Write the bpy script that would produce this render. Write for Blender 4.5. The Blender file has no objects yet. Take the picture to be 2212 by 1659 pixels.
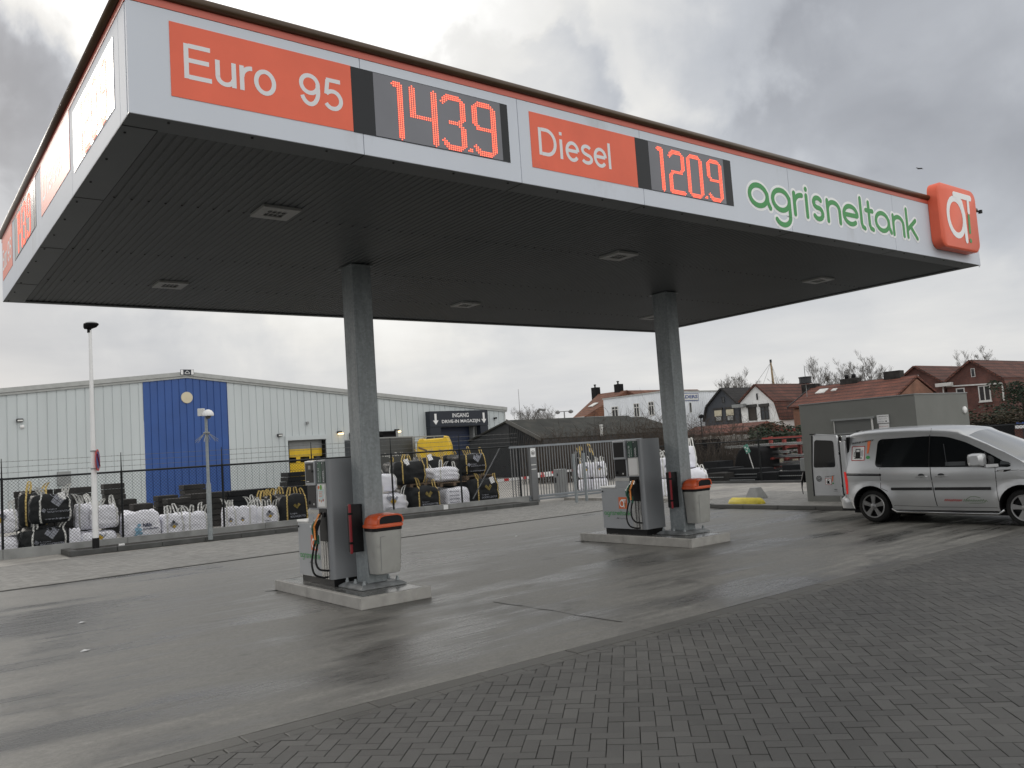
import bpy, bmesh, math, random
from math import sin, cos, pi, radians, sqrt, atan2
from mathutils import Vector, Matrix
from mathutils.geometry import delaunay_2d_cdt
V = Vector
S = bpy.context.scene
COL = S.collection

# ------------------------------------------------------------------ camera
EYE = V((0, 0, 1.85)); FPX = 1800.0; CX, CY = 1106.0, 829.5
_roll, _pitch, _th = radians(3.87), radians(4.553), radians(52.45)
FW = V((cos(_th) * cos(_pitch), sin(_th) * cos(_pitch), sin(_pitch)))
_r0 = V((sin(_th), -cos(_th), 0)); _u0 = _r0.cross(FW)
RT = cos(_roll) * _r0 - sin(_roll) * _u0
UP = sin(_roll) * _r0 + cos(_roll) * _u0
cd = bpy.data.cameras.new('camera'); cam = bpy.data.objects.new('camera', cd); COL.objects.link(cam)
m = Matrix.Identity(4)
for i in range(3):
    m[i][0] = RT[i]; m[i][1] = UP[i]; m[i][2] = -FW[i]; m[i][3] = EYE[i]
cam.matrix_world = m
cd.sensor_fit = 'HORIZONTAL'; cd.sensor_width = 36; cd.lens = 36 * FPX / 2212
cd.clip_start = 0.05; cd.clip_end = 3000
S.camera = cam

# ------------------------------------------------------------------ light
SUN_A, SUN_E = radians(103), radians(24)
SD = V((cos(SUN_A) * cos(SUN_E), sin(SUN_A) * cos(SUN_E), sin(SUN_E)))
ld = bpy.data.lights.new('sun', 'SUN'); lo = bpy.data.objects.new('sun', ld); COL.objects.link(lo)
ld.energy = 1.0; ld.angle = radians(14); ld.color = (1.0, 0.94, 0.86)
lo.rotation_euler = (-SD).to_track_quat('-Z', 'Y').to_euler(); lo.location = (0, 20, 30)
S.view_settings.view_transform = 'Standard'; S.view_settings.look = 'None'
S.view_settings.exposure = 0; S.view_settings.gamma = 1
S.render.engine = 'CYCLES'
try:
    S.cycles.max_bounces = 8; S.cycles.transparent_max_bounces = 12
except Exception: pass

def ray(px, py): return FW + RT * ((px - CX) / FPX) - UP * ((py - CY) / FPX)
def onZ(p, z=0.0):
    v = ray(*p); return EYE + v * ((z - EYE.z) / v.z)
def onX(p, x):
    v = ray(*p); return EYE + v * (x / v.x)
def onY(p, y):
    v = ray(*p); return EYE + v * (y / v.y)
def onD(p, d):
    v = ray(*p); return EYE + v * (d / (v.x * cos(_th) + v.y * sin(_th)))
def onL(p, a, b):
    v = ray(*p); n = V((-(b[1] - a[1]), b[0] - a[0]))
    t = (n.x * a[0] + n.y * a[1]) / (n.x * v.x + n.y * v.y); return EYE + v * t
def K(x0, y0, x1, w):
    s = (x1 - x0) / w
    return lambda a, b: ((x0 + s * a) / 1.82278, (y0 + s * b) / 1.82278)
k1 = K(1050, 1750, 1750, 1659); k3 = K(2900, 1300, 4032, 1998); k4 = K(2300, 1400, 3000, 1382)
k5 = K(1480, 1550, 2200, 2172); k6 = K(2000, 1450, 2800, 2212); k7 = K(2700, 1350, 3400, 2212)
k8 = K(2700, 400, 4032, 2210); k9 = K(3500, 1400, 4032, 2206); k10 = K(2600, 1700, 3300, 2212)
kA = K(0, 1240, 900, 1493); kL = K(0, 1750, 800, 2212); kc = K(800, 1240, 1700, 1244); kv = K(3100, 1500, 4032, 2212)
kf = K(0, 0, 1400, 1787); kg = K(1300, 0, 2900, 2042); km = K(900, 1850, 1260, 2133); kn = K(1480, 1750, 2100, 2212)

# ------------------------------------------------------------------ world
W = bpy.data.worlds.new('World'); S.world = W; W.use_nodes = True
nt = W.node_tree; N = nt.nodes; L = nt.links
for n in list(N): N.remove(n)
out = N.new('ShaderNodeOutputWorld'); bg = N.new('ShaderNodeBackground'); bg.inputs['Strength'].default_value = 0.1
L.new(bg.outputs[0], out.inputs[0])
sky = N.new('ShaderNodeTexSky'); sky.sky_type = 'NISHITA'; sky.sun_disc = False
sky.sun_elevation = SUN_E; sky.sun_rotation = radians(90) - SUN_A; sky.air_density = 1.5; sky.dust_density = 3
tc = N.new('ShaderNodeTexCoord')
def mth(op, a, b=None, c=None, clamp=False):
    n = N.new('ShaderNodeMath'); n.operation = op; n.use_clamp = clamp
    for i, q in enumerate((a, b, c)):
        if q is None: continue
        if isinstance(q, (int, float)): n.inputs[i].default_value = q
        else: L.new(q, n.inputs[i])
    return n.outputs[0]
sep = N.new('ShaderNodeSeparateXYZ'); L.new(tc.outputs['Generated'], sep.inputs[0])
zc = mth('MAXIMUM', sep.outputs[2], 0.0)
den = mth('ADD', zc, 0.22)
comb = N.new('ShaderNodeCombineXYZ')
L.new(mth('DIVIDE', sep.outputs[0], den), comb.inputs[0]); L.new(mth('DIVIDE', sep.outputs[1], den), comb.inputs[1])
def noise(vec, scale, det, rough=.5, dist=0.0, off=0.0):
    n = N.new('ShaderNodeTexNoise'); n.inputs['Scale'].default_value = scale; n.inputs['Detail'].default_value = det
    n.inputs['Roughness'].default_value = rough; n.inputs['Distortion'].default_value = dist
    a = N.new('ShaderNodeVectorMath'); a.operation = 'ADD'; a.inputs[1].default_value = (off, off * .7, off * .3)
    L.new(vec, a.inputs[0]); L.new(a.outputs[0], n.inputs['Vector']); return n
n1 = noise(comb.outputs[0], 1.05, 6, .49, .3, 3.1); n2 = noise(tc.outputs['Generated'], 7.0, 6, .55, .2, 1.7)
# warp direction so that the cloud masses get ragged edges
wv = N.new('ShaderNodeVectorMath'); wv.operation = 'SUBTRACT'; L.new(n2.outputs['Color'], wv.inputs[0]); wv.inputs[1].default_value = (.5, .5, .5)
ws = N.new('ShaderNodeVectorMath'); ws.operation = 'SCALE'; L.new(wv.outputs[0], ws.inputs[0]); ws.inputs['Scale'].default_value = .30
wa = N.new('ShaderNodeVectorMath'); wa.operation = 'ADD'; L.new(tc.outputs['Generated'], wa.inputs[0]); L.new(ws.outputs[0], wa.inputs[1])
wn = N.new('ShaderNodeVectorMath'); wn.operation = 'NORMALIZE'; L.new(wa.outputs[0], wn.inputs[0])
bright = mth('MULTIPLY_ADD', n1.outputs['Fac'], 0.62, 0.33)
def blob(p, rad, amt, soft=.6, d=None):
    global bright
    dv = (d or ray(*p)).normalized()
    dp = N.new('ShaderNodeVectorMath'); dp.operation = 'DOT_PRODUCT'; L.new(wn.outputs[0], dp.inputs[0]); dp.inputs[1].default_value = dv
    mr = N.new('ShaderNodeMapRange'); mr.interpolation_type = 'SMOOTHSTEP'
    L.new(dp.outputs['Value'], mr.inputs[0]); mr.inputs[1].default_value = cos(radians(rad)); mr.inputs[2].default_value = cos(radians(rad * (1 - soft)))
    bright = mth('MULTIPLY_ADD', mr.outputs[0], amt, bright)
blob((700, 60), 25, .55, .9); blob((60, 20), 5, .35, .8); blob((330, 10), 8, .3)
blob((1130, 150), 7, -.19, .35); blob((1210, 215), 4.2, -.12, .4); blob((1010, 130), 3.6, -.12, .5)
blob((90, 150), 7.5, -.28, .5); blob((40, 250), 7, -.14, .5)
blob((1900, 150), 14, -.13, .8); blob((1800, 270), 6, -.06, .7); blob((2150, 330), 8, -.07, .8); blob((1560, 60), 6, .12, .7); blob((1450, 250), 5, .08)
blob((450, 720), 6, -.10, .6); blob((900, 740), 5, .10, .7); blob((130, 740), 7, -.09, .7); blob((2000, 640), 6, .08)
blob(None, 22, .10, .9, SD)
blob(None, 88, .85, .95, V((.10, -.85, .42)))
# calmer and lighter towards the horizon
hz = N.new('ShaderNodeMapRange'); hz.interpolation_type = 'SMOOTHSTEP'; L.new(sep.outputs[2], hz.inputs[0])
hz.inputs[1].default_value = -0.05; hz.inputs[2].default_value = 0.27
strv = N.new('ShaderNodeMapping'); strv.inputs['Scale'].default_value = (1, 1, 7); L.new(tc.outputs['Generated'], strv.inputs[0])
n3 = noise(strv.outputs[0], 3.5, 6, .55, .2, 5.0)
low = mth('MULTIPLY_ADD', n3.outputs['Fac'], 0.44, 0.58)
mxf = N.new('ShaderNodeMix'); mxf.data_type = 'FLOAT'; L.new(hz.outputs[0], mxf.inputs[0]); L.new(low, mxf.inputs[2]); L.new(bright, mxf.inputs[3])
bcl = mth('MAXIMUM', mxf.outputs[0], 0.36)
cr = N.new('ShaderNodeValToRGB'); L.new(bcl, cr.inputs[0])
e = cr.color_ramp.elements; e[0].position = .25; e[0].color = (.86, .895, 1, 1); e[1].position = .85; e[1].color = (1, .99, .965, 1)
e2 = cr.color_ramp.elements.new(.6); e2.color = (.90, .935, 1.0, 1)
sc = N.new('ShaderNodeVectorMath'); sc.operation = 'SCALE'; L.new(cr.outputs[0], sc.inputs[0]); L.new(mth('MULTIPLY', bcl, 10.0), sc.inputs['Scale'])
mixc = N.new('ShaderNodeMix'); mixc.data_type = 'RGBA'; mixc.inputs[0].default_value = .95
L.new(sky.outputs[0], mixc.inputs[6]); L.new(sc.outputs[0], mixc.inputs[7]); L.new(mixc.outputs[2], bg.inputs['Color'])

# ------------------------------------------------------------------ materials
def mat(name, col, rough=.55, metal=0.0, var=.08, vs=3.0, bump=0.0, bs=60.0, rvar=.0, emit=None, spec=.5, coat=0.0, island=0.0, stretch=None, dirt=None):
    M = bpy.data.materials.new(name); M.use_nodes = True
    t = M.node_tree; n = t.nodes; l = t.links; p = n['Principled BSDF']
    p.inputs['Roughness'].default_value = rough; p.inputs['Metallic'].default_value = metal
    p.inputs['Specular IOR Level'].default_value = spec; p.inputs['Coat Weight'].default_value = coat
    c = n.new('ShaderNodeTexCoord'); mp = n.new('ShaderNodeMapping'); l.new(c.outputs['Object'], mp.inputs[0])
    if stretch: mp.inputs['Scale'].default_value = stretch
    nz = n.new('ShaderNodeTexNoise'); nz.inputs['Scale'].default_value = vs; nz.inputs['Detail'].default_value = 5; l.new(mp.outputs[0], nz.inputs['Vector'])
    mr = n.new('ShaderNodeMapRange'); l.new(nz.outputs['Fac'], mr.inputs[0]); mr.inputs[1].default_value = .25; mr.inputs[2].default_value = .75
    mr.inputs[3].default_value = 1 - var * 2; mr.inputs[4].default_value = 1 + var
    vm = n.new('ShaderNodeVectorMath'); vm.operation = 'SCALE'; vm.inputs[0].default_value = col[:3]; l.new(mr.outputs[0], vm.inputs['Scale'])
    cur = vm.outputs[0]
    if island:
        g = n.new('ShaderNodeNewGeometry'); r2 = n.new('ShaderNodeMapRange'); l.new(g.outputs['Random Per Island'], r2.inputs[0])
        r2.inputs[3].default_value = 1 - island; r2.inputs[4].default_value = 1 + island
        v2 = n.new('ShaderNodeVectorMath'); v2.operation = 'SCALE'; l.new(cur, v2.inputs[0]); l.new(r2.outputs[0], v2.inputs['Scale']); cur = v2.outputs[0]
    if dirt:
        dcol, dsc, lo_, hi_ = dirt
        dn = n.new('ShaderNodeTexNoise'); dn.inputs['Scale'].default_value = dsc; dn.inputs['Detail'].default_value = 8; dn.inputs['Roughness'].default_value = .65; l.new(mp.outputs[0], dn.inputs['Vector'])
        dr = n.new('ShaderNodeMapRange'); l.new(dn.outputs['Fac'], dr.inputs[0]); dr.inputs[1].default_value = lo_; dr.inputs[2].default_value = hi_
        mx = n.new('ShaderNodeMix'); mx.data_type = 'RGBA'; l.new(dr.outputs[0], mx.inputs[0]); l.new(cur, mx.inputs[6]); mx.inputs[7].default_value = (*dcol, 1); cur = mx.outputs[2]
    l.new(cur, p.inputs['Base Color'])
    if rvar:
        r = n.new('ShaderNodeMapRange'); l.new(nz.outputs['Fac'], r.inputs[0]); r.inputs[1].default_value = .3; r.inputs[2].default_value = .7
        r.inputs[3].default_value = max(.04, rough - rvar); r.inputs[4].default_value = rough + rvar; l.new(r.outputs[0], p.inputs['Roughness'])
    if bump:
        bn = n.new('ShaderNodeTexNoise'); bn.inputs['Scale'].default_value = bs; bn.inputs['Detail'].default_value = 4; l.new(c.outputs['Object'], bn.inputs['Vector'])
        b = n.new('ShaderNodeBump'); b.inputs['Strength'].default_value = bump; b.inputs['Distance'].default_value = .02; l.new(bn.outputs['Fac'], b.inputs['Height']); l.new(b.outputs[0], p.inputs['Normal'])
    if emit:
        p.inputs['Emission Color'].default_value = (*emit[0], 1); p.inputs['Emission Strength'].default_value = emit[1]
    return M

def brickmat(name, c1, c2, mortar, w=.22, h=.065, rough=.85, mort=.012, tile=False, bump=.5, moss=None):
    M = bpy.data.materials.new(name); M.use_nodes = True
    t = M.node_tree; n = t.nodes; l = t.links; p = n['Principled BSDF']; p.inputs['Roughness'].default_value = rough
    c = n.new('ShaderNodeTexCoord'); s = n.new('ShaderNodeSeparateXYZ'); l.new(c.outputs['Object'], s.inputs[0])
    a = n.new('ShaderNodeMath'); a.operation = 'ADD'; l.new(s.outputs[0], a.inputs[0]); l.new(s.outputs[1], a.inputs[1])
    cb = n.new('ShaderNodeCombineXYZ'); l.new(a.outputs[0], cb.inputs[0]); l.new(s.outputs[2], cb.inputs[1])
    b = n.new('ShaderNodeTexBrick'); l.new(cb.outputs[0], b.inputs['Vector'])
    b.inputs['Color1'].default_value = (*c1, 1); b.inputs['Color2'].default_value = (*c2, 1); b.inputs['Mortar'].default_value = (*mortar, 1)
    b.inputs['Scale'].default_value = 1; b.inputs['Brick Width'].default_value = w; b.inputs['Row Height'].default_value = h; b.inputs['Mortar Size'].default_value = mort
    b.inputs['Mortar Smooth'].default_value = .2
    nz = n.new('ShaderNodeTexNoise'); nz.inputs['Scale'].default_value = .8; nz.inputs['Detail'].default_value = 8; nz.inputs['Roughness'].default_value = .7; l.new(c.outputs['Object'], nz.inputs['Vector'])
    mr = n.new('ShaderNodeMapRange'); l.new(nz.outputs['Fac'], mr.inputs[0]); mr.inputs[1].default_value = .3; mr.inputs[2].default_value = .7; mr.inputs[3].default_value = .55; mr.inputs[4].default_value = 1.3
    v = n.new('ShaderNodeVectorMath'); v.operation = 'SCALE'; l.new(b.outputs['Color'], v.inputs[0]); l.new(mr.outputs[0], v.inputs['Scale']); l.new(v.outputs[0], p.inputs['Base Color'])
    bp = n.new('ShaderNodeBump'); bp.inputs['Strength'].default_value = bump; bp.inputs['Distance'].default_value = .03; bp.invert = True; l.new(b.outputs['Fac'], bp.inputs['Height']); l.new(bp.outputs[0], p.inputs['Normal'])
    return M

def concrete_wet(name, base, wet, stretch, rough0, rough1, fine=.05):
    M = bpy.data.materials.new(name); M.use_nodes = True
    t = M.node_tree; n = t.nodes; l = t.links; p = n['Principled BSDF']
    c = n.new('ShaderNodeTexCoord')
    def nz(scale, det, st, rough=.55, dist=0, off=(0, 0, 0)):
        mp = n.new('ShaderNodeMapping'); mp.inputs['Scale'].default_value = st; mp.inputs['Location'].default_value = off; l.new(c.outputs['Object'], mp.inputs[0])
        q = n.new('ShaderNodeTexNoise'); q.inputs['Scale'].default_value = scale; q.inputs['Detail'].default_value = det; q.inputs['Roughness'].default_value = rough; q.inputs['Distortion'].default_value = dist
        l.new(mp.outputs[0], q.inputs['Vector']); return q.outputs['Fac']
    def mr(x, a, b, c_, d, smooth=False):
        q = n.new('ShaderNodeMapRange'); l.new(x, q.inputs[0]); q.inputs[1].default_value = a; q.inputs[2].default_value = b; q.inputs[3].default_value = c_; q.inputs[4].default_value = d
        if smooth: q.interpolation_type = 'SMOOTHSTEP'
        return q.outputs[0]
    def mu(a, b, op='MULTIPLY'):
        q = n.new('ShaderNodeMath'); q.operation = op
        for i, z in enumerate((a, b)):
            if isinstance(z, float): q.inputs[i].default_value = z
            else: l.new(z, q.inputs[i])
        return q.outputs[0]
    st1 = nz(1.0, 6, (stretch[0], stretch[1], 1), .62, .1)
    st2 = nz(1.0, 5, (stretch[0] * 3.5, stretch[1] * 4, 1), .6, 0, (7, 3, 0))
    patch = nz(.30, 6, (1, 1.4, 1), .6, .4, (3.3, 1.2, 0))
    fineN = nz(140, 3, (1, 1, 1), .7)
    broom = nz(1.0, 5, (1.3, 22, 1), .75, .1, (3, 5, 0)); blot = nz(1.7, 4, (1, 1, 1), .55, .6, (9, 4, 0)); grit = nz(38, 4, (.7, 1.2, 1), .75, 0, (1, 8, 0))
    spots = nz(9, 6, (1, 1, 1), .75, 0, (2, 2, 0))
    wetf = mr(mu(mu(mr(st1, .36, .64, 0, 1), .45), mu(mr(patch, .34, .66, 0, 1), .75), 'ADD'), .50, 1.0, 0, 1, True)
    mx = n.new('ShaderNodeMix'); mx.data_type = 'RGBA'; l.new(wetf, mx.inputs[0]); mx.inputs[6].default_value = (*base, 1); mx.inputs[7].default_value = (*wet, 1)
    tot = mu(mu(mu(mr(broom, .38, .62, .80, 1.20), mr(grit, .36, .64, .80, 1.20)), mr(blot, .60, .72, 1, .72, True)), mu(mu(mr(st2, .3, .7, .74, 1.26), mr(fineN, .3, .7, 1 - fine * 4, 1 + fine * 4)), mr(spots, .3, .7, .90, 1.10)))
    sc = n.new('ShaderNodeVectorMath'); sc.operation = 'SCALE'; l.new(mx.outputs[2], sc.inputs[0]); l.new(tot, sc.inputs['Scale']); l.new(sc.outputs[0], p.inputs['Base Color'])
    rr = mu(mr(wetf, 0, 1, rough0, rough1), mu(mr(st2, .3, .7, -.08, .08), mr(broom, .38, .62, -.08, .08), 'ADD'), 'ADD')
    l.new(rr, p.inputs['Roughness'])
    b = n.new('ShaderNodeBump'); b.inputs['Strength'].default_value = .35; b.inputs['Distance'].default_value = .004; l.new(mu(fineN, grit, 'ADD'), b.inputs['Height']); l.new(b.outputs[0], p.inputs['Normal'])
    return M

M = {}
M['slab'] = concrete_wet('wet_concrete', (.150, .146, .135), (.045, .044, .041), (.20, 1.9), .52, .26)
M['yard'] = concrete_wet('yard_concrete', (.30, .285, .26), (.20, .19, .175), (.3, .5), .7, .55)
M['far'] = mat('far_ground', (.12, .12, .10), .9, var=.3, vs=.2)
M['paver'] = mat('paver', (.086, .085, .081), .55, var=.24, vs=.55, bump=.6, bs=260, rvar=.14, island=.17)
M['paver2'] = mat('paver_dry', (.20, .195, .182), .62, var=.10, vs=.5, island=.16, rvar=.1)
M['joint'] = mat('joint', (.025, .025, .024), .8, var=.2, vs=10)
M['kerb'] = mat('kerb', (.088, .086, .080), .55, var=.15, vs=2, bump=.3, bs=80, island=.12, rvar=.1)
M['kerb_d'] = mat('kerb_dark', (.07, .072, .07), .6, var=.2, vs=3, bump=.3, island=.1)
M['conc'] = mat('precast_concrete', (.27, .275, .27), .65, var=.12, vs=2.5, bump=.25, bs=50, dirt=((.12, .12, .115), 1.6, .5, .85))
M['island'] = mat('island_concrete', (.36, .35, .33), .6, var=.1, vs=5, bump=.2, dirt=((.16, .155, .14), 3.0, .5, .85))
M['islandtop'] = mat('island_wet_top', (.12, .12, .115), .22, var=.2, vs=4, rvar=.12)
M['soil'] = mat('soil', (.055, .05, .045), .9, var=.4, vs=30, bump=1, bs=60)
M['fascia'] = mat('fascia_panel', (.66, .70, .77), .6, var=.04, vs=.6, spec=.15, stretch=(1, 1, .35), dirt=((.42, .43, .43), 1.4, .60, .95))
M['seam'] = mat('seam', (.05, .05, .05), .7, spec=.22)
M['orange'] = mat('sign_orange', (.84, .155, .085), .42, var=.04, spec=.3, dirt=((.5, .14, .09), 1.2, .6, .95))
M['trim'] = mat('trim_salmon', (.62, .13, .085), .4, var=.04)
M['trimtop'] = mat('trim_top', (.085, .05, .025), .35, var=.15, vs=3)
M['lettering'] = mat('lettering', (.74, .75, .77), .45, var=.01)
M['white'] = mat('white_paint', (.80, .80, .80), .45, var=.03)
M['halo'] = mat('halo_white', (.90, .91, .92), .45, var=.0)
M['green'] = mat('logo_green', (.045, .30, .075), .45, var=.02)
M['screen'] = mat('display_pane', (.16, .165, .19), .22, var=.1, vs=1.2)
M['scrframe'] = mat('display_frame', (.018, .02, .024), .3, var=.05, spec=.22)
M['led'] = mat('led', (.6, .05, .03), .4, var=0, emit=((1, .11, .05), 1.5))
M['ledcore'] = mat('led_core', (.6, .2, .03), .4, var=0, emit=((1, .40, .26), 1.8))
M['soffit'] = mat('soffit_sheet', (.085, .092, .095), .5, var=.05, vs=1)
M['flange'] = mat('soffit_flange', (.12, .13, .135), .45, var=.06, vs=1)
M['rivet'] = mat('rivet', (.03, .03, .03), .6)
M['lampframe'] = mat('lamp_frame', (.72, .72, .70), .5)
M['clframe'] = mat('canopy_lamp_frame', (.42, .42, .41), .5)
M['lampglass'] = mat('lamp_glass', (.10, .10, .10), .2, spec=.7)
M['silver'] = mat('pump_silver', (.36, .375, .395), .34, metal=.25, var=.03)
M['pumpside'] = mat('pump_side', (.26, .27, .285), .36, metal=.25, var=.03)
M['steel'] = mat('stainless', (.48, .48, .47), .25, metal=.9, var=.06, stretch=(20, 20, 1))
M['shelf'] = mat('shelf_white', (.88, .88, .86), .25, var=.02)
M['black'] = mat('black_plastic', (.012, .012, .013), .35, var=.1, spec=.22)
M['blackm'] = mat('black_matt', (.010, .010, .011), .65, var=.1, spec=.12)
M['rubber'] = mat('hose_rubber', (.010, .010, .011), .45, spec=.22)
M['pgreen'] = mat('panel_green', (.012, .075, .04), .35, var=.03)
M['pgreen2'] = mat('panel_dark_green', (.008, .03, .025), .35, var=.03)
M['ngreen'] = mat('nozzle_green', (.01, .10, .06), .4)
M['norange'] = mat('nozzle_orange', (.85, .30, .05), .4)
M['redp'] = mat('red_plastic', (.24, .010, .018), .4, var=.06)
M['binorange'] = mat('bin_orange', (.62, .10, .03), .38, var=.05, vs=6)
M['bingrey'] = mat('bin_grey', (.36, .36, .34), .5, var=.05, vs=6, bump=.08, bs=40, dirt=((.2, .19, .17), 5, .55, .9))
M['wallgrey'] = mat('cladding_grey', (.52, .56, .57), .45, var=.04, vs=.8, stretch=(1, 1, .2))
M['wallwhite'] = mat('cladding_white', (.80, .83, .87), .5, var=.04, vs=.8, stretch=(1, 1, .2))
M['blue'] = mat('cladding_blue', (.024, .082, .29), .38, var=.06, vs=.7)
M['edge'] = mat('roof_edge', (.40, .41, .40), .5, var=.08)
M['cream'] = mat('cream_disc', (.62, .55, .40), .5, var=.03)
M['yellow'] = mat('yellow_paint', (.72, .47, .02), .42, var=.06, vs=3)
M['yellowk'] = mat('yellow_kerb', (.62, .50, .04), .5, var=.12, vs=5, dirt=((.35, .28, .05), 6, .6, .9))
M['navy'] = mat('navy', (.010, .015, .026), .45, var=.04)
M['navydoor'] = mat('roller_blue', (.02, .032, .075), .45, var=.04)
M['dark'] = mat('dark_grey', (.045, .047, .05), .5, var=.1, spec=.22)
M['tarp'] = mat('trailer_tarp', (.055, .06, .062), .5, var=.08, vs=1.5)
M['mgrey'] = mat('mid_grey', (.25, .26, .26), .5, var=.08)
M['fence'] = mat('fence_black', (.010, .012, .013), .4, var=.1, spec=.22)
M['wire'] = mat('fence_wire', (.015, .018, .02), .5, spec=.2)
M['bwire'] = mat('barbed_wire', (.12, .12, .12), .5)
M['gate'] = mat('gate_steel', (.16, .165, .17), .45, metal=.2, var=.08)
M['gatebeam'] = mat('gate_beam', (.24, .26, .28), .4, metal=.3, var=.08)
M['bagw'] = mat('bag_white', (.86, .86, .92), .6, var=.06, vs=6, bump=1.0, bs=7, dirt=((.5, .48, .46), 4, .70, .98))
M['bagb'] = mat('bag_black', (.014, .015, .016), .5, var=.3, vs=5, bump=1.0, bs=7, spec=.25)
M['strapw'] = mat('strap_white', (.66, .66, .63), .6, var=.08, vs=20)
M['strapy'] = mat('strap_yellow', (.62, .45, .15), .6, var=.15, vs=20)
M['bagy'] = mat('print_yellow', (.50, .32, .03), .6)
M['baggr'] = mat('print_grey', (.26, .27, .31), .6)
M['bagdk'] = mat('print_dark', (.05, .055, .07), .6)
M['bagtxt'] = mat('print_text_dark', (.06, .07, .12), .6)
M['bagcyan'] = mat('print_cyan', (.25, .45, .60), .6)
M['olive'] = mat('print_olive', (.24, .18, .04), .6)
M['block'] = mat('block_stack', (.045, .043, .041), .8, var=.3, vs=2, island=.25, spec=.15)
M['blockb'] = mat('block_black', (.014, .015, .017), .7, var=.2, vs=2, island=.25, spec=.12)
M['wood'] = mat('pallet_wood', (.16, .11, .07), .8, var=.2, vs=5)
M['kiosk'] = mat('kiosk_render', (.175, .18, .168), .8, var=.05, vs=2, bump=.25, bs=110)
M['kioskdoor'] = mat('kiosk_door', (.12, .125, .12), .45, var=.04)
M['van'] = mat('van_silver', (.56, .57, .58), .28, metal=.6, var=.02, coat=.6, dirt=((.33, .32, .30), .8, .55, .95))
M['glass'] = mat('tinted_glass', (.006, .007, .008), .06, var=0, spec=.6)
M['wsglass'] = mat('windscreen_glass', (.035, .042, .042), .04, var=0, spec=.9, coat=1)
M['tyre'] = mat('tyre', (.012, .012, .012), .75, var=.1, spec=.22)
M['rim'] = mat('alloy_rim', (.36, .36, .36), .3, metal=.8, var=.08)
M['tail'] = mat('tail_lens', (.45, .01, .012), .2, spec=.7, emit=((1, .04, .03), .25))
M['chrome'] = mat('chrome', (.6, .6, .6), .15, metal=1, var=.03)
M['vdark'] = mat('van_plastic', (.02, .02, .021), .5, spec=.22)
M['stickred'] = mat('sticker_red', (.40, .03, .03), .5)
M['stickor'] = mat('sticker_orange', (.70, .15, .04), .5)
M['roofred'] = brickmat('roof_tile_red', (.20, .065, .040), (.145, .05, .034), (.05, .02, .015), .26, .30, mort=.035)
M['roofbrown'] = brickmat('roof_tile_brown', (.15, .052, .036), (.11, .042, .03), (.035, .018, .014), .30, .34, mort=.04)
M['rooforange'] = brickmat('roof_tile_orange', (.22, .095, .05), (.16, .065, .04), (.08, .04, .03), .26, .30, mort=.03)
M['roofdark'] = mat('roof_dark_sheet', (.032, .033, .028), .85, var=.35, vs=.8, dirt=((.06, .055, .045), 1.2, .5, .8))
M['roofblk'] = brickmat('roof_tile_black', (.035, .032, .032), (.025, .024, .024), (.012, .012, .012), .26, .30, mort=.03)
M['brick'] = brickmat('brick_red', (.155, .055, .040), (.11, .043, .036), (.13, .10, .09), .22, .065, mort=.008)
M['bricko'] = brickmat('brick_orange', (.25, .10, .06), (.20, .085, .05), (.18, .14, .11), .22, .065, mort=.008)
M['whitewall'] = mat('white_render', (.86, .86, .85), .7, var=.05, vs=1, dirt=((.5, .49, .45), 1.5, .6, .9))
M['greywall'] = mat('slate_render', (.060, .066, .078), .7, var=.08, vs=1)
M['frame'] = mat('window_frame', (.66, .66, .64), .5)
M['framed'] = mat('window_frame_dark', (.03, .027, .025), .5)
M['pane'] = mat('window_pane', (.05, .055, .06), .12, spec=.7, var=.2, vs=1)
M['blind'] = mat('cream_blind', (.62, .56, .42), .7)
M['shutter'] = mat('brown_shutter', (.045, .035, .028), .6)
M['beige'] = mat('beige_slabs', (.42, .38, .29), .75, var=.15, vs=1)
M['beigew'] = mat('pale_slabs', (.48, .47, .44), .75, var=.2, vs=1)
M['redsteel'] = mat('red_steel', (.30, .045, .035), .5, var=.1)
M['galv'] = None
M['bark'] = mat('bark', (.085, .075, .062), .9, var=.2)
M['twig'] = mat('twig', (.075, .058, .045), .9, var=.2)
M['twigd'] = mat('twig_far', (.10, .09, .078), .9, var=.2)
M['bush'] = mat('bush_twig', (.060, .045, .034), .9, var=.3)
M['leafdk'] = mat('evergreen', (.018, .035, .016), .7, var=.3, island=.5)
M['leafbr'] = mat('brown_leaf', (.05, .04, .022), .8, var=.3, island=.5)
M['mast'] = mat('mast_wood', (.30, .22, .13), .6)
M['crane'] = mat('crane_grey', (.2, .2, .2), .6)
M['warm'] = mat('lit_wall_lamp', (.8, .6, .3), .5, var=0, emit=((1, .74, .38), 3.0))
M['sblue'] = mat('sign_blue', (.03, .07, .25), .45)
M['sred'] = mat('sign_red', (.50, .03, .03), .45)
M['stgreen'] = mat('sticker_teal', (.10, .32, .24), .5)
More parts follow.
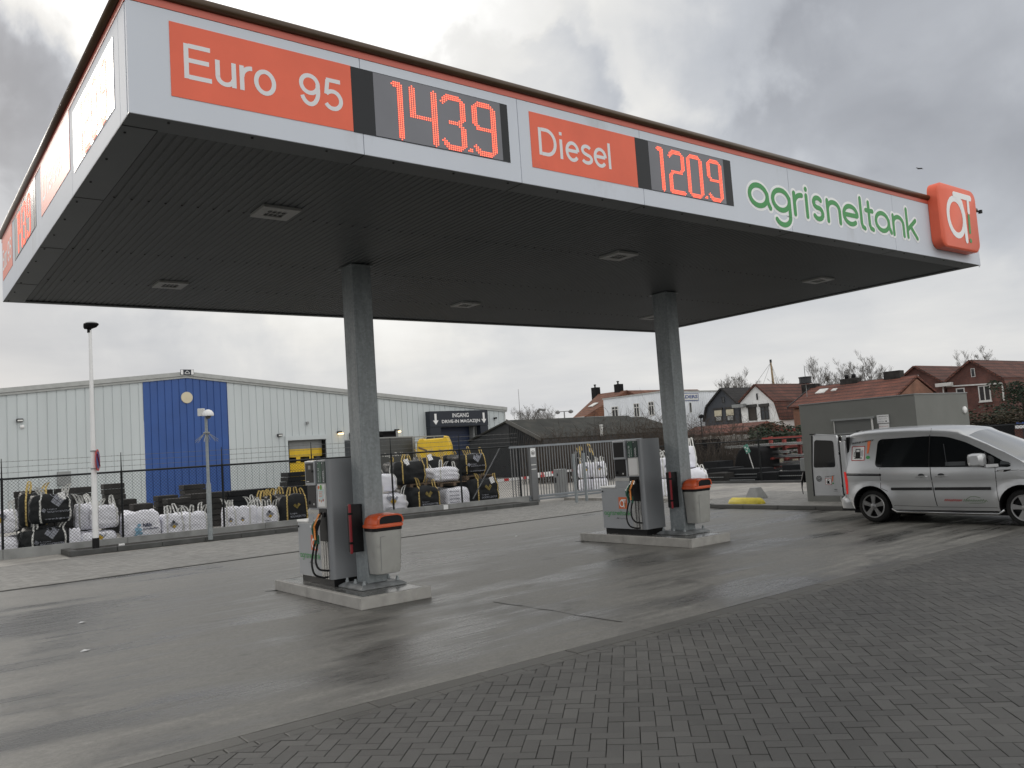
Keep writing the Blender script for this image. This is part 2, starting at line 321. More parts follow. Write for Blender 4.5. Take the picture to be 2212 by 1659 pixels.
def galv():
    Q = bpy.data.materials.new('galvanised_steel'); Q.use_nodes = True
    t = Q.node_tree; n = t.nodes; l = t.links; p = n['Principled BSDF']; p.inputs['Metallic'].default_value = .1; p.inputs['Roughness'].default_value = .5
    c = n.new('ShaderNodeTexCoord')
    vo = n.new('ShaderNodeTexVoronoi'); vo.inputs['Scale'].default_value = 34; l.new(c.outputs['Object'], vo.inputs['Vector'])
    s = n.new('ShaderNodeSeparateColor'); l.new(vo.outputs['Color'], s.inputs[0])
    a = n.new('ShaderNodeMapRange'); l.new(s.outputs[0], a.inputs[0]); a.inputs[3].default_value = .88; a.inputs[4].default_value = 1.10
    mp = n.new('ShaderNodeMapping'); mp.inputs['Scale'].default_value = (5, 5, .7); l.new(c.outputs['Object'], mp.inputs[0])
    z = n.new('ShaderNodeTexNoise'); z.inputs['Scale'].default_value = 2.4; z.inputs['Detail'].default_value = 8; z.inputs['Roughness'].default_value = .65; l.new(mp.outputs[0], z.inputs['Vector'])
    b = n.new('ShaderNodeMapRange'); l.new(z.outputs['Fac'], b.inputs[0]); b.inputs[1].default_value = .3; b.inputs[2].default_value = .7; b.inputs[3].default_value = .82; b.inputs[4].default_value = 1.12
    k = n.new('ShaderNodeMath'); k.operation = 'MULTIPLY'; l.new(a.outputs[0], k.inputs[0]); l.new(b.outputs[0], k.inputs[1])
    v = n.new('ShaderNodeVectorMath'); v.operation = 'SCALE'; v.inputs[0].default_value = (.255, .28, .29); l.new(k.outputs[0], v.inputs['Scale']); l.new(v.outputs[0], p.inputs['Base Color'])
    rr = n.new('ShaderNodeMapRange'); l.new(z.outputs['Fac'], rr.inputs[0]); rr.inputs[3].default_value = .62; rr.inputs[4].default_value = .32; l.new(rr.outputs[0], p.inputs['Roughness'])
    return Q
M['galv'] = galv()
M['platesteel'] = mat('plate_steel', (.20, .21, .215), .55, var=.25, vs=8)

# ------------------------------------------------------------------ mesh builder
def perp(d):
    a = V((0, 0, 1)) if abs(d.z) < .9 else V((1, 0, 0))
    u = d.cross(a).normalized(); return u, d.cross(u).normalized()
_tc = {}
def text2d(s, bold=0.0):
    k = (s, bold)
    if k not in _tc:
        c = bpy.data.curves.new('t', 'FONT'); c.body = s; c.size = 1; c.resolution_u = 3; c.offset = bold
        o = bpy.data.objects.new('t', c); me = bpy.data.meshes.new_from_object(o)
        vs = [(v.co.x, v.co.y) for v in me.vertices]; fs = [tuple(p.vertices) for p in me.polygons]
        bpy.data.objects.remove(o); bpy.data.curves.remove(c); bpy.data.meshes.remove(me)
        x0 = min(v[0] for v in vs); x1 = max(v[0] for v in vs); y0 = min(v[1] for v in vs); y1 = max(v[1] for v in vs)
        _tc[k] = ([(a - x0, b - y0) for a, b in vs], fs, x1 - x0, y1 - y0)
    return _tc[k]
class MB:
    def __init__(s, world=True): s.v = []; s.f = []; s.m = []; s.world = world; s.mi = 0
    def add(s, vs, fs, mi=None):
        b = len(s.v); s.v += [V(q) for q in vs]; s.f += [tuple(b + i for i in f) for f in fs]; s.m += [s.mi if mi is None else mi] * len(fs); return s
    def box(s, x0, x1, y0, y1, z0, z1, mi=None):
        return s.add([(x0, y0, z0), (x1, y0, z0), (x1, y1, z0), (x0, y1, z0), (x0, y0, z1), (x1, y0, z1), (x1, y1, z1), (x0, y1, z1)],
                     [(0, 3, 2, 1), (4, 5, 6, 7), (0, 1, 5, 4), (1, 2, 6, 5), (2, 3, 7, 6), (3, 0, 4, 7)], mi)
    def obb(s, c, a, b, d, mi=None):
        c, a, b, d = V(c), V(a), V(b), V(d)
        return s.add([c - a - b - d, c + a - b - d, c + a + b - d, c - a + b - d, c - a - b + d, c + a - b + d, c + a + b + d, c - a + b + d],
                     [(0, 3, 2, 1), (4, 5, 6, 7), (0, 1, 5, 4), (1, 2, 6, 5), (2, 3, 7, 6), (3, 0, 4, 7)], mi)
    def bar(s, p, q, w, h, mi=None):
        p, q = V(p), V(q); d = (q - p); l = d.length / 2
        if l == 0: return s
        d.normalize(); u = V((0, 0, 1)) if abs(d.z) < .9 else V((0, 1, 0)); a = d.cross(u).normalized(); b = a.cross(d).normalized()
        return s.obb((p + q) / 2, d * l, a * w / 2, b * h / 2, mi)
    def prism(s, pts, ex, mi=None):
        n = len(pts); pts = [V(p) for p in pts]; ex = V(ex)
        return s.add(pts + [p + ex for p in pts], [tuple(range(n)), tuple(range(2 * n - 1, n - 1, -1))] + [(i, i + n, (i + 1) % n + n, (i + 1) % n) for i in range(n)], mi)
    def poly(s, pts, mi=None): return s.add(pts, [tuple(range(len(pts)))], mi)
    def tube(s, pts, r, n=6, mi=None, caps=True):
        pts = [V(p) for p in pts]; m_ = len(pts); vs = []; fs = []
        u = None
        for i, p in enumerate(pts):
            d = (pts[min(i + 1, m_ - 1)] - pts[max(i - 1, 0)])
            if d.length < 1e-9: d = V((0, 0, 1))
            d.normalize()
            if u is None: u, w = perp(d)
            else:
                u = (u - d * u.dot(d))
                if u.length < 1e-6: u, w = perp(d)
                u.normalize(); w = d.cross(u)
            rr = r[i] if isinstance(r, (list, tuple)) else r
            for k in range(n):
                a = 2 * pi * k / n; vs.append(p + u * cos(a) * rr + w * sin(a) * rr)
        for i in range(m_ - 1):
            for k in range(n):
                k2 = (k + 1) % n; fs.append((i * n + k, i * n + k2, (i + 1) * n + k2, (i + 1) * n + k))
        if caps: fs += [tuple(range(n - 1, -1, -1)), tuple(range((m_ - 1) * n, m_ * n))]
        return s.add(vs, fs, mi)
    def ribbon(s, pts, w, side, mi=None, th=.006):
        pts = [V(p) for p in pts]; side = V(side).normalized() * w / 2; vs = []; fs = []
        for i, p in enumerate(pts):
            d = (pts[min(i + 1, len(pts) - 1)] - pts[max(i - 1, 0)]).normalized(); nn = d.cross(side).normalized() * th / 2
            vs += [p - side - nn, p + side - nn, p + side + nn, p - side + nn]
        for i in range(len(pts) - 1):
            a = i * 4; b = a + 4
            for k in range(4): fs.append((a + k, a + (k + 1) % 4, b + (k + 1) % 4, b + k))
        fs += [(3, 2, 1, 0), tuple(range(len(pts) * 4 - 4, len(pts) * 4))]
        return s.add(vs, fs, mi)
    def loft(s, rings, mi=None, capb=True, capt=True):
        n = len(rings[0]); vs = [p for r in rings for p in r]; fs = []
        for i in range(len(rings) - 1):
            for k in range(n):
                k2 = (k + 1) % n; fs.append((i * n + k, i * n + k2, (i + 1) * n + k2, (i + 1) * n + k))
        if capb: fs.append(tuple(range(n - 1, -1, -1)))
        if capt: fs.append(tuple(range((len(rings) - 1) * n, len(rings) * n)))
        return s.add(vs, fs, mi)
    def lathe(s, c, ax, prof, n=24, mi=None):
        c = V(c); ax = V(ax).normalized(); u, w = perp(ax); vs = []; fs = []
        for (r, h) in prof:
            for k in range(n):
                a = 2 * pi * k / n; vs.append(c + ax * h + (u * cos(a) + w * sin(a)) * r)
        for i in range(len(prof) - 1):
            for k in range(n):
                k2 = (k + 1) % n; fs.append((i * n + k, i * n + k2, (i + 1) * n + k2, (i + 1) * n + k))
        return s.add(vs, fs, mi)
    def disc(s, c, ax, r, n=20, mi=None, th=0.0, sq=1.0):
        c = V(c); ax = V(ax).normalized(); u, w = perp(ax)
        pts = [c + (u * cos(2 * pi * k / n) + w * sin(2 * pi * k / n)) * r for k in range(n)]
        return s.prism(pts, ax * th, mi) if th else s.poly(pts, mi)
    def text(s, t, fn, u, v, w=None, h=None, mi=None, bold=0.0):
        vs, fs, tw, th_ = text2d(t, bold); sx = sy = None
        if h: sy = h / th_
        if w: sx = w / tw
        sx = sx or sy; sy = sy or sx
        return s.add([fn(u + a * sx, v + b * sy) for a, b in vs], fs, mi)
    def stroke(s, pts, w, fn, mi=None, closed=False, n=5, cap=True):
        P = [V((a, b)) for a, b in pts]; m_ = len(P); Ls = []; Rs = []
        for i in range(m_):
            a = P[(i - 1) % m_] if closed else P[max(i - 1, 0)]; b = P[(i + 1) % m_] if closed else P[min(i + 1, m_ - 1)]
            d1 = (P[i] - a); d2 = (b - P[i]); d1 = d1.normalized() if d1.length > 1e-9 else d2.normalized(); d2 = d2.normalized() if d2.length > 1e-9 else d1
            t = (d1 + d2).normalized(); nn = V((-t.y, t.x)); k = max(.5, nn.dot(V((-d1.y, d1.x)))); Ls.append(P[i] + nn * w / 2 / k); Rs.append(P[i] - nn * w / 2 / k)
        vs = []; fs = []
        for i in range(m_): vs += [Ls[i], Rs[i]]
        for i in range(m_ if closed else m_ - 1):
            a = 2 * i; b = 2 * ((i + 1) % m_); fs.append((a, a + 1, b + 1, b))
        if not closed and cap:
            for (c, q, sg) in ((P[0], P[1], 1), (P[-1], P[-2], -1)):
                d = (c - q).normalized(); a0 = atan2(d.y, d.x) - pi / 2; base = len(vs)
                for k in range(n + 1):
                    a = a0 + pi * k / n; vs.append(c + V((cos(a), sin(a))) * w / 2)
                fs.append(tuple(range(base, base + n + 1)))
        return s.add([fn(q.x, q.y) for q in vs], fs, mi)

ROOT = {}
def link(o, parent=None):
    COL.objects.link(o)
    if parent: o.parent = parent
    return o
def tag(o, label=None, cat=None, group=None, kind=None):
    if label: o['label'] = label
    if cat: o['category'] = cat
    if group: o['group'] = group
    if kind: o['kind'] = kind
    return o
def thing(name, label, cat, loc=(0, 0, 0), rz=0.0, group=None):
    o = bpy.data.objects.new(name, None); o.empty_display_size = .2; link(o); o.location = loc; o.rotation_euler = (0, 0, rz)
    ROOT[o] = Matrix.Translation(V(loc)) @ Matrix.Rotation(rz, 4, 'Z'); return tag(o, label, cat, group)
def mk(name, mb, mats, smooth=False, bevel=0.0, inv=None, origin=None):
    vs = mb.v
    if inv is not None: vs = [inv @ q for q in vs]
    if origin is not None: vs = [q - origin for q in vs]
    me = bpy.data.meshes.new(name); me.from_pydata([tuple(q) for q in vs], [], mb.f)
    if not isinstance(mats, (list, tuple)): mats = [mats]
    for x in mats: me.materials.append(x)
    if len(mats) > 1: me.polygons.foreach_set('material_index', mb.m)
    if smooth: me.polygons.foreach_set('use_smooth', [True] * len(me.polygons))
    me.update()
    o = bpy.data.objects.new(name, me)
    if bevel:
        b = o.modifiers.new('bevel', 'BEVEL'); b.width = bevel; b.segments = 2; b.limit_method = 'ANGLE'; b.angle_limit = radians(40); b.harden_normals = False
    if smooth == 'auto':
        try: me.set_sharp_from_angle(angle=radians(38))
        except Exception: pass
    return o
def part(name, mb, mats, parent, smooth=False, bevel=0.0, label=None):
    root = parent
    while root.parent: root = root.parent
    o = mk(name, mb, mats, smooth, bevel, ROOT[root].inverted() if mb.world else None)
    link(o, parent)
    if label: o['label'] = label
    return o
def solo(name, mb, mats, label=None, cat=None, group=None, kind=None, smooth=False, bevel=0.0):
    xs = [q.x for q in mb.v]; ys = [q.y for q in mb.v]; z = min(q.z for q in mb.v)
    c = V(((min(xs) + max(xs)) / 2, (min(ys) + max(ys)) / 2, z))
    o = mk(name, mb, mats, smooth, bevel, None, c); o.location = c; link(o); return tag(o, label, cat, group, kind)
def struct(name, mb, mats, **k): return solo(name, mb, mats, kind='structure', **k)
def dup(root, off, label, rz=None):
    r = root.copy(); COL.objects.link(r); r.location = root.location + V(off); r['label'] = label
    if rz is not None: r.rotation_euler = (0, 0, rz)
    ROOT[r] = Matrix.Translation(r.location)
    for ch in list(root.children):
        c = ch.copy(); COL.objects.link(c); c.parent = r
        for g in list(ch.children):
            d = g.copy(); COL.objects.link(d); d.parent = c
    return r
def smoothm(mb): pass
class Fr:
    def __init__(s, o, ux, n): s.o = V(o); s.ux = V(ux).normalized(); s.n = V(n).normalized()
    def __call__(s, a, z, out=0.0): return s.o + s.ux * a + V((0, 0, z)) + s.n * out
    def box(s, mb, a0, a1, z0, z1, o0, o1, mi=None):
        return mb.obb(s((a0 + a1) / 2, (z0 + z1) / 2, (o0 + o1) / 2), s.ux * abs(a1 - a0) / 2, V((0, 0, abs(z1 - z0) / 2)), s.n * abs(o1 - o0) / 2, mi)
    def at(s, lift): return lambda u, v: s(u, v, lift)
def cladding(mb, fr, a0, a1, pitch, groove, dep, zb, zt, breaks=(), openings=(), mi=None, out=0.0):
    prof = []; a = a0
    while a < a1 - 1e-6:
        prof += [(a, 0), (min(a + pitch - groove, a1), 0)]
        if a + pitch - groove < a1: prof += [(min(a + pitch - groove * .85, a1), -dep), (min(a + pitch - groove * .15, a1), -dep)]
        a += pitch
    prof.append((a1, 0))
    def bot(s):
        for (o0, o1, oz) in openings:
            if o0 <= s <= o1: return oz
        return zb
    for i in range(len(prof) - 1):
        (p, po), (q, qo) = prof[i], prof[i + 1]
        cuts = [p] + sorted(x for b in (breaks, [o for op in openings for o in op[:2]]) for x in b if p < x < q) + [q]
        for c0, c1 in zip(cuts, cuts[1:]):
            zb_ = bot((c0 + c1) / 2)
            if q - p < 1e-6: o0, o1 = po, qo
            else: o0 = po + (qo - po) * (c0 - p) / (q - p); o1 = po + (qo - po) * (c1 - p) / (q - p)
            mb.poly([fr(c0, zb_, o0 + out), fr(c1, zb_, o1 + out), fr(c1, zt(c1), o1 + out), fr(c0, zt(c0), o0 + out)], mi)

# ------------------------------------------------------------------ ground
def sheet(name, pts, z, m_, **k):
    mb = MB(); mb.poly([(x, y, z) for x, y in pts]); return struct(name, mb, m_, **k)
mb = MB(); mb.box(-900, 900, -500, 1100, -1.0, -.012); struct('ground', mb, M['far'])
mb = MB(); mb.box(-120, 150, 22.3, 110, -.3, -.004); struct('yard', mb, M['yard'])
mb = MB(); mb.box(-60, 60, 5.99, 22.4, -.3, 0.0); struct('forecourt_slab', mb, M['slab'])
mb = MB(); mb.box(-60, 60, -30, 5.9, -.3, -.012); struct('paving_bed', mb, M['joint'])
rnd = random.Random(4)
def herring(x0, x1, y0, y1, ang, L_=.21, gap=.0042, z=0.0, bev=.0026, clip=None, dz=.002, hb=.0):
    mb = MB(); w = L_ / 2; ca, sa = cos(ang), sin(ang); cxm, cym = (x0 + x1) / 2, (y0 + y1) / 2
    R = sqrt((x1 - x0) ** 2 + (y1 - y0) ** 2) / 2 + .5; n = int(R / w) + 2
    for j in range(-n, n):
        for i in range(-n, n):
            k = (i - j) % 4
            if k == 0: a, b, lw, lh = i * w, j * w, L_, w
            elif k == 3: a, b, lw, lh = i * w, j * w, w, L_
            else: continue
            cx_, cy_ = a + lw / 2, b + lh / 2
            X = cxm + cx_ * ca - cy_ * sa; Y = cym + cx_ * sa + cy_ * ca
            if not (x0 - L_ < X < x1 + L_ and y0 - L_ < Y < y1 + L_): continue
            if clip and not clip(X, Y): continue
            zz = z + rnd.uniform(-dz, dz); g = gap / 2 + rnd.uniform(0, .0010)
            u0, u1, v0, v1 = a + g, a + lw - g, b + g, b + lh - g; e_ = bev
            P = [(cxm + u * ca - v * sa, cym + u * sa + v * ca) for u, v in ((u0, v0), (u1, v0), (u1, v1), (u0, v1))]
            if all(x0 < q[0] < x1 and y0 < q[1] < y1 for q in P):
                T = [(cxm + u * ca - v * sa, cym + u * sa + v * ca) for u, v in ((u0 + e_, v0 + e_), (u1 - e_, v0 + e_), (u1 - e_, v1 - e_), (u0 + e_, v1 - e_))]
            else:
                for (ax_, lim, sg) in ((0, x0, 1), (0, x1, -1), (1, y0, 1), (1, y1, -1)):
                    Q = []
                    for k_ in range(len(P)):
                        p, q = P[k_], P[(k_ + 1) % len(P)]; dp, dq = (p[ax_] - lim) * sg, (q[ax_] - lim) * sg
                        if dp >= 0: Q.append(p)
                        if dp * dq < 0: t_ = dp / (dp - dq); Q.append((p[0] + (q[0] - p[0]) * t_, p[1] + (q[1] - p[1]) * t_))
                    P = Q
                    if len(P) < 3: break
                if len(P) < 3: continue
                cx2 = sum(q[0] for q in P) / len(P); cy2 = sum(q[1] for q in P) / len(P)
                T = [(q[0] + (cx2 - q[0]) * .04, q[1] + (cy2 - q[1]) * .04) for q in P]
            n_ = len(P)
            mb.add([(q[0], q[1], zz - .012) for q in P] + [(q[0], q[1], zz - e_ * .6) for q in P] + [(q[0], q[1], zz) for q in T],
                   [tuple(range(2 * n_, 3 * n_))] + [(k_, (k_ + 1) % n_, (k_ + 1) % n_ + n_, k_ + n_) for k_ in range(n_)] + [(k_ + n_, (k_ + 1) % n_ + n_, (k_ + 1) % n_ + 2 * n_, k_ + 2 * n_) for k_ in range(n_)])
    return mb
struct('block_paving', herring(-1.5, 21, -1.5, 5.70, radians(45)), M['paver'])
mb = MB()
x = -3.0
while x < 24:
    g = .004; mb.box(x + g, x + .21 - g, 5.70, 5.80, -.05, rnd.uniform(-.002, .002)); x += .21
x = -3.0
while x < 24:
    l_ = 1.0; dz = rnd.uniform(-.003, .004); mb.box(x + .004, x + l_ - .004, 5.808, 5.985, -.1, .001 + dz); x += l_
struct('edge_kerb', mb, M['kerb'], bevel=.006)
# paved strip behind the slab
def yjoint(x): return 17.15
mb = herring(-2, 24, 17.3, 22.35, radians(45), z=.012, dz=.0015, bev=.003)
mb2 = MB(); mb2.box(-60, 24.2, 17.25, 22.35, -.05, .004)
struct('rear_paving', mb, M['paver2']); struct('rear_paving_bed', mb2, M['joint'])
mb = MB(); mb.box(-60, -2, 17.3, 22.35, -.05, .010); struct('rear_paving_far', mb, M['paver2'])
mb = MB(); mb.box(-60, 17.2, 17.205, 17.225, -.02, .005)
struct('slab_joint', mb, M['joint'])

def kq(a, b): return ((1800 + .5425 * a) / 1.82278, (2350 + .5425 * b) / 1.82278)
mb = MB(); cr_ = [onZ(kq(a, b), .0035) for a, b in ((260, 35), (360, 52), (480, 66), (600, 88), (700, 98), (850, 130), (950, 143), (1050, 160), (1200, 182))]
for i_, (a_, b_) in enumerate(zip(cr_, cr_[1:])):
    w_ = (b_ - a_).cross(V((0, 0, 1))).normalized() * (.004 if i_ in (2, 4) else .009); mb.poly([a_ - w_, a_ + w_, b_ + w_, b_ - w_])
struct('slab_crack', mb, M['joint'])
# kerb in front of the fence, as a line of real kerb stones
def kerbline(name, pts, w, z0, z1, mm, step=1.0):
    mb = MB()
    for (a, b) in zip(pts, pts[1:]):
        a = V((*a, 0)); b = V((*b, 0)); d = (b - a); Ln = d.length; d.normalize(); nn = V((-d.y, d.x, 0)); k = max(1, round(Ln / step)); st = Ln / k
        for i in range(k):
            p = a + d * (i * st + st / 2) + nn * w / 2
            mb.obb((p.x, p.y, (z0 + z1) / 2), d * (st / 2 - .004), nn * w / 2, V((0, 0, (z1 - z0) / 2)))
    return struct(name, mb, mm, bevel=.012)
KP = [(3.75, 22.93), (6.9, 22.66), (12.45, 22.10), (17.35, 21.55)]
kerbline('kerb', KP, .16, 0, .13, M['kerb_d'])
kerbline('kerb', [(-12, 24.9), (3.7, 24.25)], .16, 0, .13, M['kerb_d'])
kerbline('kerb', [(3.74, 22.95), (3.74, 24.25)][::-1], .2, 0, .128, M['kerb'])
mb = MB(); mb.poly([(3.8, 23.05, .10), (6.9, 22.80, .10), (12.45, 22.24, .10), (17.3, 21.7, .10), (17.3, 23.0, .10), (3.8, 24.3, .10)]); struct('soil_strip', mb, M['soil'])
mb = MB(); mb.box(-60, 3.68, 22.35, 24.6, -.05, .008); struct('apron', mb, M['yard'])

# right-hand raised pad with the kiosk
mb = MB(); PADX = 17.32
pad = [(PADX + .05, -6), (PADX + .05, 14.38), (17.62, 15.05), (18.22, 15.62), (24.0, 15.1), (24.0, -6)]
mb.prism([(x, y, -.05) for x, y in pad], (0, 0, .135)); struct('pad_bed', mb, M['joint'])
mb = herring(17.45, 21.6, 4, 15.6, radians(45), z=.098, dz=.0015, bev=.004, clip=lambda X, Y: X < 24 and not (18.42 < X < 21 and 9.3 < Y < 12.2))
struct('pad_paving', mb, M['paver2'])
kerbline('kerb', [(PADX, 14.4), (PADX, 0)], .13, 0, .10, M['kerb'])
kerbline('kerb', [(18.2, 15.72), (17.55, 15.1), (PADX, 14.4)], .13, 0, .11, M['kerb_d'], .4)
mb = MB(); mb.box(19.0, 25.15, -6, 22.2, -.2, .093); struct('access_road', mb, M['yard'])

# ------------------------------------------------------------------ canopy
CXA, CXB, CYA, CYB, CZ0, CZ1 = 1.52, 15.60, 6.444, 14.25, 4.56, 5.50
can = thing('station_canopy', 'large flat white petrol station canopy with orange price signs on two steel columns', 'canopy', (8.5, 10.3, 0))
FF = Fr((0, CYA, 0), (1, 0, 0), (0, -1, 0)); FL = Fr((CXA, 0, 0), (0, -1, 0), (-1, 0, 0))
FB = Fr((0, CYB, 0), (-1, 0, 0), (0, 1, 0)); FR = Fr((CXB, 0, 0), (0, 1, 0), (1, 0, 0))
mb = MB(); mb.box(CXA + .05, CXB - .05, CYA + .05, CYB - .05, 5.15, 5.42); part('roof_deck', mb, M['dark'], can)
xs = [CXA, 3.474, 5.259, 7.054, 9.945, 12.7, CXB]
for a, b in zip(xs, xs[1:]):
    mb = MB(); FF.box(mb, a + .003, b - .003, CZ0, 5.445, -.045, 0); part('fascia_panel', mb, M['fascia'], can, bevel=.002)
ys = [CYA + .046, 6.70, 8.68, 10.74, 12.86, CYB - .046]
for a, b in zip(ys, ys[1:]):
    mb = MB(); FL.box(mb, -b + .003, -a - .003, CZ0, 5.445, -.045, 0); part('fascia_panel', mb, M['fascia'], can, bevel=.002)
for a, b in ((CXA, 6.2), (6.2, 10.9), (10.9, CXB)):
    mb = MB(); FB.box(mb, -b + .003, -a - .003, CZ0, 5.445, -.045, 0); part('fascia_panel', mb, M['fascia'], can)
mb = MB(); FR.box(mb, CYA + .046, CYB - .046, CZ0, 5.445, -.045, 0); part('fascia_panel', mb, M['fascia'], can)
mb = MB()
for fr, a, b in ((FF, CXA, CXB), (FL, -CYB + .1, -CYA - .1), (FB, -CXB, -CXA), (FR, CYA + .1, CYB - .1)):
    fr.box(mb, a, b, CZ0 + .02, 5.5, -.09, -.05)
part('backing', mb, M['seam'], can)
# salmon band and dark rounded capping
mb = MB()
for fr, a, b in ((FF, CXA, CXB), (FL, -CYB + .04, -CYA - .04), (FB, -CXB, -CXA), (FR, CYA + .04, CYB - .04)):
    fr.box(mb, a, b, 5.448, 5.515, -.04, .004)
part('trim_band', mb, M['trim'], can)
mb = MB(); z_ = 5.552; o_ = .012
c4 = [V((CXA - o_, CYA - o_, z_)), V((CXB + o_, CYA - o_, z_)), V((CXB + o_, CYB + o_, z_)), V((CXA - o_, CYB + o_, z_))]
for i in range(4): mb.tube([c4[i], c4[(i + 1) % 4]], .042, 12)
part('capping', mb, M['trimtop'], can, smooth=True)
# underside: perimeter flange + corrugated sheet
mb = MB(); fw_ = .27
mb.box(CXA + .002, CXB - .002, CYA + .002, CYA + fw_, CZ0 - .004, CZ0 + .012); mb.box(CXA + .002, CXB - .002, CYB - fw_ * .4, CYB - .002, CZ0 - .004, CZ0 + .012)
mb.box(CXA + .002, CXA + fw_, CYA + fw_ + .003, CYB - fw_ * .4 - .003, CZ0 - .004, CZ0 + .012); mb.box(CXB - fw_ * .5, CXB - .002, CYA + fw_ + .003, CYB - fw_ * .4 - .003, CZ0 - .004, CZ0 + .012)
part('soffit_flange', mb, M['flange'], can)
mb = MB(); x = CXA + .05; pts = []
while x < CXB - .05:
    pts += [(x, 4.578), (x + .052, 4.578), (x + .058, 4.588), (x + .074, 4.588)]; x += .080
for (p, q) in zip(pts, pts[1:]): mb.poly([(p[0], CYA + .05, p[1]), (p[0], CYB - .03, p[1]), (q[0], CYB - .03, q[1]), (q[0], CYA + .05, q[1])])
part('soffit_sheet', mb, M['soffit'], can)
mb = MB()
for yy in (8.6, 10.75, 12.55):
    x = CXA + .35
    while x < CXB - .2:
        mb.lathe((x, yy, 4.578), (0, 0, -1), [(.013, 0), (.010, .008), (0.0005, .012)], 6); x += .080 * 2
for k in range(22): mb.lathe((CXA + .3 + k * .66, CYA + .06, CZ0 - .004), (0, 0, -1), [(.012, 0), (.009, .009), (.0005, .010)], 6)
for k in range(12): mb.lathe((CXA + .06, CYA + .4 + k * .66, CZ0 - .004), (0, 0, -1), [(.012, 0), (.009, .009), (.0005, .010)], 6)
o = part('soffit_screws', mb, M['rivet'], can); o['kind'] = 'stuff'
for xx in (3.474, 5.259, 7.054, 9.945, 12.7): mb = MB(); mb.box(xx - .004, xx + .004, CYA + .004, CYA + fw_, CZ0 - .0065, CZ0 - .003); part('flange_joint', mb, M['seam'], can)
for yy in (6.70, 8.68, 10.74, 12.86): mb = MB(); mb.box(CXA + .004, CXA + fw_, yy - .004, yy + .004, CZ0 - .0065, CZ0 - .003); part('flange_joint', mb, M['seam'], can)
# front sign pieces
def plate(name, fr, a0, a1, z0, z1, mm, lift=.004, parent=can):
    mb = MB(); fr.box(mb, a0, a1, z0, z1, .0005, lift); return part(name, mb, mm, parent)
def earc(cx, cy, rx, ry, a0, a1, n=14): return [(cx + rx * cos(radians(a0 + (a1 - a0) * i / n)), cy + ry * sin(radians(a0 + (a1 - a0) * i / n))) for i in range(n + 1)]
HG = {'E': (.80, [[(.06, 0), (.06, 1)], [(.12, .945), (.68, .945)], [(.12, .53), (.64, .53)], [(.12, .055), (.70, .055)]]),
      'u': (.645, [[(.06, .73), (.06, .26)] + earc(.27, .26, .21, .205, 180, 350), [(.49, .73), (.49, 0)]]),
      'r': (.40, [[(.06, 0), (.06, .73)], earc(.34, .40, .27, .29, 178, 88)]), 'o': (.66, [None, earc(.30, .365, .25, .325, 0, 360, 28)[:-1]]),
      '9': (.64, [None, earc(.28, .675, .225, .27, 0, 360, 26)[:-1], 0, earc(.275, .50, .232, .445, 25, -152, 18)]),
      '5': (.58, [[(.10, .945), (.49, .945)], [(.135, .945), (.085, .49)], earc(.265, .33, .225, .275, 142, -150, 20)]),
      'D': (.84, [[(.06, 0), (.06, 1)], [(.12, .945), (.30, .945)] + earc(.32, .5, .34, .445, 90, -90, 20) + [(.12, .055)]]),
      'i': (.235, [[(.06, 0), (.06, .73)], [(.06, .88), (.06, 1.0)]]), 'l': (.12, [[(.06, 0), (.06, 1)]]),
      'e': (.64, [[(.10, .39), (.50, .39)], earc(.29, .365, .235, .32, 4, 322, 24)]),
      's': (.555, [earc(.25, .53, .175, .155, 28, 262, 12) + earc(.25, .205, .20, .15, 82, -155, 14)])}
def hword(mb, t, fr, u, v, w, h, lift=.0045, sw=.130):
    tot = sum(HG[c][0] for c in t) - .06; sx = w / tot; x = 0; lay = 0
    for c in t:
        adv, st = HG[c]; closed = False
        for pts in st:
            if pts is None: closed = True; continue
            if pts == 0: closed = False; continue
            lay += 1; mb.stroke([((x + a) * sx / h, b) for a, b in pts], sw, (lambda a, b, l_=lay: fr(u + a * h, v + b * h, lift + l_ * .0001)), 0, closed=closed, cap=False)
        x += adv
so1 = plate('price_sign', FF, 1.832, 3.378, 4.752, 5.355, M['orange'])
def helv(mb, t, fr, u, v, w, h, lift=.007, bold=0.0): mb.text(t, fr.at(lift), u, v, w, h, bold=bold)
mb = MB(); hword(mb, 'Euro', FF, 1.935, 4.918, .742, .285); part('lettering', mb, M['lettering'], so1)
mb = MB(); hword(mb, '95', FF, 2.885, 4.905, .395, .285); part('lettering', mb, M['lettering'], so1)
so2 = plate('price_sign', FF, 5.41, 6.965, 4.749, 5.345, M['orange'])
mb = MB(); hword(mb, 'Diesel', FF, 5.515, 4.90, 1.02, .295); part('lettering', mb, M['lettering'], so2)
DIG = {'1': [[(2, 28), (5, 28), (5, 1)]], '4': [[(1, 28), (1, 13.5), (11, 13.5)], [(11, 28), (11, 1)]],
       '3': [[(1, 25), (3, 28), (9, 28), (11, 26), (11, 17), (9, 14.5), (11, 12), (11, 3), (9, 1), (3, 1), (1, 4)], [(5, 14.5), (9, 14.5)]],
       '9': [[(1, 4), (3, 1), (9, 1), (11, 3), (11, 26), (9, 28), (3, 28), (1, 26), (1, 17), (3, 14.5), (11, 14.5)]],
       '2': [[(1, 25), (3, 28), (9, 28), (11, 26), (11, 17), (9, 14.5), (3, 14.5), (1, 12), (1, 1), (11, 1)]],
       '0': [[(3, 1), (9, 1), (11, 3), (11, 26), (9, 28), (3, 28), (1, 26), (1, 3), (3, 1)]], '.': [[(1, 1.2), (1.5, 1.2)]]}
def segd(p, a, b):
    p, a, b = V(p), V(a), V(b); d = b - a; t = max(0, min(1, (p - a).dot(d) / max(d.length_squared, 1e-9))); return (p - a - d * t).length
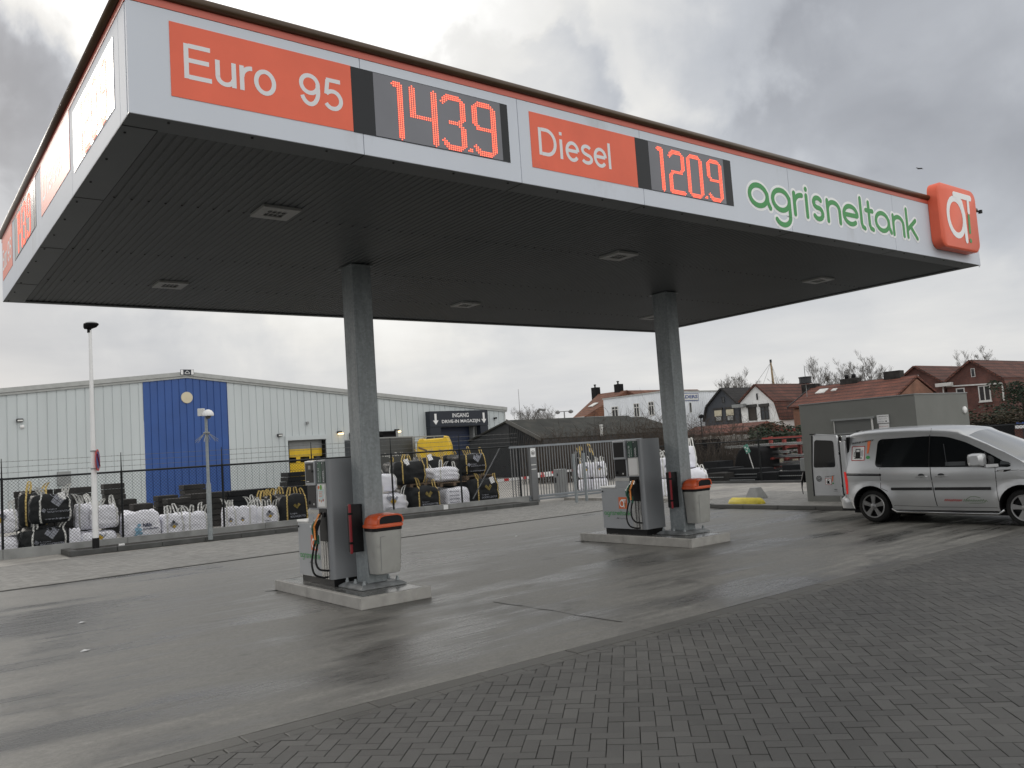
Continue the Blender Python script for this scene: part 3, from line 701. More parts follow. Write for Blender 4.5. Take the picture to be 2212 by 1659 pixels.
def leddigit(fr, ch, u0, u1, z0, z1, parent):
    mb = MB(); nx = 14; 
    wd = {'1': 7, '.': 3}.get(ch, 13); hh = 30
    du = (u1 - u0) / wd; dz_ = (z1 - z0) / hh
    for j in range(hh):
        for i in range(wd):
            p = (i, j)
            if min(segd(p, a, b) for pl in DIG[ch] for a, b in zip(pl, pl[1:])) <= 1.15:
                c = fr(u0 + (i + .5) * du, z0 + (j + .5) * dz_, .0075)
                r = min(du, dz_) * .42
                r = dz_ * .44
                mb.disc(c, fr.n, r, 6, 0, th=.002); mb.disc(c + fr.n * .0032, fr.n, r * .42, 6, 1)
    return part('led_digit', mb, [M['led'], M['ledcore']], parent)
def display(fr, a0, b0, b1, a1, z0, z1, digs, side=1):
    f_ = plate('price_display', fr, a0, a1, z0, z1, M['scrframe'])
    mb = MB(); fr.box(mb, b0, b1, z0 + .006, z1 - .006, .0045, .006); part('display_pane', mb, M['screen'], f_)
    for ch, u0, u1 in digs: leddigit(fr, ch, u0, u1, z0 + .008, z1 - .042, f_)
    return f_
display(FF, 3.380, 3.60, 5.03, 5.125, 4.748, 5.352, [('1', 3.755, 3.90), ('4', 3.965, 4.275), ('3', 4.305, 4.60), ('.', 4.602, 4.665), ('9', 4.672, 4.968)])
display(FF, 6.967, 7.185, 8.55, 8.70, 4.752, 5.345, [('1', 7.285, 7.43), ('2', 7.505, 7.80), ('0', 7.835, 8.13), ('.', 8.135, 8.195), ('9', 8.21, 8.505)])
# left side signs
sl = plate('price_sign', FL, -10.52, -8.765, 4.85, 5.45, M['orange'])
mb = MB(); hword(mb, 'Diesel', FL, -10.40, 4.99, 1.15, .30); part('lettering', mb, M['lettering'], sl)
sl = plate('price_sign', FL, -14.12, -13.05, 4.85, 5.45, M['orange'])
mb = MB(); hword(mb, 'Euro', FL, -14.08, 4.99, .46, .29); hword(mb, '95', FL, -13.52, 4.99, .38, .29); part('lettering', mb, M['lettering'], sl)
display(FL, -8.56, -8.45, -6.98, -6.87, 4.75, 5.34, [('1', -8.25, -8.1), ('2', -8.05, -7.78), ('0', -7.74, -7.47), ('.', -7.45, -7.39), ('9', -7.38, -7.1)])
display(FL, -12.78, -12.68, -11.05, -10.92, 4.85, 5.44, [('1', -12.5, -12.35), ('4', -12.3, -12.02), ('3', -11.98, -11.7), ('.', -11.68, -11.62), ('9', -11.6, -11.32)])
# ---- rounded green word
def arc(cx, cy, r, a0, a1, n=14, ry=None): return [(cx + r * cos(radians(a0 + (a1 - a0) * i / n)), cy + (ry or r) * sin(radians(a0 + (a1 - a0) * i / n))) for i in range(n + 1)]
def ring(cx, cy, r, n=26): return ('c', arc(cx, cy, r, 0, 360, n)[:-1])
GL = {'a': (1.06, [ring(.46, .5, .40), ('o', [(.86, .62), (.88, .3), (.98, .08)])]),
      'g': (1.02, [ring(.46, .5, .40), ('o', [(.86, .62), (.86, -.12)] + arc(.50, -.12, .36, 0, -150, 10))]),
      'r': (.62, [('o', [(.1, .92), (.1, .05)]), ('o', arc(.48, .5, .38, 178, 88, 8))]),
      'i': (.32, [('o', [(.1, .92), (.1, .05)]), ('o', [(.1, 1.17), (.1, 1.19)])]),
      's': (.78, [('o', arc(.36, .72, .21, 35, 250, 10) + arc(.36, .28, .235, 70, -150, 10))]),
      'n': (.92, [('o', [(.1, .92), (.1, .05)]), ('o', arc(.43, .56, .33, 180, 0, 12) + [(.76, .05)])]),
      'e': (.98, [('o', [(.12, .5), (.82, .5)]), ('o', arc(.46, .5, .39, 4, 310, 22))]),
      'l': (.42, [('o', [(.1, 1.35), (.1, .25), (.15, .10), (.27, .04)])]),
      't': (.50, [('o', [(.16, 1.25), (.16, .25), (.22, .10), (.36, .05)]), ('o', [(-.02, .88), (.38, .88)])]),
      'k': (.84, [('o', [(.1, 1.35), (.1, .05)]), ('o', [(.68, .90), (.14, .42)]), ('o', [(.34, .55), (.72, .05)])])}
def word(mb, fn, u, v, w, h, txt, sw=.185, mi=0, sh=0.0, spread=.0):
    tot = sum(GL[c][0] for c in txt) + .02
    sx = w / tot; sy = h; x = 0; lay = 0
    for c in txt:
        adv, st = GL[c]
        for kind, pts in st:
            lay += 1
            mb.stroke([((x + a) * sx / sy, b) for a, b in pts], sw + spread, (lambda a, b, l_=lay: fn(u + a * sy, v + b * sy, l_ * .00012 + sh)), mi, closed=(kind == 'c'), n=6)
        x += adv
def fn3(fr, lift): return lambda a, b, e_=0.0: fr(a, b, lift + e_)
GO = MB(); word(GO, fn3(FF, .001), 9.02, 4.795, 4.44, .345, 'agrisneltank', .20, 0, 0, .20); part('logo_outline', GO, M['halo'], can)
GW = MB(); word(GW, fn3(FF, .0048), 9.02, 4.795, 4.44, .345, 'agrisneltank', .20); part('logo_lettering', GW, M['green'], can)
def at_mark(mb, fn, u, v, s, mw, mg):
    f2 = lambda e_: (lambda a, b: fn(u + a * s, v + b * s, e_))
    mb.stroke(arc(.40, .44, .24, 0, 360, 24, .27)[:-1], .085, f2(0), mw, closed=True)
    mb.stroke([(.66, .12), (.655, .50), (.60, .68), (.44, .765)][::-1] + [], .085, f2(.0012), mw)
    mb.stroke([(.40, .775), (.90, .775)], .085, f2(.0018), mw)
    mb.stroke([(.82, .74), (.81, .56)], .07, f2(.0024), mw)
    mb.stroke([(.80, .50), (.785, .26)], .06, f2(.0024), mg); mb.stroke([(.78, .13), (.78, .132)], .07, f2(.0024), mg)
# rounded orange box sign
ab = thing('box_sign', 'thick rounded orange box sign with white letters at the right end of the canopy', 'sign', (14.6, 6.35, 4.72))
def rrect(x0, x1, z0, z1, r, n=6):
    P = []
    for (cx_, cz_, a0) in ((x1 - r, z1 - r, 0), (x0 + r, z1 - r, 90), (x0 + r, z0 + r, 180), (x1 - r, z0 + r, 270)):
        P += [(cx_ + r * cos(radians(a0 + 90 * i / n)), cz_ + r * sin(radians(a0 + 90 * i / n))) for i in range(n + 1)]
    return P
BX0, BX1, BZ0, BZ1, BY = 13.87, 15.24, 4.70, 5.79, 6.26
R0 = rrect(BX0, BX1, BZ0, BZ1, .17); Rs = rrect(BX0 + .025, BX1 - .025, BZ0 + .025, BZ1 - .025, .15)
mb = MB(); mb.loft([[V((x, CYA - .006, z)) for x, z in R0], [V((x, BY + .02, z)) for x, z in R0], [V((x, BY, z)) for x, z in Rs]][::-1])
part('box', mb, M['orange'], ab, smooth='auto')
mb = MB(); at_mark(mb, lambda a, b, e_=0.: V((a, BY - .003 - e_, b)), BX0 + .09, BZ0 + .03, 1.17, 0, 1); part('emblem', mb, [M['halo'], M['green']], ab)
# small bracket light at the corner
mb = MB(); mb.tube([(15.5, 6.44, 5.52), (15.72, 6.40, 5.54)], .018, 6); mb.lathe((15.72, 6.40, 5.50), (0, 0, 1), [(.001, 0), (.035, .005), (.035, .06), (.001, .07)], 10)
solo('sensor', mb, M['black'], 'tiny black sensor on a short arm at the right canopy corner', 'sensor')
# recessed canopy lights
def clight(x, y):
    t = thing('canopy_light', '', 'light', (x, y, 4.56), 0, 'recessed lights under the canopy')
    mb = MB(0); w = .205; i_ = .105
    for a, b, c, d in ((-w, w, -w, -i_), (-w, w, i_, w), (-w, -i_, -i_, i_), (i_, w, -i_, i_)): mb.box(a, b, c, d, -.014, .02)
    part('frame', mb, M['clframe'], t, bevel=.004)
    mb = MB(0); mb.box(-i_, i_, -i_, i_, .002, .01); g = part('lamp_glass', mb, M['lampglass'], t)
    mb = MB(0)
    for k in (-.05, 0, .05): mb.box(k - .004, k + .004, -i_, i_, -.006, .001)
    mb.box(-i_, i_, -.004, .004, -.0065, .0005); part('grille', mb, M['clframe'], g)
    return t
LP = [(3.43, 8.42, 'canopy light nearest the camera, left row'), (3.40, 12.35, 'canopy light in the far left corner'), (8.61, 8.45, 'canopy light in the middle of the near row'),
      (8.60, 12.42, 'canopy light between the two columns in the far row'), (13.68, 8.44, 'canopy light near the right end, near row'), (13.63, 12.5, 'canopy light half hidden behind the right column top')]
l0 = clight(LP[0][0], LP[0][1]); l0['label'] = 'square white ' + LP[0][2]
for x, y, lb in LP[1:]: dup(l0, (x - LP[0][0], y - LP[0][1], 0), 'square white ' + lb)

# columns
def column(x0, x1, y0, y1, label):
    t = thing('steel_column', label, 'column', ((x0 + x1) / 2, (y0 + y1) / 2, .15), 0, 'galvanised columns of the canopy')
    mb = MB(); mb.box(x0, x1, y0, y1, .20, 4.575); part('shaft', mb, M['galv'], t, bevel=.012)
    mb = MB(); c = ((x0 + x1) / 2, (y0 + y1) / 2); a = .36
    mb.loft([[V((c[0] + sx * w, c[1] + sy * w, z)) for sx, sy in ((-1, -1), (1, -1), (1, 1), (-1, 1))] for w, z in ((a - .02, .151), (a - .02, .168), (a - .07, .20), (a - .09, .208))])
    part('base_plate', mb, M['platesteel'], t)
    mb = MB(); mb.box(x0 - .03, x1 + .03, y0 - .03, y1 + .03, 4.545, 4.556); part('cap_plate', mb, M['galv'], t)
    for sx in (-1, 1):
        for sy in (-1, 0, 1):
            mb = MB(); mb.lathe((c[0] + sx * .25, c[1] + sy * .25, .19), (0, 0, 1), [(.026, 0), (.026, .04), (.018, .05), (.017, .075), (.001, .08)], 8); part('anchor_bolt', mb, M['galv'], t, smooth='auto')
    return t
column(5.243, 5.530, 10.26, 10.60, 'left galvanised steel canopy column, the one nearest the camera')
column(11.545, 11.835, 10.22, 10.56, 'right galvanised steel canopy column, the one further away')

# islands
def island():
    t = thing('pump_island', 'raised concrete island under the near pump with a wet dark top', 'pump island', (5.29, 11.0, 0), 0, 'pump islands')
    mb = MB(0); hx, hy = .512, 1.415; w = .07
    mb.box(-hx, hx, -hy, -hy + w, 0, .15); mb.box(-hx, hx, hy - w, hy, 0, .15); mb.box(-hx, -hx + w, -hy + w, hy - w, 0, .15); mb.box(hx - w, hx, -hy + w, hy - w, 0, .15)
    part('kerb_frame', mb, M['island'], t, bevel=.008)
    mb = MB(0); mb.box(-hx + w, hx - w, -hy + w, hy - w, 0, .146); part('top_slab', mb, M['islandtop'], t)
    mb = MB(0)
    for sx, y in ((-1, hy - .06), (1, -hy + .9)): mb.prism([(sx * hx, y, .0045), (sx * (hx + .16), y - .03 * sx, .0045), (sx * hx, y - .07, .0045)][::sx], (0, 0, .004))
    part('joint_gap', mb, M['black'], t)
    return t
i0 = island(); i1 = dup(i0, (6.19, 0, 0), 'raised concrete island under the far pump with a wet dark top')

# pumps
PX0 = 4.985
def pump():
    t = thing('fuel_pump', 'grey self-service fuel pump on the left island, nearest the camera', 'fuel pump', (PX0 + .25, 11.35, .15), 0, 'fuel pumps')
    F = Fr((PX0, 0, 0), (0, -1, 0), (-1, 0, 0))
    X1 = PX0 + .50
    mb = MB(); mb.box(PX0 + .03, X1 - .02, 10.83, 11.90, .147, .245); part('plinth', mb, M['black'], t)
    mb = MB(); mb.box(PX0, X1, 10.85, 11.93, .245, 1.0); mb.box(PX0, X1, 10.85, 11.53, 1.0, 1.135); part('cabinet', mb, M['silver'], t, bevel=.006)
    mb = MB(); mb.box(PX0 - .008, X1 + .005, 11.535, 11.955, 1.003, 1.045); part('shelf', mb, M['shelf'], t, bevel=.015)
    mb = MB(); mb.box(PX0 - .004, X1, 10.86, 11.535, 1.137, 1.20); part('steel_band', mb, M['steel'], t)
    mb = MB(); mb.box(PX0 + .012, X1, 10.86, 11.53, 1.20, 1.90); tw = part('tower', mb, M['silver'], t, bevel=.004)
    # side panel with rounded front edge
    mb = MB(); prof = [(X1 + .005, 10.80)] + [(PX0 + .055 + .06 * cos(radians(a)), 10.86 + .06 * sin(radians(a))) for a in (270, 247, 225, 202, 180)] + [(PX0 - .005, 10.885), (X1 + .005, 10.885)]
    mb.loft([[V((x, y, z)) for x, y in prof][::-1] for z in (.247, 1.905)]); part('side_panel', mb, M['pumpside'], t, smooth='auto')
    mb = MB(); prof2 = [(X1 + .005, 11.50), (X1 + .005, 11.545), (PX0 + .03, 11.545), (PX0 + .012, 11.53), (PX0 + .012, 11.50)]
    # payment screen
    sm = None
    mb = MB(); F.box(mb, -11.505, -11.165, 1.545, 1.895, -.02, .035); sm = part('payment_unit', mb, M['silver'], t, bevel=.01)
    mb = MB(); F.box(mb, -11.470, -11.205, 1.585, 1.865, .035, .038); sc_ = part('screen', mb, M['black'], sm)
    mb = MB(); F.box(mb, -11.37, -11.29, 1.775, 1.83, .038, .040); part('display', mb, M['mgrey'], sc_)
    mb = MB(); F.box(mb, -11.44, -11.36, 1.597, 1.608, .038, .040); part('label_strip', mb, M['lampframe'], sc_)
    mb = MB(); F.box(mb, -11.25, -11.21, 1.73, 1.76, .038, .048); part('lock', mb, M['blackm'], sc_)
    mb = MB(); F.box(mb, -11.495, -11.215, 1.225, 1.54, -.013, .012); kp = part('card_panel', mb, M['black'], t)
    mb = MB(); mb.lathe(F(-11.44, 1.30, .012), F.n, [(.03, 0), (.03, .006), (.018, .008), (.018, .002), (.001, .002)], 14); part('receipt_slot', mb, M['blackm'], kp, smooth='auto')
    mb = MB(); F.box(mb, -11.30, -11.27, 1.265, 1.29, .012, .014); part('mark', mb, M['white'], kp)
    mb = MB(); F.box(mb, -11.20, -11.165, 1.225, 1.54, -.013, .010); part('pilaster', mb, M['silver'], t)
    g1 = plate('grade_panel', F, -11.125, -10.995, 1.575, 1.875, M['pgreen'], .014, t); g2 = plate('grade_panel', F, -10.985, -10.865, 1.575, 1.875, M['pgreen2'], .014, t)
    rot = lambda u0, v0: (lambda a, b: F(u0 - b, v0 + a, .016))
    mb = MB(); mb.text('EURO 95', rot(-11.065, 1.590), 0, 0, .20, .034, bold=.01); mb.text('Ongelood', rot(-11.015, 1.590), 0, 0, .15, .022); mb.disc(F(-11.10, 1.855, .016), F.n, .008, 8); part('lettering', mb, M['lettering'], g1)
    mb = MB(); mb.text('DIESEL', rot(-10.905, 1.590), 0, 0, .165, .036, bold=.01); F.box(mb, -10.965, -10.95, 1.845, 1.862, .0145, .016); part('lettering', mb, M['lettering'], g2)
    pf = plate('poster_frame', F, -11.125, -10.875, 1.235, 1.565, M['frame'], .022, t)
    mb = MB(); F.box(mb, -11.105, -10.895, 1.255, 1.545, .022, .024); ps = part('poster', mb, M['white'], pf)
    for cname, mm, pts in (('poster_print', M['bagcyan'], None),):
        mb = MB()
        mb.poly([F(*q, .0252) for q in [(-11.095 + .19 * i / 8, 1.43 - .12 * sin(pi * i / 8) ** .6) for i in range(9)] + [(-10.905, 1.49), (-11.095, 1.49)]])
        part(cname, mb, mat('poster_pale_blue', (.55, .66, .66), .5), ps)
    mb = MB(); mb.disc(F(-11.075, 1.515, .026), F.n, .028, 12, 0); mb.disc(F(-11.00, 1.515, .0262), F.n, .038, 12, 1); mb.disc(F(-11.06, 1.335, .0262), F.n, .02, 12, 2); mb.disc(F(-11.0, 1.325, .0262), F.n, .02, 12, 2); mb.disc(F(-10.94, 1.34, .0262), F.n, .02, 12, 3)
    for k in range(4): F.box(mb, -11.07, -10.95 - .02 * (k % 2), 1.45 - k * .022, 1.457 - k * .022, .0255, .0262, 4)
    part('poster_dots', mb, [M['stickor'], mat('fresh_green', (.15, .42, .06), .5), mat('peach', (.6, .33, .2), .5), M['stickred'], M['stickor']], ps)
    # nozzle bay
    mb = MB(); F.box(mb, -11.135, -10.885, .765, 1.215, .001, .010); bay = part('nozzle_bay', mb, M['black'], t)
    mb = MB()
    for a in (-11.07, -10.965): F.box(mb, a - .035, a + .035, 1.10, 1.17, .010, .03)
    part('holster', mb, M['blackm'], bay, bevel=.008)
    mb = MB()
    for a0_, a1_ in ((-11.12, -11.035), (-11.02, -10.965), (-10.945, -10.89)): F.box(mb, a0_, a1_, .25, .765, .001, .012)
    part('steel_strip', mb, M['steel'], t)
    mb = MB()
    for a0_, a1_ in ((-11.034, -11.021), (-10.964, -10.946)): F.box(mb, a0_, a1_, .25, .765, .0005, .008)
    part('strip_gap', mb, M['black'], t)
    # nozzles and hoses
    def nozzle(a, col, mainc, sp):
        mb = MB()
        mb.tube([F(a + .01, 1.135, .05), F(a - .012, 1.06, .075)], .012, 8, 2)                   # spout
        mb.tube([F(a - .012, 1.075, .075), F(a - .035, 1.00, .11), F(a - .055, .93, .12)], [.022, .034, .030], 8, 1)   # body
        mb.tube([F(a - .055, .94, .12), F(a - .05, .86, .115), F(a - .04, .77, .10)], [.026, .020, .018], 8, 1)
        mb.tube([F(a - .035, 1.0, .12), F(a - .09, .96, .125), F(a - .085, .88, .12), F(a - .05, .84, .115)], .008, 6, 1)
        if sp:
            mb.prism([F(a - .01, 1.155, .085), F(a + .030, 1.155, .085), F(a - .015, .985, .15), F(a - .018, .80, .14), F(a - .052, .80, .14), F(a - .052, .985, .15)], F.n * .012, 0)
        return part('nozzle', mb, [M[col], M[mainc], M['steel']], t, smooth='auto')
    n1_ = nozzle(-11.055, 'ngreen', 'ngreen', False); n2_ = nozzle(-10.965, 'norange', 'black', True)
    mb = MB()
    for k, ch in enumerate('DIESEL'): mb.text(ch, (lambda a, b: F(-11.012 + .030 * (k == 0) + .018 * (k == 1) + .006 * (k == 2) + a, 1.095 - k * .054 + b, .1505 + .012 + .002 - .02 * max(0, 1 - k) * 0)), 0, 0, .018, .022)
    part('lettering', mb, M['black'], n2_)
    mb = MB(); mb.disc(F(-11.10, .985, .165), F.n, .018, 10); part('grade_dot', mb, M['white'], n1_)
    def hose(p):
        mb = MB(); pts = [V(q) for q in p]; C_ = []
        for i in range(len(pts) - 1):
            p0 = pts[max(i - 1, 0)]; p1 = pts[i]; p2 = pts[i + 1]; p3 = pts[min(i + 2, len(pts) - 1)]
            for s_ in range(6):
                u = s_ / 6; C_.append(.5 * ((2 * p1) + (p2 - p0) * u + (2 * p0 - 5 * p1 + 4 * p2 - p3) * u * u + (3 * p1 - p0 - 3 * p2 + p3) * u ** 3))
        C_.append(pts[-1]); mb.tube(C_, .0145, 8); return part('hose', mb, M['rubber'], t, smooth=True)
    hose([F(-11.095, .78, .10), F(-11.13, .62, .13), F(-11.14, .45, .15), F(-11.08, .32, .14), F(-11.0, .275, .06), F(-10.955, .275, .01)])
    hose([F(-11.005, .78, .10), F(-11.03, .62, .13), F(-11.0, .48, .15), F(-10.94, .40, .13), F(-10.90, .375, .05), F(-10.90, .37, .01)])
    mb = MB()
    for a, z in ((-11.095, .80), (-11.005, .80)): mb.tube([F(a, z + .06, .105), F(a - .003, z - .06, .10)], .019, 8)
    part('hose_sleeve', mb, [M['ngreen']], t, smooth='auto')
    pl = plate('logo_plate', F, -11.475, -11.255, .62, .838, M['stickor'], .003, t)
    mb = MB(); at_mark(mb, lambda a, b, e_=0.: F(a, b, .0045 + e_), -11.475, .622, .215, 0, 1); part('emblem', mb, [M['halo'], M['green']], pl)
    mb = MB(); word(mb, lambda a, b, e_=0.: F(a, b, .002 + e_), -11.885, .498, .715, .062, 'agrisneltank', .19); part('logo_lettering', mb, M['green'], t)
    mb = MB(); rs = random.Random(5); mb.stroke([(-11.53 + .018 * i, .435 + rs.uniform(-.012, .012)) for i in range(16)], .005, F.at(.002)); mb.stroke([(-11.56, .43), (-11.52, .46), (-11.50, .425), (-11.54, .44)], .005, F.at(.0026)); part('script_print', mb, M['dark'], t)
    mb = MB(); mb.lathe(F(-11.895, .945, .0), F.n, [(.016, 0), (.016, .012), (.001, .014)], 12); part('knob', mb, M['black'], t, smooth='auto')
    return t
p0_ = pump(); dup(p0_, (6.185, 0, 0), 'grey self-service fuel pump on the right island, further away')

# litter bins on the columns
def bin_(cx_, yb, label):
    t = thing('litter_bin', label, 'litter bin', (cx_, yb - .17, .33), 0, 'litter bins on the canopy columns')
    def rr(w, d, r, z, dy=0): return [V((cx_ + a, yb - .165 + b + dy, z)) for a, b in rrect(-w / 2, w / 2, -d / 2, d / 2, r, 4)]
    mb = MB(); mb.loft([rr(.30, .22, .05, .335, .02), rr(.36, .27, .06, .345, .01), rr(.375, .28, .06, .40), rr(.43, .31, .06, .93)]); bd = part('bin_body', mb, M['bingrey'], t, smooth='auto')
    mb = MB(); mb.loft([rr(.445, .32, .06, .905), rr(.45, .325, .06, .955)], capb=False); part('bin_liner', mb, M['black'], t, smooth='auto')
    mb = MB(); mb.loft([rr(.44, .31, .06, .945), rr(.475, .35, .07, .95), rr(.48, .355, .07, .975), rr(.475, .35, .07, .985), rr(.45, .33, .08, 1.0), rr(.45, .33, .09, 1.04), rr(.42, .30, .10, 1.085), rr(.34, .25, .10, 1.115), rr(.20, .14, .06, 1.13)])
    lid = part('bin_lid', mb, M['binorange'], t, smooth='auto')
    mb = MB(); A = [(-.165, 1.000), (-.165, 1.05), (-.14, 1.085), (-.08, 1.10), (.10, 1.10), (.155, 1.085), (.175, 1.05), (.175, 1.000)]
    mb.prism([V((cx_ + .02 + a, yb - .342, z)) for a, z in A], (0, .10, 0)); part('opening', mb, M['black'], lid)
    mb = MB(); 
    P_ = [(-.185, 1.0), (-.185, 1.055), (-.155, 1.10), (-.085, 1.12), (.105, 1.12), (.17, 1.10), (.195, 1.055), (.195, 1.0)]
    for i in range(7):
        mb.add([V((cx_ + .02 + A[i][0], yb - .350, A[i][1])), V((cx_ + .02 + A[i + 1][0], yb - .350, A[i + 1][1])), V((cx_ + .02 + P_[i + 1][0], yb - .350, P_[i + 1][1])), V((cx_ + .02 + P_[i][0], yb - .350, P_[i][1])),
                V((cx_ + .02 + A[i][0], yb - .28, A[i][1])), V((cx_ + .02 + A[i + 1][0], yb - .28, A[i + 1][1])), V((cx_ + .02 + P_[i + 1][0], yb - .26, P_[i + 1][1])), V((cx_ + .02 + P_[i][0], yb - .26, P_[i][1]))],
               [(0, 1, 2, 3), (0, 4, 5, 1), (3, 2, 6, 7)])
    part('hood', mb, M['binorange'], lid)
    mb = MB()
    yb2 = yb - .322
    for (a, b) in (((-.13, .83), (-.13, .38)), ((-.13, .83), (-.06, .84))): mb.bar((cx_ + a[0], yb2 + (.83 - a[1]) * .03 - .002, a[1]), (cx_ + b[0], yb2 + (.83 - b[1]) * .03 - .002, b[1]), .004, .004)
    part('moulding_line', mb, M['mgrey'], bd)
    return t
bin_(5.415, 10.26, 'grey litter bin with orange lid on the left canopy column')
bin_(11.745, 10.22, 'grey litter bin with orange lid on the right canopy column')
# extinguisher cabinets
def cabinet(x1, yc, label):
    t = thing('extinguisher_cabinet', label, 'cabinet', (x1 - .1, yc, .62), 0, 'fire cabinets on the canopy columns')
    mb = MB(); mb.box(x1 - .175, x1, yc - .09, yc + .03, .63, 1.27); part('case', mb, M['black'], t, bevel=.015)
    mb = MB(); mb.box(x1 - .20, x1 - .165, yc - .096, yc - .066, .62, 1.28); dr = part('door_rim', mb, M['redp'], t, bevel=.008)
    for z in (.76, 1.15): mb = MB(); mb.box(x1 - .206, x1 - .15, yc - .103, yc - .055, z - .015, z + .015); part('latch', mb, M['blackm'], dr, bevel=.004)
    return t
cabinet(5.24, 10.42, 'black and red fire extinguisher cabinet on the left canopy column')
cabinet(11.542, 10.39, 'black and red fire extinguisher cabinet on the right canopy column')
# scraps on the slab
for (p, lb) in (((176, 1346), 'pale scrap of paper on the wet slab left of the pump'), ((183, 1407), 'smaller pale scrap of paper nearer the camera on the slab'), ((1116, 1159), 'tiny pale scrap on the slab between the two islands')):
    g = onZ(p); mb = MB(); mb.add([g + V((-.05, -.01, .004)), g + V((.02, -.03, .012)), g + V((.06, .01, .005)), g + V((0, .03, .018))], [(0, 1, 2, 3)]); solo('litter', mb, M['white'], lb, 'litter')

# ------------------------------------------------------------------ kiosk
ks = thing('kiosk', 'small flat-roofed grey rendered building behind the silver van', 'building', (19.7, 10.8, .09))
KX, KY0, KY1, KZ = 18.42, 9.30, 12.24, 2.49
FK = Fr((KX, 0, 0), (0, -1, 0), (-1, 0, 0))
mb = MB(); mb.box(KX, 20.95, KY0, KY1, .05, KZ); part('wall', mb, M['kiosk'], ks, bevel=.01)
mb = MB(); mb.box(KX - .012, 20.962, KY0 - .012, KY1 + .012, KZ + .001, KZ + .022); part('roof_edge', mb, M['mgrey'], ks)
mb = MB(); FK.box(mb, -11.30, -10.33, .1, 2.03, .001, .03); dr = part('shutter', mb, M['kioskdoor'], ks)
mb = MB(); FK.box(mb, -11.36, -10.28, 2.03, 2.075, .001, .07); part('lintel', mb, M['mgrey'], dr)
mb = MB(); FK.box(mb, -10.345, -10.31, .1, 2.029, .03, .055); FK.box(mb, -11.31, -11.295, .1, 2.029, .03, .045); part('guide_rail', mb, M['frame'], dr)
mb = MB(); FK.box(mb, -11.38, -10.60, 1.70, 1.73, .001, .05); part('ledge', mb, M['mgrey'], ks)
s1 = thing('camera_notice', 'white camera warning notice on the grey kiosk wall, upper of two', 'sign', (KX, 10.08, 1.9))
mb = MB(); FK.box(mb, -10.225, -9.925, 1.895, 2.10, .001, .012); part('board', mb, M['mgrey'], s1)
mb = MB(); FK.box(mb, -10.215, -9.935, 1.905, 2.09, .012, .014); pb = part('face', mb, M['white'], s1)
mb = MB(); mb.text('CAMERABEWAKING', FK.at(.0155), -10.20, 2.045, .25, .022, bold=.01)
for k in range(2): mb.text('eigendommen beveiligd', FK.at(.0155), -10.18, 2.01 - .02 * k, .20, .010)
FK.box(mb, -10.02, -9.985, 1.93, 1.955, .0145, .0155); mb.text('BEVEILIGING', FK.at(.0155), -10.19, 1.93, .14, .016); part('lettering', mb, M['dark'], pb)
s2 = thing('notice', 'smaller white notice with red writing below the camera warning', 'sign', (KX, 10.05, 1.76))
mb = MB(); FK.box(mb, -10.19, -9.945, 1.765, 1.885, .001, .010); pb = part('board', mb, M['white'], s2)
mb = MB(); mb.text('Bij calamiteiten', FK.at(.0115), -10.175, 1.815, .21, .026); part('lettering', mb, M['stickred'], pb)
mb = MB(); mb.lathe((20.72, KY0 - .001, 2.09), (0, -1, 0), [(.085, 0), (.085, .03), (.06, .05), (.001, .055)], 16); solo('wall_vent', mb, M['white'], 'round white vent near the right corner of the grey kiosk', 'vent', smooth='auto')
hb = thing('air_unit', 'small grey box with a black hose on the left side of the kiosk', 'air unit', (18.7, 12.3, .8))
mb = MB(); mb.box(18.50, 18.85, 12.245, 12.42, .84, 1.17); part('box', mb, M['mgrey'], hb, bevel=.02)
mb = MB(); mb.box(18.54, 18.72, 12.25, 12.38, .56, .835); mb.tube([(18.55, 12.36, .80), (18.5, 12.40, .6), (18.5, 12.42, .42), (18.5, 12.40, .27)], [.035, .03, .012, .010], 8); part('hose_gun', mb, M['black'], hb)

# yellow stop and concrete pyramids
g0 = onZ(k4(1072, 1178), .1); g1 = onZ(k4(1322, 1181), .1)
g0.x = g1.x = 17.62; mb = MB(); yA, yB = 14.05, 13.0
def cap(y, w, h): return [V((17.68 + w * cos(radians(a)), y, .10 + h * max(0, sin(radians(a))))) for a in (-1, 15, 40, 65, 90, 115, 140, 165, 181)]
mb.loft([cap(yA, .07, .05), cap(yA - .04, .11, .11), cap(yA - .10, .125, .15), cap(yB + .10, .125, .15), cap(yB + .04, .11, .11), cap(yB, .07, .05)][::-1])
solo('wheel_stop', mb, M['yellowk'], 'yellow rounded wheel stop on the kerb pad beyond the right bin', 'wheel stop', smooth='auto')
g = onZ(k4(1325, 1112), .1)
mb = MB(); c = V((19.9, 14.9, .09))
c = onZ(k10(1195, 828), .093); 
mb.loft([[c + V((sx * w, sy * w, z)) for sx, sy in ((-1, -1), (1, -1), (1, 1), (-1, 1))] for w, z in ((.225, 0), (.215, .04), (.11, .30))])
solo('concrete_marker', mb, M['conc'], 'pale concrete pyramid on the road behind the yellow wheel stop', 'marker', bevel=.01)

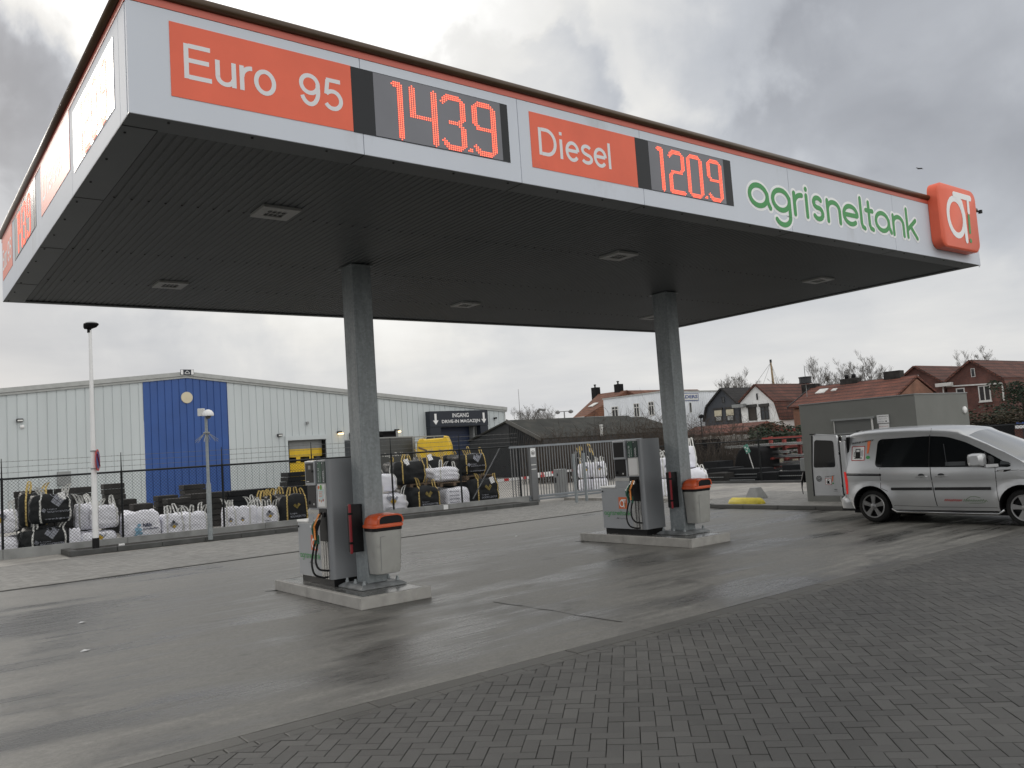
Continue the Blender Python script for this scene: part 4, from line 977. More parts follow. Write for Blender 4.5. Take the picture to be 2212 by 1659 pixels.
# ------------------------------------------------------------------ fence, base, gate
def FLY(x): return 24.54 - .097 * x
fdir = V((1, -.097, 0)).normalized(); fn_ = V((-.097, -1, 0)).normalized()
FN = Fr((0, 24.54, 0), fdir, fn_)
def fs(x): return x / fdir.x
def wirepanel(mb, P, a0, a1, z0, z1, step=.085, w=.0030):
    # diamond mesh: diagonal wires clipped to the panel, each a thin flat bar
    H = z1 - z0; a = a0 - H
    while a < a1:
        for sg in (1, -1):
            p0, p1 = (a, z0), (a + H, z1)
            if sg < 0: p0, p1 = (a, z1), (a + H, z0)
            (xa, za), (xb, zb) = p0, p1
            if xa < a0: za += (zb - za) * (a0 - xa) / (xb - xa); xa = a0
            if xb > a1: zb = za + (zb - za) * (a1 - xa) / (xb - xa); xb = a1
            if xb - xa < .01: continue
            q0 = P(xa, za, sg * w * .6); q1 = P(xb, zb, sg * w * .6); d = (q1 - q0).normalized(); n_ = (P(0, 0, 1) - P(0, 0, 0)); s_ = d.cross(n_).normalized() * w
            mb.add([q0 - s_, q0 + s_, q1 + s_, q1 - s_], [(0, 1, 2, 3)])
        a += step
posts = [onL((px, 1120), (0, 24.54), (20, 22.6)).x for px in (5, 265, 484, 679, 852, 1001, 1129)]
posts = [posts[0] - 3.1] + posts
fe = thing('chain_link_fence', 'black chain-link fence with barbed wire along the bag yard', 'fence', (8, FLY(8), .2))
for x in posts:
    mb = MB(); a = fs(x); mb.tube([FN(a, .05), FN(a, 2.02)], .03, 8); mb.tube([FN(a, 2.02), FN(a, 2.5)], [.018, .010], 6); part('post', mb, M['fence'], fe)
mb = MB(); mb.tube([FN(fs(posts[0]), 1.99), FN(fs(posts[-1]), 1.99)], .026, 8); part('top_rail', mb, M['fence'], fe)
mb = MB()
for a, b in zip(posts, posts[1:]): wirepanel(mb, FN, fs(a), fs(b), .27, 1.97)
o = part('wire_mesh', mb, M['wire'], fe)
mb = MB()
for z in (2.14, 2.28, 2.42):
    mb.tube([FN(fs(posts[0]), z), FN(fs(posts[-1]), z)], .0045, 4)
    a = fs(posts[0])
    while a < fs(posts[-1]): mb.bar(FN(a, z - .02), FN(a + .012, z + .02), .004, .004); a += .14
part('barbed_wire', mb, M['bwire'], fe)
mb = MB(); q0 = onL(k5(1495, 640), (0, 24.54), (20, 22.6)); q1 = onL(k5(1175, 1250), (0, 24.54), (20, 22.6)); mb.tube([q0 + V((0, .1, 0)), q1 + V((0, .1, 0))], .022, 8); part('brace', mb, M['gate'], fe)
# concrete base planks
cb = thing('retaining_plank', 'low grey precast concrete plank wall under the chain-link fence', 'low wall', (8, FLY(8), 0))
xb = [posts[0], posts[1], posts[1] + 2.8, onL((1005, 1110), (0, 24.54), (20, 22.6)).x - 1.5, 8.9, onL(kn(1020, 900), (0, 24.54), (20, 22.6)).x, 18.35]
xb = sorted(xb)
for a, b in zip(xb, xb[1:]):
    mb = MB(); FN.box(mb, fs(a) + .004, fs(b) - .004, 0, .26, -.06, .06); part('plank', mb, M['conc'], cb, bevel=.006)
q = onL(kn(985, 885), (0, 24.48), (20, 22.54)); mb = MB(); FN.box(mb, fs(q.x) - .08, fs(q.x) + .08, .04, .24, .062, .068); part('notice', mb, M['white'], cb, label='small white notice stuck to the plank')

# sliding gate
gt = thing('sliding_gate', 'grey steel sliding gate with vertical bars and a heavy bottom beam', 'gate', (20.5, 22.6, 0))
ga0, ga1 = fs(17.25), fs(23.1)
mb = MB(); FN.box(mb, ga0, ga1, 1.92, 1.99, -.035, .035); part('top_beam', mb, M['gatebeam'], gt)
mb = MB(); FN.box(mb, fs(17.9), ga1, .08, .15, .04, .10); FN.box(mb, fs(17.9), ga1, .17, .25, -.02, .08); part('bottom_beam', mb, M['gatebeam'], gt, bevel=.01)
nb = int((ga1 - ga0) / .115)
for k in range(nb):
    a = ga0 + .06 + k * .115; mb = MB(); FN.box(mb, a - .0125, a + .0125, .25, 1.92, -.0125, .0125); part('bar', mb, M['gate'], gt)
for a in (fs(18.18), fs(23.0)):
    mb = MB(); FN.box(mb, a - .05, a + .05, .2, 1.92, -.05, .02); part('gate_stile', mb, M['gate'], gt)
# gate portal post with controls
gp = thing('gate_post', 'grey gate post with a round pictogram sign, right of the fence end', 'post', (18.6, 22.7, 0))
q = onL(k6(235, 900), (0, 24.54), (20, 22.6)); a = fs(q.x)
mb = MB(); FN.box(mb, a - .11, a + .12, .1, 1.9, .06, .20); part('column', mb, M['gate'], gp, bevel=.01)
mb = MB(); FN.box(mb, a - .10, a + .10, 1.58, 1.88, .201, .207); pl = part('sign_plate', mb, M['white'], gp)
mb = MB(); mb.stroke(arc(a, 1.72, .068, 0, 360, 20)[:-1], .018, FN.at(.209), 0, closed=True); FN.box(mb, a - .04, a + .035, 1.70, 1.74, .2075, .209); mb.disc(FN(a - .02, 1.695, .210), FN.n, .014, 8); mb.disc(FN(a + .02, 1.695, .210), FN.n, .014, 8); part('pictogram', mb, M['black'], pl)
mb = MB()
for z in (1.16, 1.31): FN.box(mb, a - .10, a + .10, z - .012, z + .012, .201, .206)
part('reflector_strip', mb, M['lampframe'], gp)
# barrier arm and housing beyond the gate
g = onZ(k6(570, 1335)); br = thing('barrier', 'red and white barrier arm with its housing beyond the sliding gate', 'barrier', (g.x, g.y, 0))
A0 = onD(k6(-130, 1230), 33); A1 = onD(k6(700, 1150), 33)
for (pa, pb_, zz) in ((k6(-150, 1225), k6(620, 1150), 0), (k6(300, 1140), k6(740, 1120), 1)):
    q0 = onD(pa, 30 + zz * 3); q1 = onD(pb_, 33 + zz * 2); q1.z = q0.z = (q0.z + q1.z) / 2; mb = MB(); n_ = 16
    for i in range(n_): mb.bar(q0.lerp(q1, i / n_), q0.lerp(q1, (i + 1) / n_ - .001), .04, .09, i % 4 == 2)
    part('barrier_arm', mb, [M['white'], M['sred']], br)
mb = MB(); h_ = onD(k6(575, 1250), 31); mb.box(h_.x - .17, h_.x + .17, h_.y - .17, h_.y + .17, 0, 1.05); hh_ = part('housing', mb, M['mgrey'], br, bevel=.02)
mb = MB(); mb.disc((h_.x - .175, h_.y - .02, .85), (-1, 0, 0), .06, 12, th=.004); mb.box(h_.x - .18, h_.x - .171, h_.y + .05, h_.y + .12, .55, .75); part('keypad', mb, M['black'], hh_)
for i, (pp, lb) in enumerate(((k6(738, 1300), 'left one of two steel bollards behind the gate'), (k6(848, 1290), 'right one of two steel bollards behind the gate'))):
    g = onZ((pp[0], pp[1] + 6)); d_ = 27.5 + i * .5; b0 = onD(pp, d_); zt = onD((k6(735, 930) if i == 0 else k6(840, 920)), d_).z
    mb = MB(); mb.tube([(b0.x, b0.y, 0), (b0.x, b0.y, zt)], .05, 12); solo('bollard', mb, M['galv'], lb, 'bollard', 'steel bollards behind the gate', smooth='auto')

# right-hand fence
FRX = 25.3; FQ = Fr((FRX, 0, 0), (0, -1, 0), (-1, 0, 0))
f2 = thing('wire_fence', 'black wire mesh fence with a dark kerb right of the second column', 'fence', (FRX, 17, 0))
ry = [21.57, 18.6, 15.6, 12.6, 9.6, 6.6, 3.6, .6]
for y in ry:
    mb = MB(); mb.tube([(FRX, y, .05), (FRX, y, 1.66)], .026, 8); mb.tube([(FRX, y, 1.66), (FRX, y, 2.02)], [.016, .010], 6); part('post', mb, M['fence'], f2)
mb = MB(); mb.tube([(FRX, 21.57, 1.62), (FRX, .6, 1.62)], .022, 8); part('top_rail', mb, M['fence'], f2)
mb = MB(); wirepanel(mb, FQ, -21.57, -.6, .15, 1.6); part('wire_mesh', mb, M['wire'], f2)
mb = MB(); mb.box(FRX - .06, FRX + .05, .6, 21.7, 0, .17); part('kerb_beam', mb, M['kerb_d'], f2)
f3 = thing('wire_fence', 'short black wire fence between the sliding gate and the fence corner', 'fence', (24.2, 22, 0))
e0, e1 = V((23.15, 22.3, 0)), V((25.3, 21.6, 0)); FT = Fr(e0, e1 - e0, V((-.31, -.95, 0)))
mb = MB(); mb.tube([FT(0, 1.62), FT((e1 - e0).length, 1.62)], .022, 8); part('top_rail', mb, M['fence'], f3)
mb = MB(); mb.tube([FT(0, 0), FT(0, 2.0)], .05, 8); part('post', mb, M['gate'], f3)
mb = MB(); wirepanel(mb, FT, 0, (e1 - e0).length, .15, 1.6); part('wire_mesh', mb, M['wire'], f3)
#PARTB
# ------------------------------------------------------------------ poles by the fence
lp = onZ(kL(1045, 1140), .1)
t = thing('street_lamp', 'tall white tapered lamp post with a dark disc head left of the blue wall', 'street lamp', (lp.x, lp.y, .1))
mb = MB(); mb.tube([(lp.x, lp.y, .38), (lp.x, lp.y, 2.2), (lp.x, lp.y, 5.62)], [.072, .062, .036], 14); part('pole', mb, M['white'], t, smooth='auto')
mb = MB(); mb.tube([(lp.x, lp.y, .05), (lp.x, lp.y, .38)], .082, 14); part('base', mb, M['black'], t, smooth='auto')
mb = MB()
rt2 = V((RT.x, RT.y, 0)).normalized(); fw2 = V((FW.x, FW.y, 0)).normalized()
hc = V((lp.x, lp.y, 5.70)) + rt2 * .03
def ell(c, a, b, z): a *= .68; b *= .68; return [c + rt2 * a * cos(2 * pi * k / 20) + fw2 * b * sin(2 * pi * k / 20) + V((0, 0, z)) for k in range(20)]
mb.loft([ell(hc - rt2 * .08, .13, .12, -.04), ell(hc - rt2 * .03, .23, .2, .0), ell(hc, .27, .24, .06), ell(hc, .26, .23, .09)]); mb.tube([hc - rt2 * .05 - V((0, 0, .14)), hc - rt2 * .05], .05, 10); hd = part('lamp_head', mb, M['blackm'], t, smooth='auto')
mb = MB(); mb.loft([ell(hc, .255, .225, .091), ell(hc, .20, .18, .12), ell(hc, .08, .07, .135)]); part('lamp_cover', mb, M['mgrey'], hd, smooth='auto')
sg = thing('round_sign', 'round red and blue no-parking sign seen almost edge-on on the white lamp post', 'sign', (lp.x + .1, lp.y, 2.05))
sn = V((cos(radians(-21)), sin(radians(-21)), 0)); sc0 = V((lp.x, lp.y, 2.31)) + V((.07, -.10, 0))
mb = MB(); mb.disc(sc0, sn, .275, 28, th=.012); rim_ = part('plate', mb, M['sred'], sg)
mb = MB(); mb.disc(sc0 + sn * .0135, sn, .215, 28, th=.002); bl = part('face', mb, M['sblue'], rim_)
uu = sn.cross(V((0, 0, 1))); mb = MB(); mb.bar(sc0 + sn * .017 + uu * .16 + V((0, 0, .16)), sc0 + sn * .017 - uu * .16 - V((0, 0, .16)), .05, .003); part('bar', mb, M['sred'], bl)
mb = MB()
for z in (2.09, 2.53): mb.lathe((lp.x, lp.y, z), (0, 0, 1), [(.066, 0), (.074, 0), (.074, .03), (.066, .03)], 14); mb.bar((lp.x, lp.y, z + .015), sc0.xy.to_3d() + V((0, 0, z + .015)), .03, .02)
part('clamp', mb, M['galv'], sg)
cp = onZ(kA(1375, 1455), .1)
t = thing('camera_pole', 'galvanised pole with a white dome camera in front of the blue wall', 'camera pole', (cp.x, cp.y, .1))
mb = MB(); mb.tube([(cp.x, cp.y, .05), (cp.x, cp.y, 1.50), (cp.x, cp.y, 1.56), (cp.x, cp.y, 3.28)], [.064, .064, .042, .038], 12); part('pole', mb, M['galv'], t, smooth='auto')
mb = MB(); hc = V((cp.x, cp.y, 3.34)) + rt2 * .06
mb.lathe(hc, (0, 0, 1), [(.145, -.03), (.15, 0), (.138, .05), (.10, .11), (.04, .14), (.001, .145)], 20); cmh = part('camera_hood', mb, M['white'], t, smooth='auto')
mb = MB(); mb.lathe(hc, (0, 0, -1), [(.001, .11), (.05, .095), (.075, .05), (.08, .02)][::-1], 16); part('dome', mb, M['lampglass'], cmh, smooth='auto')
mb = MB(); q = V((cp.x, cp.y, 3.42)) - rt2 * .12; mb.obb(q, rt2 * .085, fw2 * .05, V((0, 0, .10))); part('junction_box', mb, M['frame'], t, bevel=.01)
mb = MB()
for k in range(12):
    a = 2 * pi * k / 12; d_ = V((cos(a), sin(a), 0)); mb.tube([V((cp.x, cp.y, 2.86)) + d_ * .05, V((cp.x, cp.y, 2.62 + .05 * (k % 2))) + d_ * .30], .006, 4)
mb.lathe((cp.x, cp.y, 2.84), (0, 0, 1), [(.055, 0), (.085, .01), (.085, .04), (.055, .05)], 12)
part('anti_climb_spikes', mb, M['mgrey'], t)
q = onZ(kL(1325, 1098), .12); mb = MB(); mb.box(q.x - .07, q.x + .07, q.y - .03, q.y + .03, .10, .16); solo('marker_tile', mb, M['white'], 'tiny white marker on the soil strip between lamp post and camera pole', 'marker', bevel=.01)

# ------------------------------------------------------------------ big bags
brnd = random.Random(11)
NBAG = 9.0
def bagpt(p, hw, hd, hh, ph, sag):
    x, y, z = p; n = (abs(x) ** NBAG + abs(y) ** NBAG + abs(z) ** NBAG) ** (1 / NBAG); x, y, z = x / n, y / n, z / n
    bulge = 1 + .035 * cos(z * 1.6) + sag * (1 - z) * .015 - .05 * max(0, z) ** 3 - .03 * (z < -.8)
    k = .030 * sin(5 * x + 4 * z + ph) * cos(5 * y - 3 * z + ph * 2) + .016 * sin(13 * x + 9 * z + ph * 3) + .016 * cos(12 * y + 10 * z + ph)
    zt = .14 * max(0, z) * (sin(3.1 * x + ph) * cos(2.3 * y + ph)) if z > 0 else 0
    return V((x * hw * (bulge + k), y * hd * (bulge + k), (z + 1 + zt * .8 + (.09 * (abs(x) ** 3 + abs(y) ** 3) * max(0, z - .4) * 1.6)) * hh * .97))
def bagfn(u, v, hw, hd, hh, ph, sag, lift):
    # front (-y) surface point above (u = across in m, v = up in m)
    x = u / hw; z = v / (hh * .97) - 1
    y = -max(.05, 1 - min(.98, abs(x)) ** NBAG - min(.98, abs(z)) ** NBAG) ** (1 / NBAG)
    q = bagpt((x, y, z), hw, hd, hh, ph, sag); q.y -= lift; return q
def checks(mb, f, u, v, s, cols):
    # tilted 2x2 / 3x3 checker emblem
    c45, s45 = cos(radians(52)), sin(radians(52)); g = s * .04
    cells = cols
    for (i, j, mi) in cells:
        P_ = [(i * s + g, j * s + g), ((i + 1) * s - g, j * s + g), ((i + 1) * s - g, (j + 1) * s - g), (i * s + g, (j + 1) * s - g)]
        mb.poly([f(u + a * c45 - b * s45, v + a * s45 + b * c45) for a, b in P_], mi)
def bigbag(loc, w, d, h, rz, colr, label, logo='none', strap='w', seed=0, sag=1.0, loops=True, tilt=0, tag_=False):
    t = thing('bulk_bag', label, 'bulk bag', loc, rz, 'bulk bags in the storage yard')
    if tilt: t.rotation_euler = (radians(tilt), 0, rz)
    ph = seed * 1.37; hw, hd, hh = w / 2, d / 2, h / 2; mb = MB(0); n = 12
    idx = {}
    vs = []; fs_ = []
    def vid(a, b, c):
        k = (a, b, c)
        if k not in idx: idx[k] = len(vs); vs.append(bagpt((a / n * 2 - 1, b / n * 2 - 1, c / n * 2 - 1), hw, hd, hh, ph, sag))
        return idx[k]
    for a in range(n):
        for b in range(n):
            fs_ += [(vid(a, b, 0), vid(a, b + 1, 0), vid(a + 1, b + 1, 0), vid(a + 1, b, 0)), (vid(a, b, n), vid(a + 1, b, n), vid(a + 1, b + 1, n), vid(a, b + 1, n)),
                    (vid(a, 0, b), vid(a + 1, 0, b), vid(a + 1, 0, b + 1), vid(a, 0, b + 1)), (vid(a, n, b), vid(a, n, b + 1), vid(a + 1, n, b + 1), vid(a + 1, n, b)),
                    (vid(0, a, b), vid(0, a, b + 1), vid(0, a + 1, b + 1), vid(0, a + 1, b)), (vid(n, a, b), vid(n, a + 1, b), vid(n, a + 1, b + 1), vid(n, a, b + 1))]
    mb.add(vs, fs_); sack = part('sack', mb, M['bagb'] if colr == 'b' else M['bagw'], t, smooth=True)
    # straps along the corners and lifting loops
    sm = M['strapy'] if strap == 'y' else M['strapw']
    rs = random.Random(seed)
    if loops:
        for sx in (-1, 1):
            for sy in (-1, 1):
                mb = MB(0); ux = -.52 if sx < 0 else .90; pts = []
                if strap and (sy < 0):
                    for k in range(6):
                        z = -1 + 2 * k / 5 * .97; q = bagpt((ux, -1, z), hw, hd, hh, ph, sag); q.y -= .012; pts.append(q)
                top = bagpt((ux, sy * .86, 1), hw, hd, hh, ph, sag); hl = rs.uniform(.16, .30); lean = rs.uniform(-.16, .16); ly = rs.uniform(-.05, .05)
                L1 = [top + V((lean * k / 4 + .0, ly * k / 4, hl * sin(pi / 2 * k / 4))) for k in range(0, 5)]
                L2 = [top + V((lean * (1 - k / 4) + sx * -.09 * sin(pi * .5 * k / 4 + .35), ly * (1 - k / 4), hl * cos(pi / 2 * k / 4))) for k in range(1, 5)]
                mb.ribbon(pts + L1 + L2, .042, (1, .4 * sx, 0), th=.008); part('lifting_strap', mb, sm, t)
    f = lambda u, v: bagfn(u, v, hw, hd, hh, ph, sag, .026)
    if logo != 'none':
        mb = MB(0); s = w * .12
        if logo == 'big':
            checks(mb, f, .16 * w, .55 * h, s * .95, [(i, j, 0) for i in range(3) for j in range(3) if (i, j) != (0, 2)])
            mb.text('Logus', f, -.10 * w, .46 * h, .22 * w, .06 * h, 0, bold=.03); mb.text('BOUWCENTER', f, -.10 * w, .37 * h, .52 * w, .065 * h, 0, bold=.04)
            checks(mb, f, -.17 * w, .38 * h, s * .26, [(i, j, 0) for i in range(3) for j in range(3)])
            mb.text('www.logus.nl', f, -.16 * w, .12 * h, .56 * w, .075 * h, 0, bold=.04)
            part('print', mb, M['baggr'], sack)
        elif logo == 'small':
            if colr == 'b':
                checks(mb, f, .10 * w, .56 * h, s * .8, [(0, 0, 1), (1, 0, 1), (0, 1, 1)]); mm = [M['baggr'], M['olive']]; tx = 0
            else:
                checks(mb, f, .08 * w, .52 * h, s * 1.1, [(0, 0, 1), (1, 0, 2), (0, 1, 2), (1, 1, 0)]); mm = [M['bagdk'], M['bagy'], M['baggr']]; tx = 0
            mb.text('Logus', f, -.16 * w, .40 * h, .24 * w, .06 * h, tx, bold=.03); mb.text('BOUWCENTER', f, -.16 * w, .31 * h, .54 * w, .065 * h, tx, bold=.04)
            part('print', mb, mm, sack)
        elif logo == 'check':
            checks(mb, f, .05 * w, .45 * h, s * 1.15, [(0, 0, 1), (1, 0, 2), (0, 1, 2), (1, 1, 0)]); part('print', mb, [M['bagdk'], M['bagy'], M['baggr']], sack)
        elif logo == 'text':
            for k in range(5): mb.text('zand en grind', f, -.40 * w, (.78 - k * .15) * h, .40 * w, .07 * h, bold=.02)
            part('print', mb, M['bagtxt'], sack)
        elif logo == 'gs':
            mb.text('bl&b', f, .0 * w, .52 * h, .22 * w, .12 * h, 0, bold=.04) if 0 else mb.text('h&b', f, .0 * w, .52 * h, .24 * w, .11 * h, 0, bold=.04); mb.text('grondstoffen', f, .0, .42 * h, .40 * w, .07 * h, 0, bold=.03)
            for (a, b, r) in ((-.10, .58, .05), (-.16, .47, .06), (-.08, .45, .05), (-.14, .36, .06), (-.05, .34, .04), (-.2, .28, .04)): mb.poly([f(a * w + r * w * cos(2 * pi * k / 10), b * h + r * h * sin(2 * pi * k / 10)) for k in range(10)], 1)
            for k in range(2): mb.text('www.grondstoffen.nl', f, -.12 * w + .02 * k, (.26 - .08 * k) * h, .34 * w, .035 * h, 1)
            part('print', mb, [M['bagtxt'], M['bagcyan']], sack)
    if tag_:
        mb = MB(0); q = bagpt((-.25 if tag_ == 1 else .55, -1, .93), hw, hd, hh, ph, sag) + V((0, -.03, 0)); mb.obb(q, (.075, 0, .02), (.004, -.008, 0), (-.02, .03, .10)); part('paper_tag', mb, M['white'], t)
    return t
def bag(kk, x0, x1, yt, yb_, off, colr, label, base=None, rz=-5.5, xy=None, **kw):
    """place one bag by its photographed outline on a line parallel to the fence, off metres behind it"""
    p0 = kk(x0, yb_); p1 = kk(x1, yb_); pt = kk((x0 + x1) / 2, yt); a, b = (0, 24.54 + off), (20, 22.6 + off)
    if xy is not None:
        c = V((*xy, 0)); dd = (c - EYE).dot(FW); w = (p1[0] - p0[0]) / FPX * dd / .98
        # height from pixels
        lo_, hi_ = -2, 9
        cc = c
    else:
        q0, q1 = onL(p0, a, b), onL(p1, a, b); c = (q0 + q1) / 2; w = (q1 - q0).length / 1.06
        cc = c
    def zat(py):
        l, h_ = -6.0, 12.0
        for _ in range(40):
            m_ = (l + h_) / 2; r = V((cc.x, cc.y, m_)) - EYE; y_ = CY - FPX * r.dot(UP) / r.dot(FW)
            if y_ > py: l = m_
            else: h_ = m_
        return l
    zt = zat(pt[1]); zb = zat(p0[1] * .5 + p1[1] * .5) if base is None else base
    d = kw.pop('d', min(w, 1.05)); hh = max(.45, (zt - zb) / 1.0)
    nrm = V((.097, 1, 0)).normalized() * d / 2
    return bigbag((cc.x + nrm.x, cc.y + nrm.y, zb), w, d, hh, radians(rz), colr, label, **kw)
def pallet(x, y, z, label, rz=-5.5):
    t = thing('pallet', label, 'pallet', (x, y, z), radians(rz), 'wooden pallets in the bag stacks'); mb = MB(0)
    for k in range(5): mb.box(-.55, .55, -.5 + k * .22, -.38 + k * .22, .10, .13)
    part('deck', mb, M['wood'], t); mb = MB(0)
    for sx in (-.5, 0, .5): mb.box(sx - .05, sx + .05, -.5, .5, 0, .099)
    part('bearer', mb, M['wood'], t); return t
kz = lambda x, y: (x / 1.0, y / 1.0)      # plain display coordinates
bag(kz, -45, 41, 1162, 1198, .35, 'w', 'white bulk bag at the far left, lower of the pair', base=0.0, seed=1, loops=False)
bag(kz, -45, 41, 1104, 1166, .40, 'w', 'white bulk bag with dark emblem at the far left, upper of the pair', seed=2, logo='check', base=.63)
bag(kz, 44, 150, 1141, 1190, .30, 'b', 'low black bulk bag with grey checker print, lower of the far-left stack', base=0.0, seed=3, logo='big', strap='w')
bag(kz, 64, 159, 1068, 1141, .30, 'b', 'tall black bulk bag with grey print and web address on top of the far-left stack', base=.78, seed=4, logo='big', strap='w', tag_=2)
bag(kz, 40, 108, 1064, 1146, 1.5, 'b', 'plain black bulk bag with a brown strap behind the printed one', base=.68, seed=5, strap='y')
bag(kz, 36, 110, 1146, 1190, 1.5, 'b', 'black bulk bag at ground level at the back of the far-left stack', base=0, seed=25, loops=False)
bag(kz, 150, 176, 1142, 1184, .30, 'w', 'narrow crumpled white bulk bag beside the black stack', base=0.0, seed=6, loops=False, sag=2)
bag(kz, 174, 254, 1151, 1180, .35, 'w', 'half-empty white bulk bag under the big one behind the lamp post', base=0.0, seed=7, logo='check', loops=False)
bag(kz, 196, 258, 1092, 1152, .40, 'w', 'large plain white bulk bag standing right of the lamp post', seed=8, base=.52)
bag(kz, 162, 205, 1088, 1154, .95, 'w', 'greyish white bulk bag left of the lamp post', seed=9, base=.50)
bag(kz, 160, 206, 1154, 1180, .95, 'w', 'low white bulk bag under the greyish one left of the lamp post', seed=29, base=0, loops=False)
bag(kz, 268, 350, 1104, 1166, .30, 'w', 'white bulk bag with light blue printing between two fence posts', base=0.0, seed=10, logo='gs', loops=False)
bag(kz, 350, 400, 1110, 1160, .45, 'w', 'white bulk bag left of the camera pole, with a small yellow emblem', base=0.0, seed=11, logo='check')
bag(kz, 397, 452, 1106, 1155, .45, 'w', 'plain white bulk bag behind the camera pole', base=0.0, seed=12)
bag(kz, 484, 512, 1096, 1142, .35, 'w', 'first narrow white bulk bag right of the camera pole', base=0.0, seed=13, logo='check')
bag(kz, 510, 537, 1094, 1140, .35, 'w', 'second narrow white bulk bag right of the camera pole', base=0.0, seed=14, logo='check', loops=False)
bag(kz, 534, 561, 1093, 1138, .40, 'w', 'third white bulk bag right of the camera pole, without print', base=0.0, seed=15)
bag(kz, 556, 605, 1094, 1134, .30, 'w', 'white bulk bag with emblem and lettering left of the black bags behind the near pump', base=0.0, seed=16, logo='small')
bag(kz, 556, 590, 1074, 1130, 1.45, 'b', 'black bulk bag with yellow loops behind the white row', base=0.0, seed=17, strap='y')
bag(kz, 578, 612, 1070, 1128, 1.0, 'b', 'middle black bulk bag with yellow loops left of the near pump', base=0.0, seed=18, strap='y')
bag(kz, 606, 668, 1068, 1130, .30, 'b', 'large black bulk bag with yellow strap directly left of the near pump', base=0.0, seed=19, strap='y', logo='small')
bag(kz, 804, 884, 1068, 1106, .30, 'w', 'white bulk bag with emblem right of the near column, at ground level', base=0.0, seed=20, logo='small')
bag(kz, 796, 862, 1025, 1070, .75, 'w', 'white bulk bag right of the near column, upper level', seed=21, base=.80)
bag(kz, 798, 858, 1070, 1104, 1.2, 'b', 'black bulk bag in the shade under the upper white one by the near column', base=0, seed=31, loops=False)
bag(kz, 890, 954, 1050, 1096, .30, 'b', 'low black bulk bag with yellow straps in the lower middle of the right stack', base=0.0, seed=22, strap='y', logo='small')
bag(kz, 853, 924, 996, 1051, .85, 'b', 'big black bulk bag with a paper tag at the upper left of the right stack', seed=23, strap='y', base=.98, tag_=1)
bag(kz, 866, 920, 1051, 1098, 1.3, 'b', 'black bulk bag hidden low in the right stack', base=0, seed=33, loops=False)
bag(kz, 912, 962, 986, 1042, 1.7, 'b', 'black bulk bag with paper tag at the back of the right stack', seed=24, strap='y', base=1.0, tag_=1)
bag(kz, 946, 992, 984, 1036, 2.0, 'b', 'small crumpled black bulk bag at the top middle of the right stack', seed=26, strap='y', base=1.05)
bag(kz, 938, 996, 1009, 1051, .80, 'w', 'plain white bulk bag on a pallet in the middle of the right stack', seed=27, base=.96)
bag(kz, 994, 1054, 980, 1037, .95, 'b', 'tall black bulk bag at the upper right of the right stack', seed=28, strap='y', logo='big', base=1.12)
bag(kz, 966, 1018, 1053, 1088, .35, 'w', 'low white bulk bag with rows of dark lettering under the plain white one', base=0.0, seed=30, logo='text', loops=False)
bag(kz, 1018, 1082, 1033, 1082, .35, 'b', 'black bulk bag with yellow loop at the lower right beside the gate brace', base=0.0, seed=32, strap='y', logo='small', tag_=2)
bag(kz, 958, 1016, 1046, 1088, 1.6, 'b', 'black bulk bag low at the back of the right stack', base=0, seed=34, loops=False)
for (px, off, z, lb) in ((968, 1.2, .80, 'dark wooden pallet under the plain white bag of the right stack'), (1024, 1.2, .95, 'dark wooden pallet under the tall black bag of the right stack'), (905, 1.3, .84, 'wooden pallet under the big black bag of the right stack')):
    q = onL((px, 1045), (0, 24.54 + off), (20, 22.6 + off)); pallet(q.x, q.y, z, lb)
# beyond the gate
gq = {}
for i, (x0, x1, yt, yb_, lb, lg) in enumerate(((1266, 1297, 1034, 1060, 'white bulk bag beyond the gate, lower left of four', 'none'), (1295, 1327, 1034, 1059, 'white bulk bag beyond the gate, lower right of four', 'none'))):
    g = onZ(((x0 + x1) / 2, yb_), 0); w = (x1 - x0) / FPX * g.dot(FW) * .98; gq[i] = (g, w)
    bigbag((g.x, g.y + .4, 0), w, .7, .50, radians(-38), 'w', lb, seed=40 + i, loops=False)
    bigbag((g.x, g.y + .4, .53), w * .98, .7, .62, radians(-38), 'w', lb.replace('lower', 'upper') + ' with emblem', logo='check', seed=42 + i)
g = gq[1][0]; bigbag((g.x + .1, g.y + 1.3, 0), .85, .85, 1.62, radians(-38), 'b', 'tall black bulk bag with yellow loops behind the white ones beyond the gate', seed=45, strap='y')
for (x0, x1, yt, zb, h_, lb, lg, sd, dd) in ((1458, 1521, 1002, .0, .86, 'white bulk bag behind the right column at ground level', 'none', 50, 27.5), (1453, 1500, 958, .88, .72, 'white bulk bag with emblem right of the right column, upper', 'check', 51, 28.2), (1418, 1450, 980, .66, .62, 'white bulk bag left of the right column', 'check', 52, 27.0), (1418, 1452, 980, 0, .64, 'white bulk bag below the one left of the right column', 'none', 53, 27.0)):
    q = onD(((x0 + x1) / 2, 1000), dd); w = (x1 - x0) / FPX * dd * .97; bigbag((q.x, q.y, zb), w, .95, h_, radians(-38), 'w', lb, logo=lg, seed=sd)

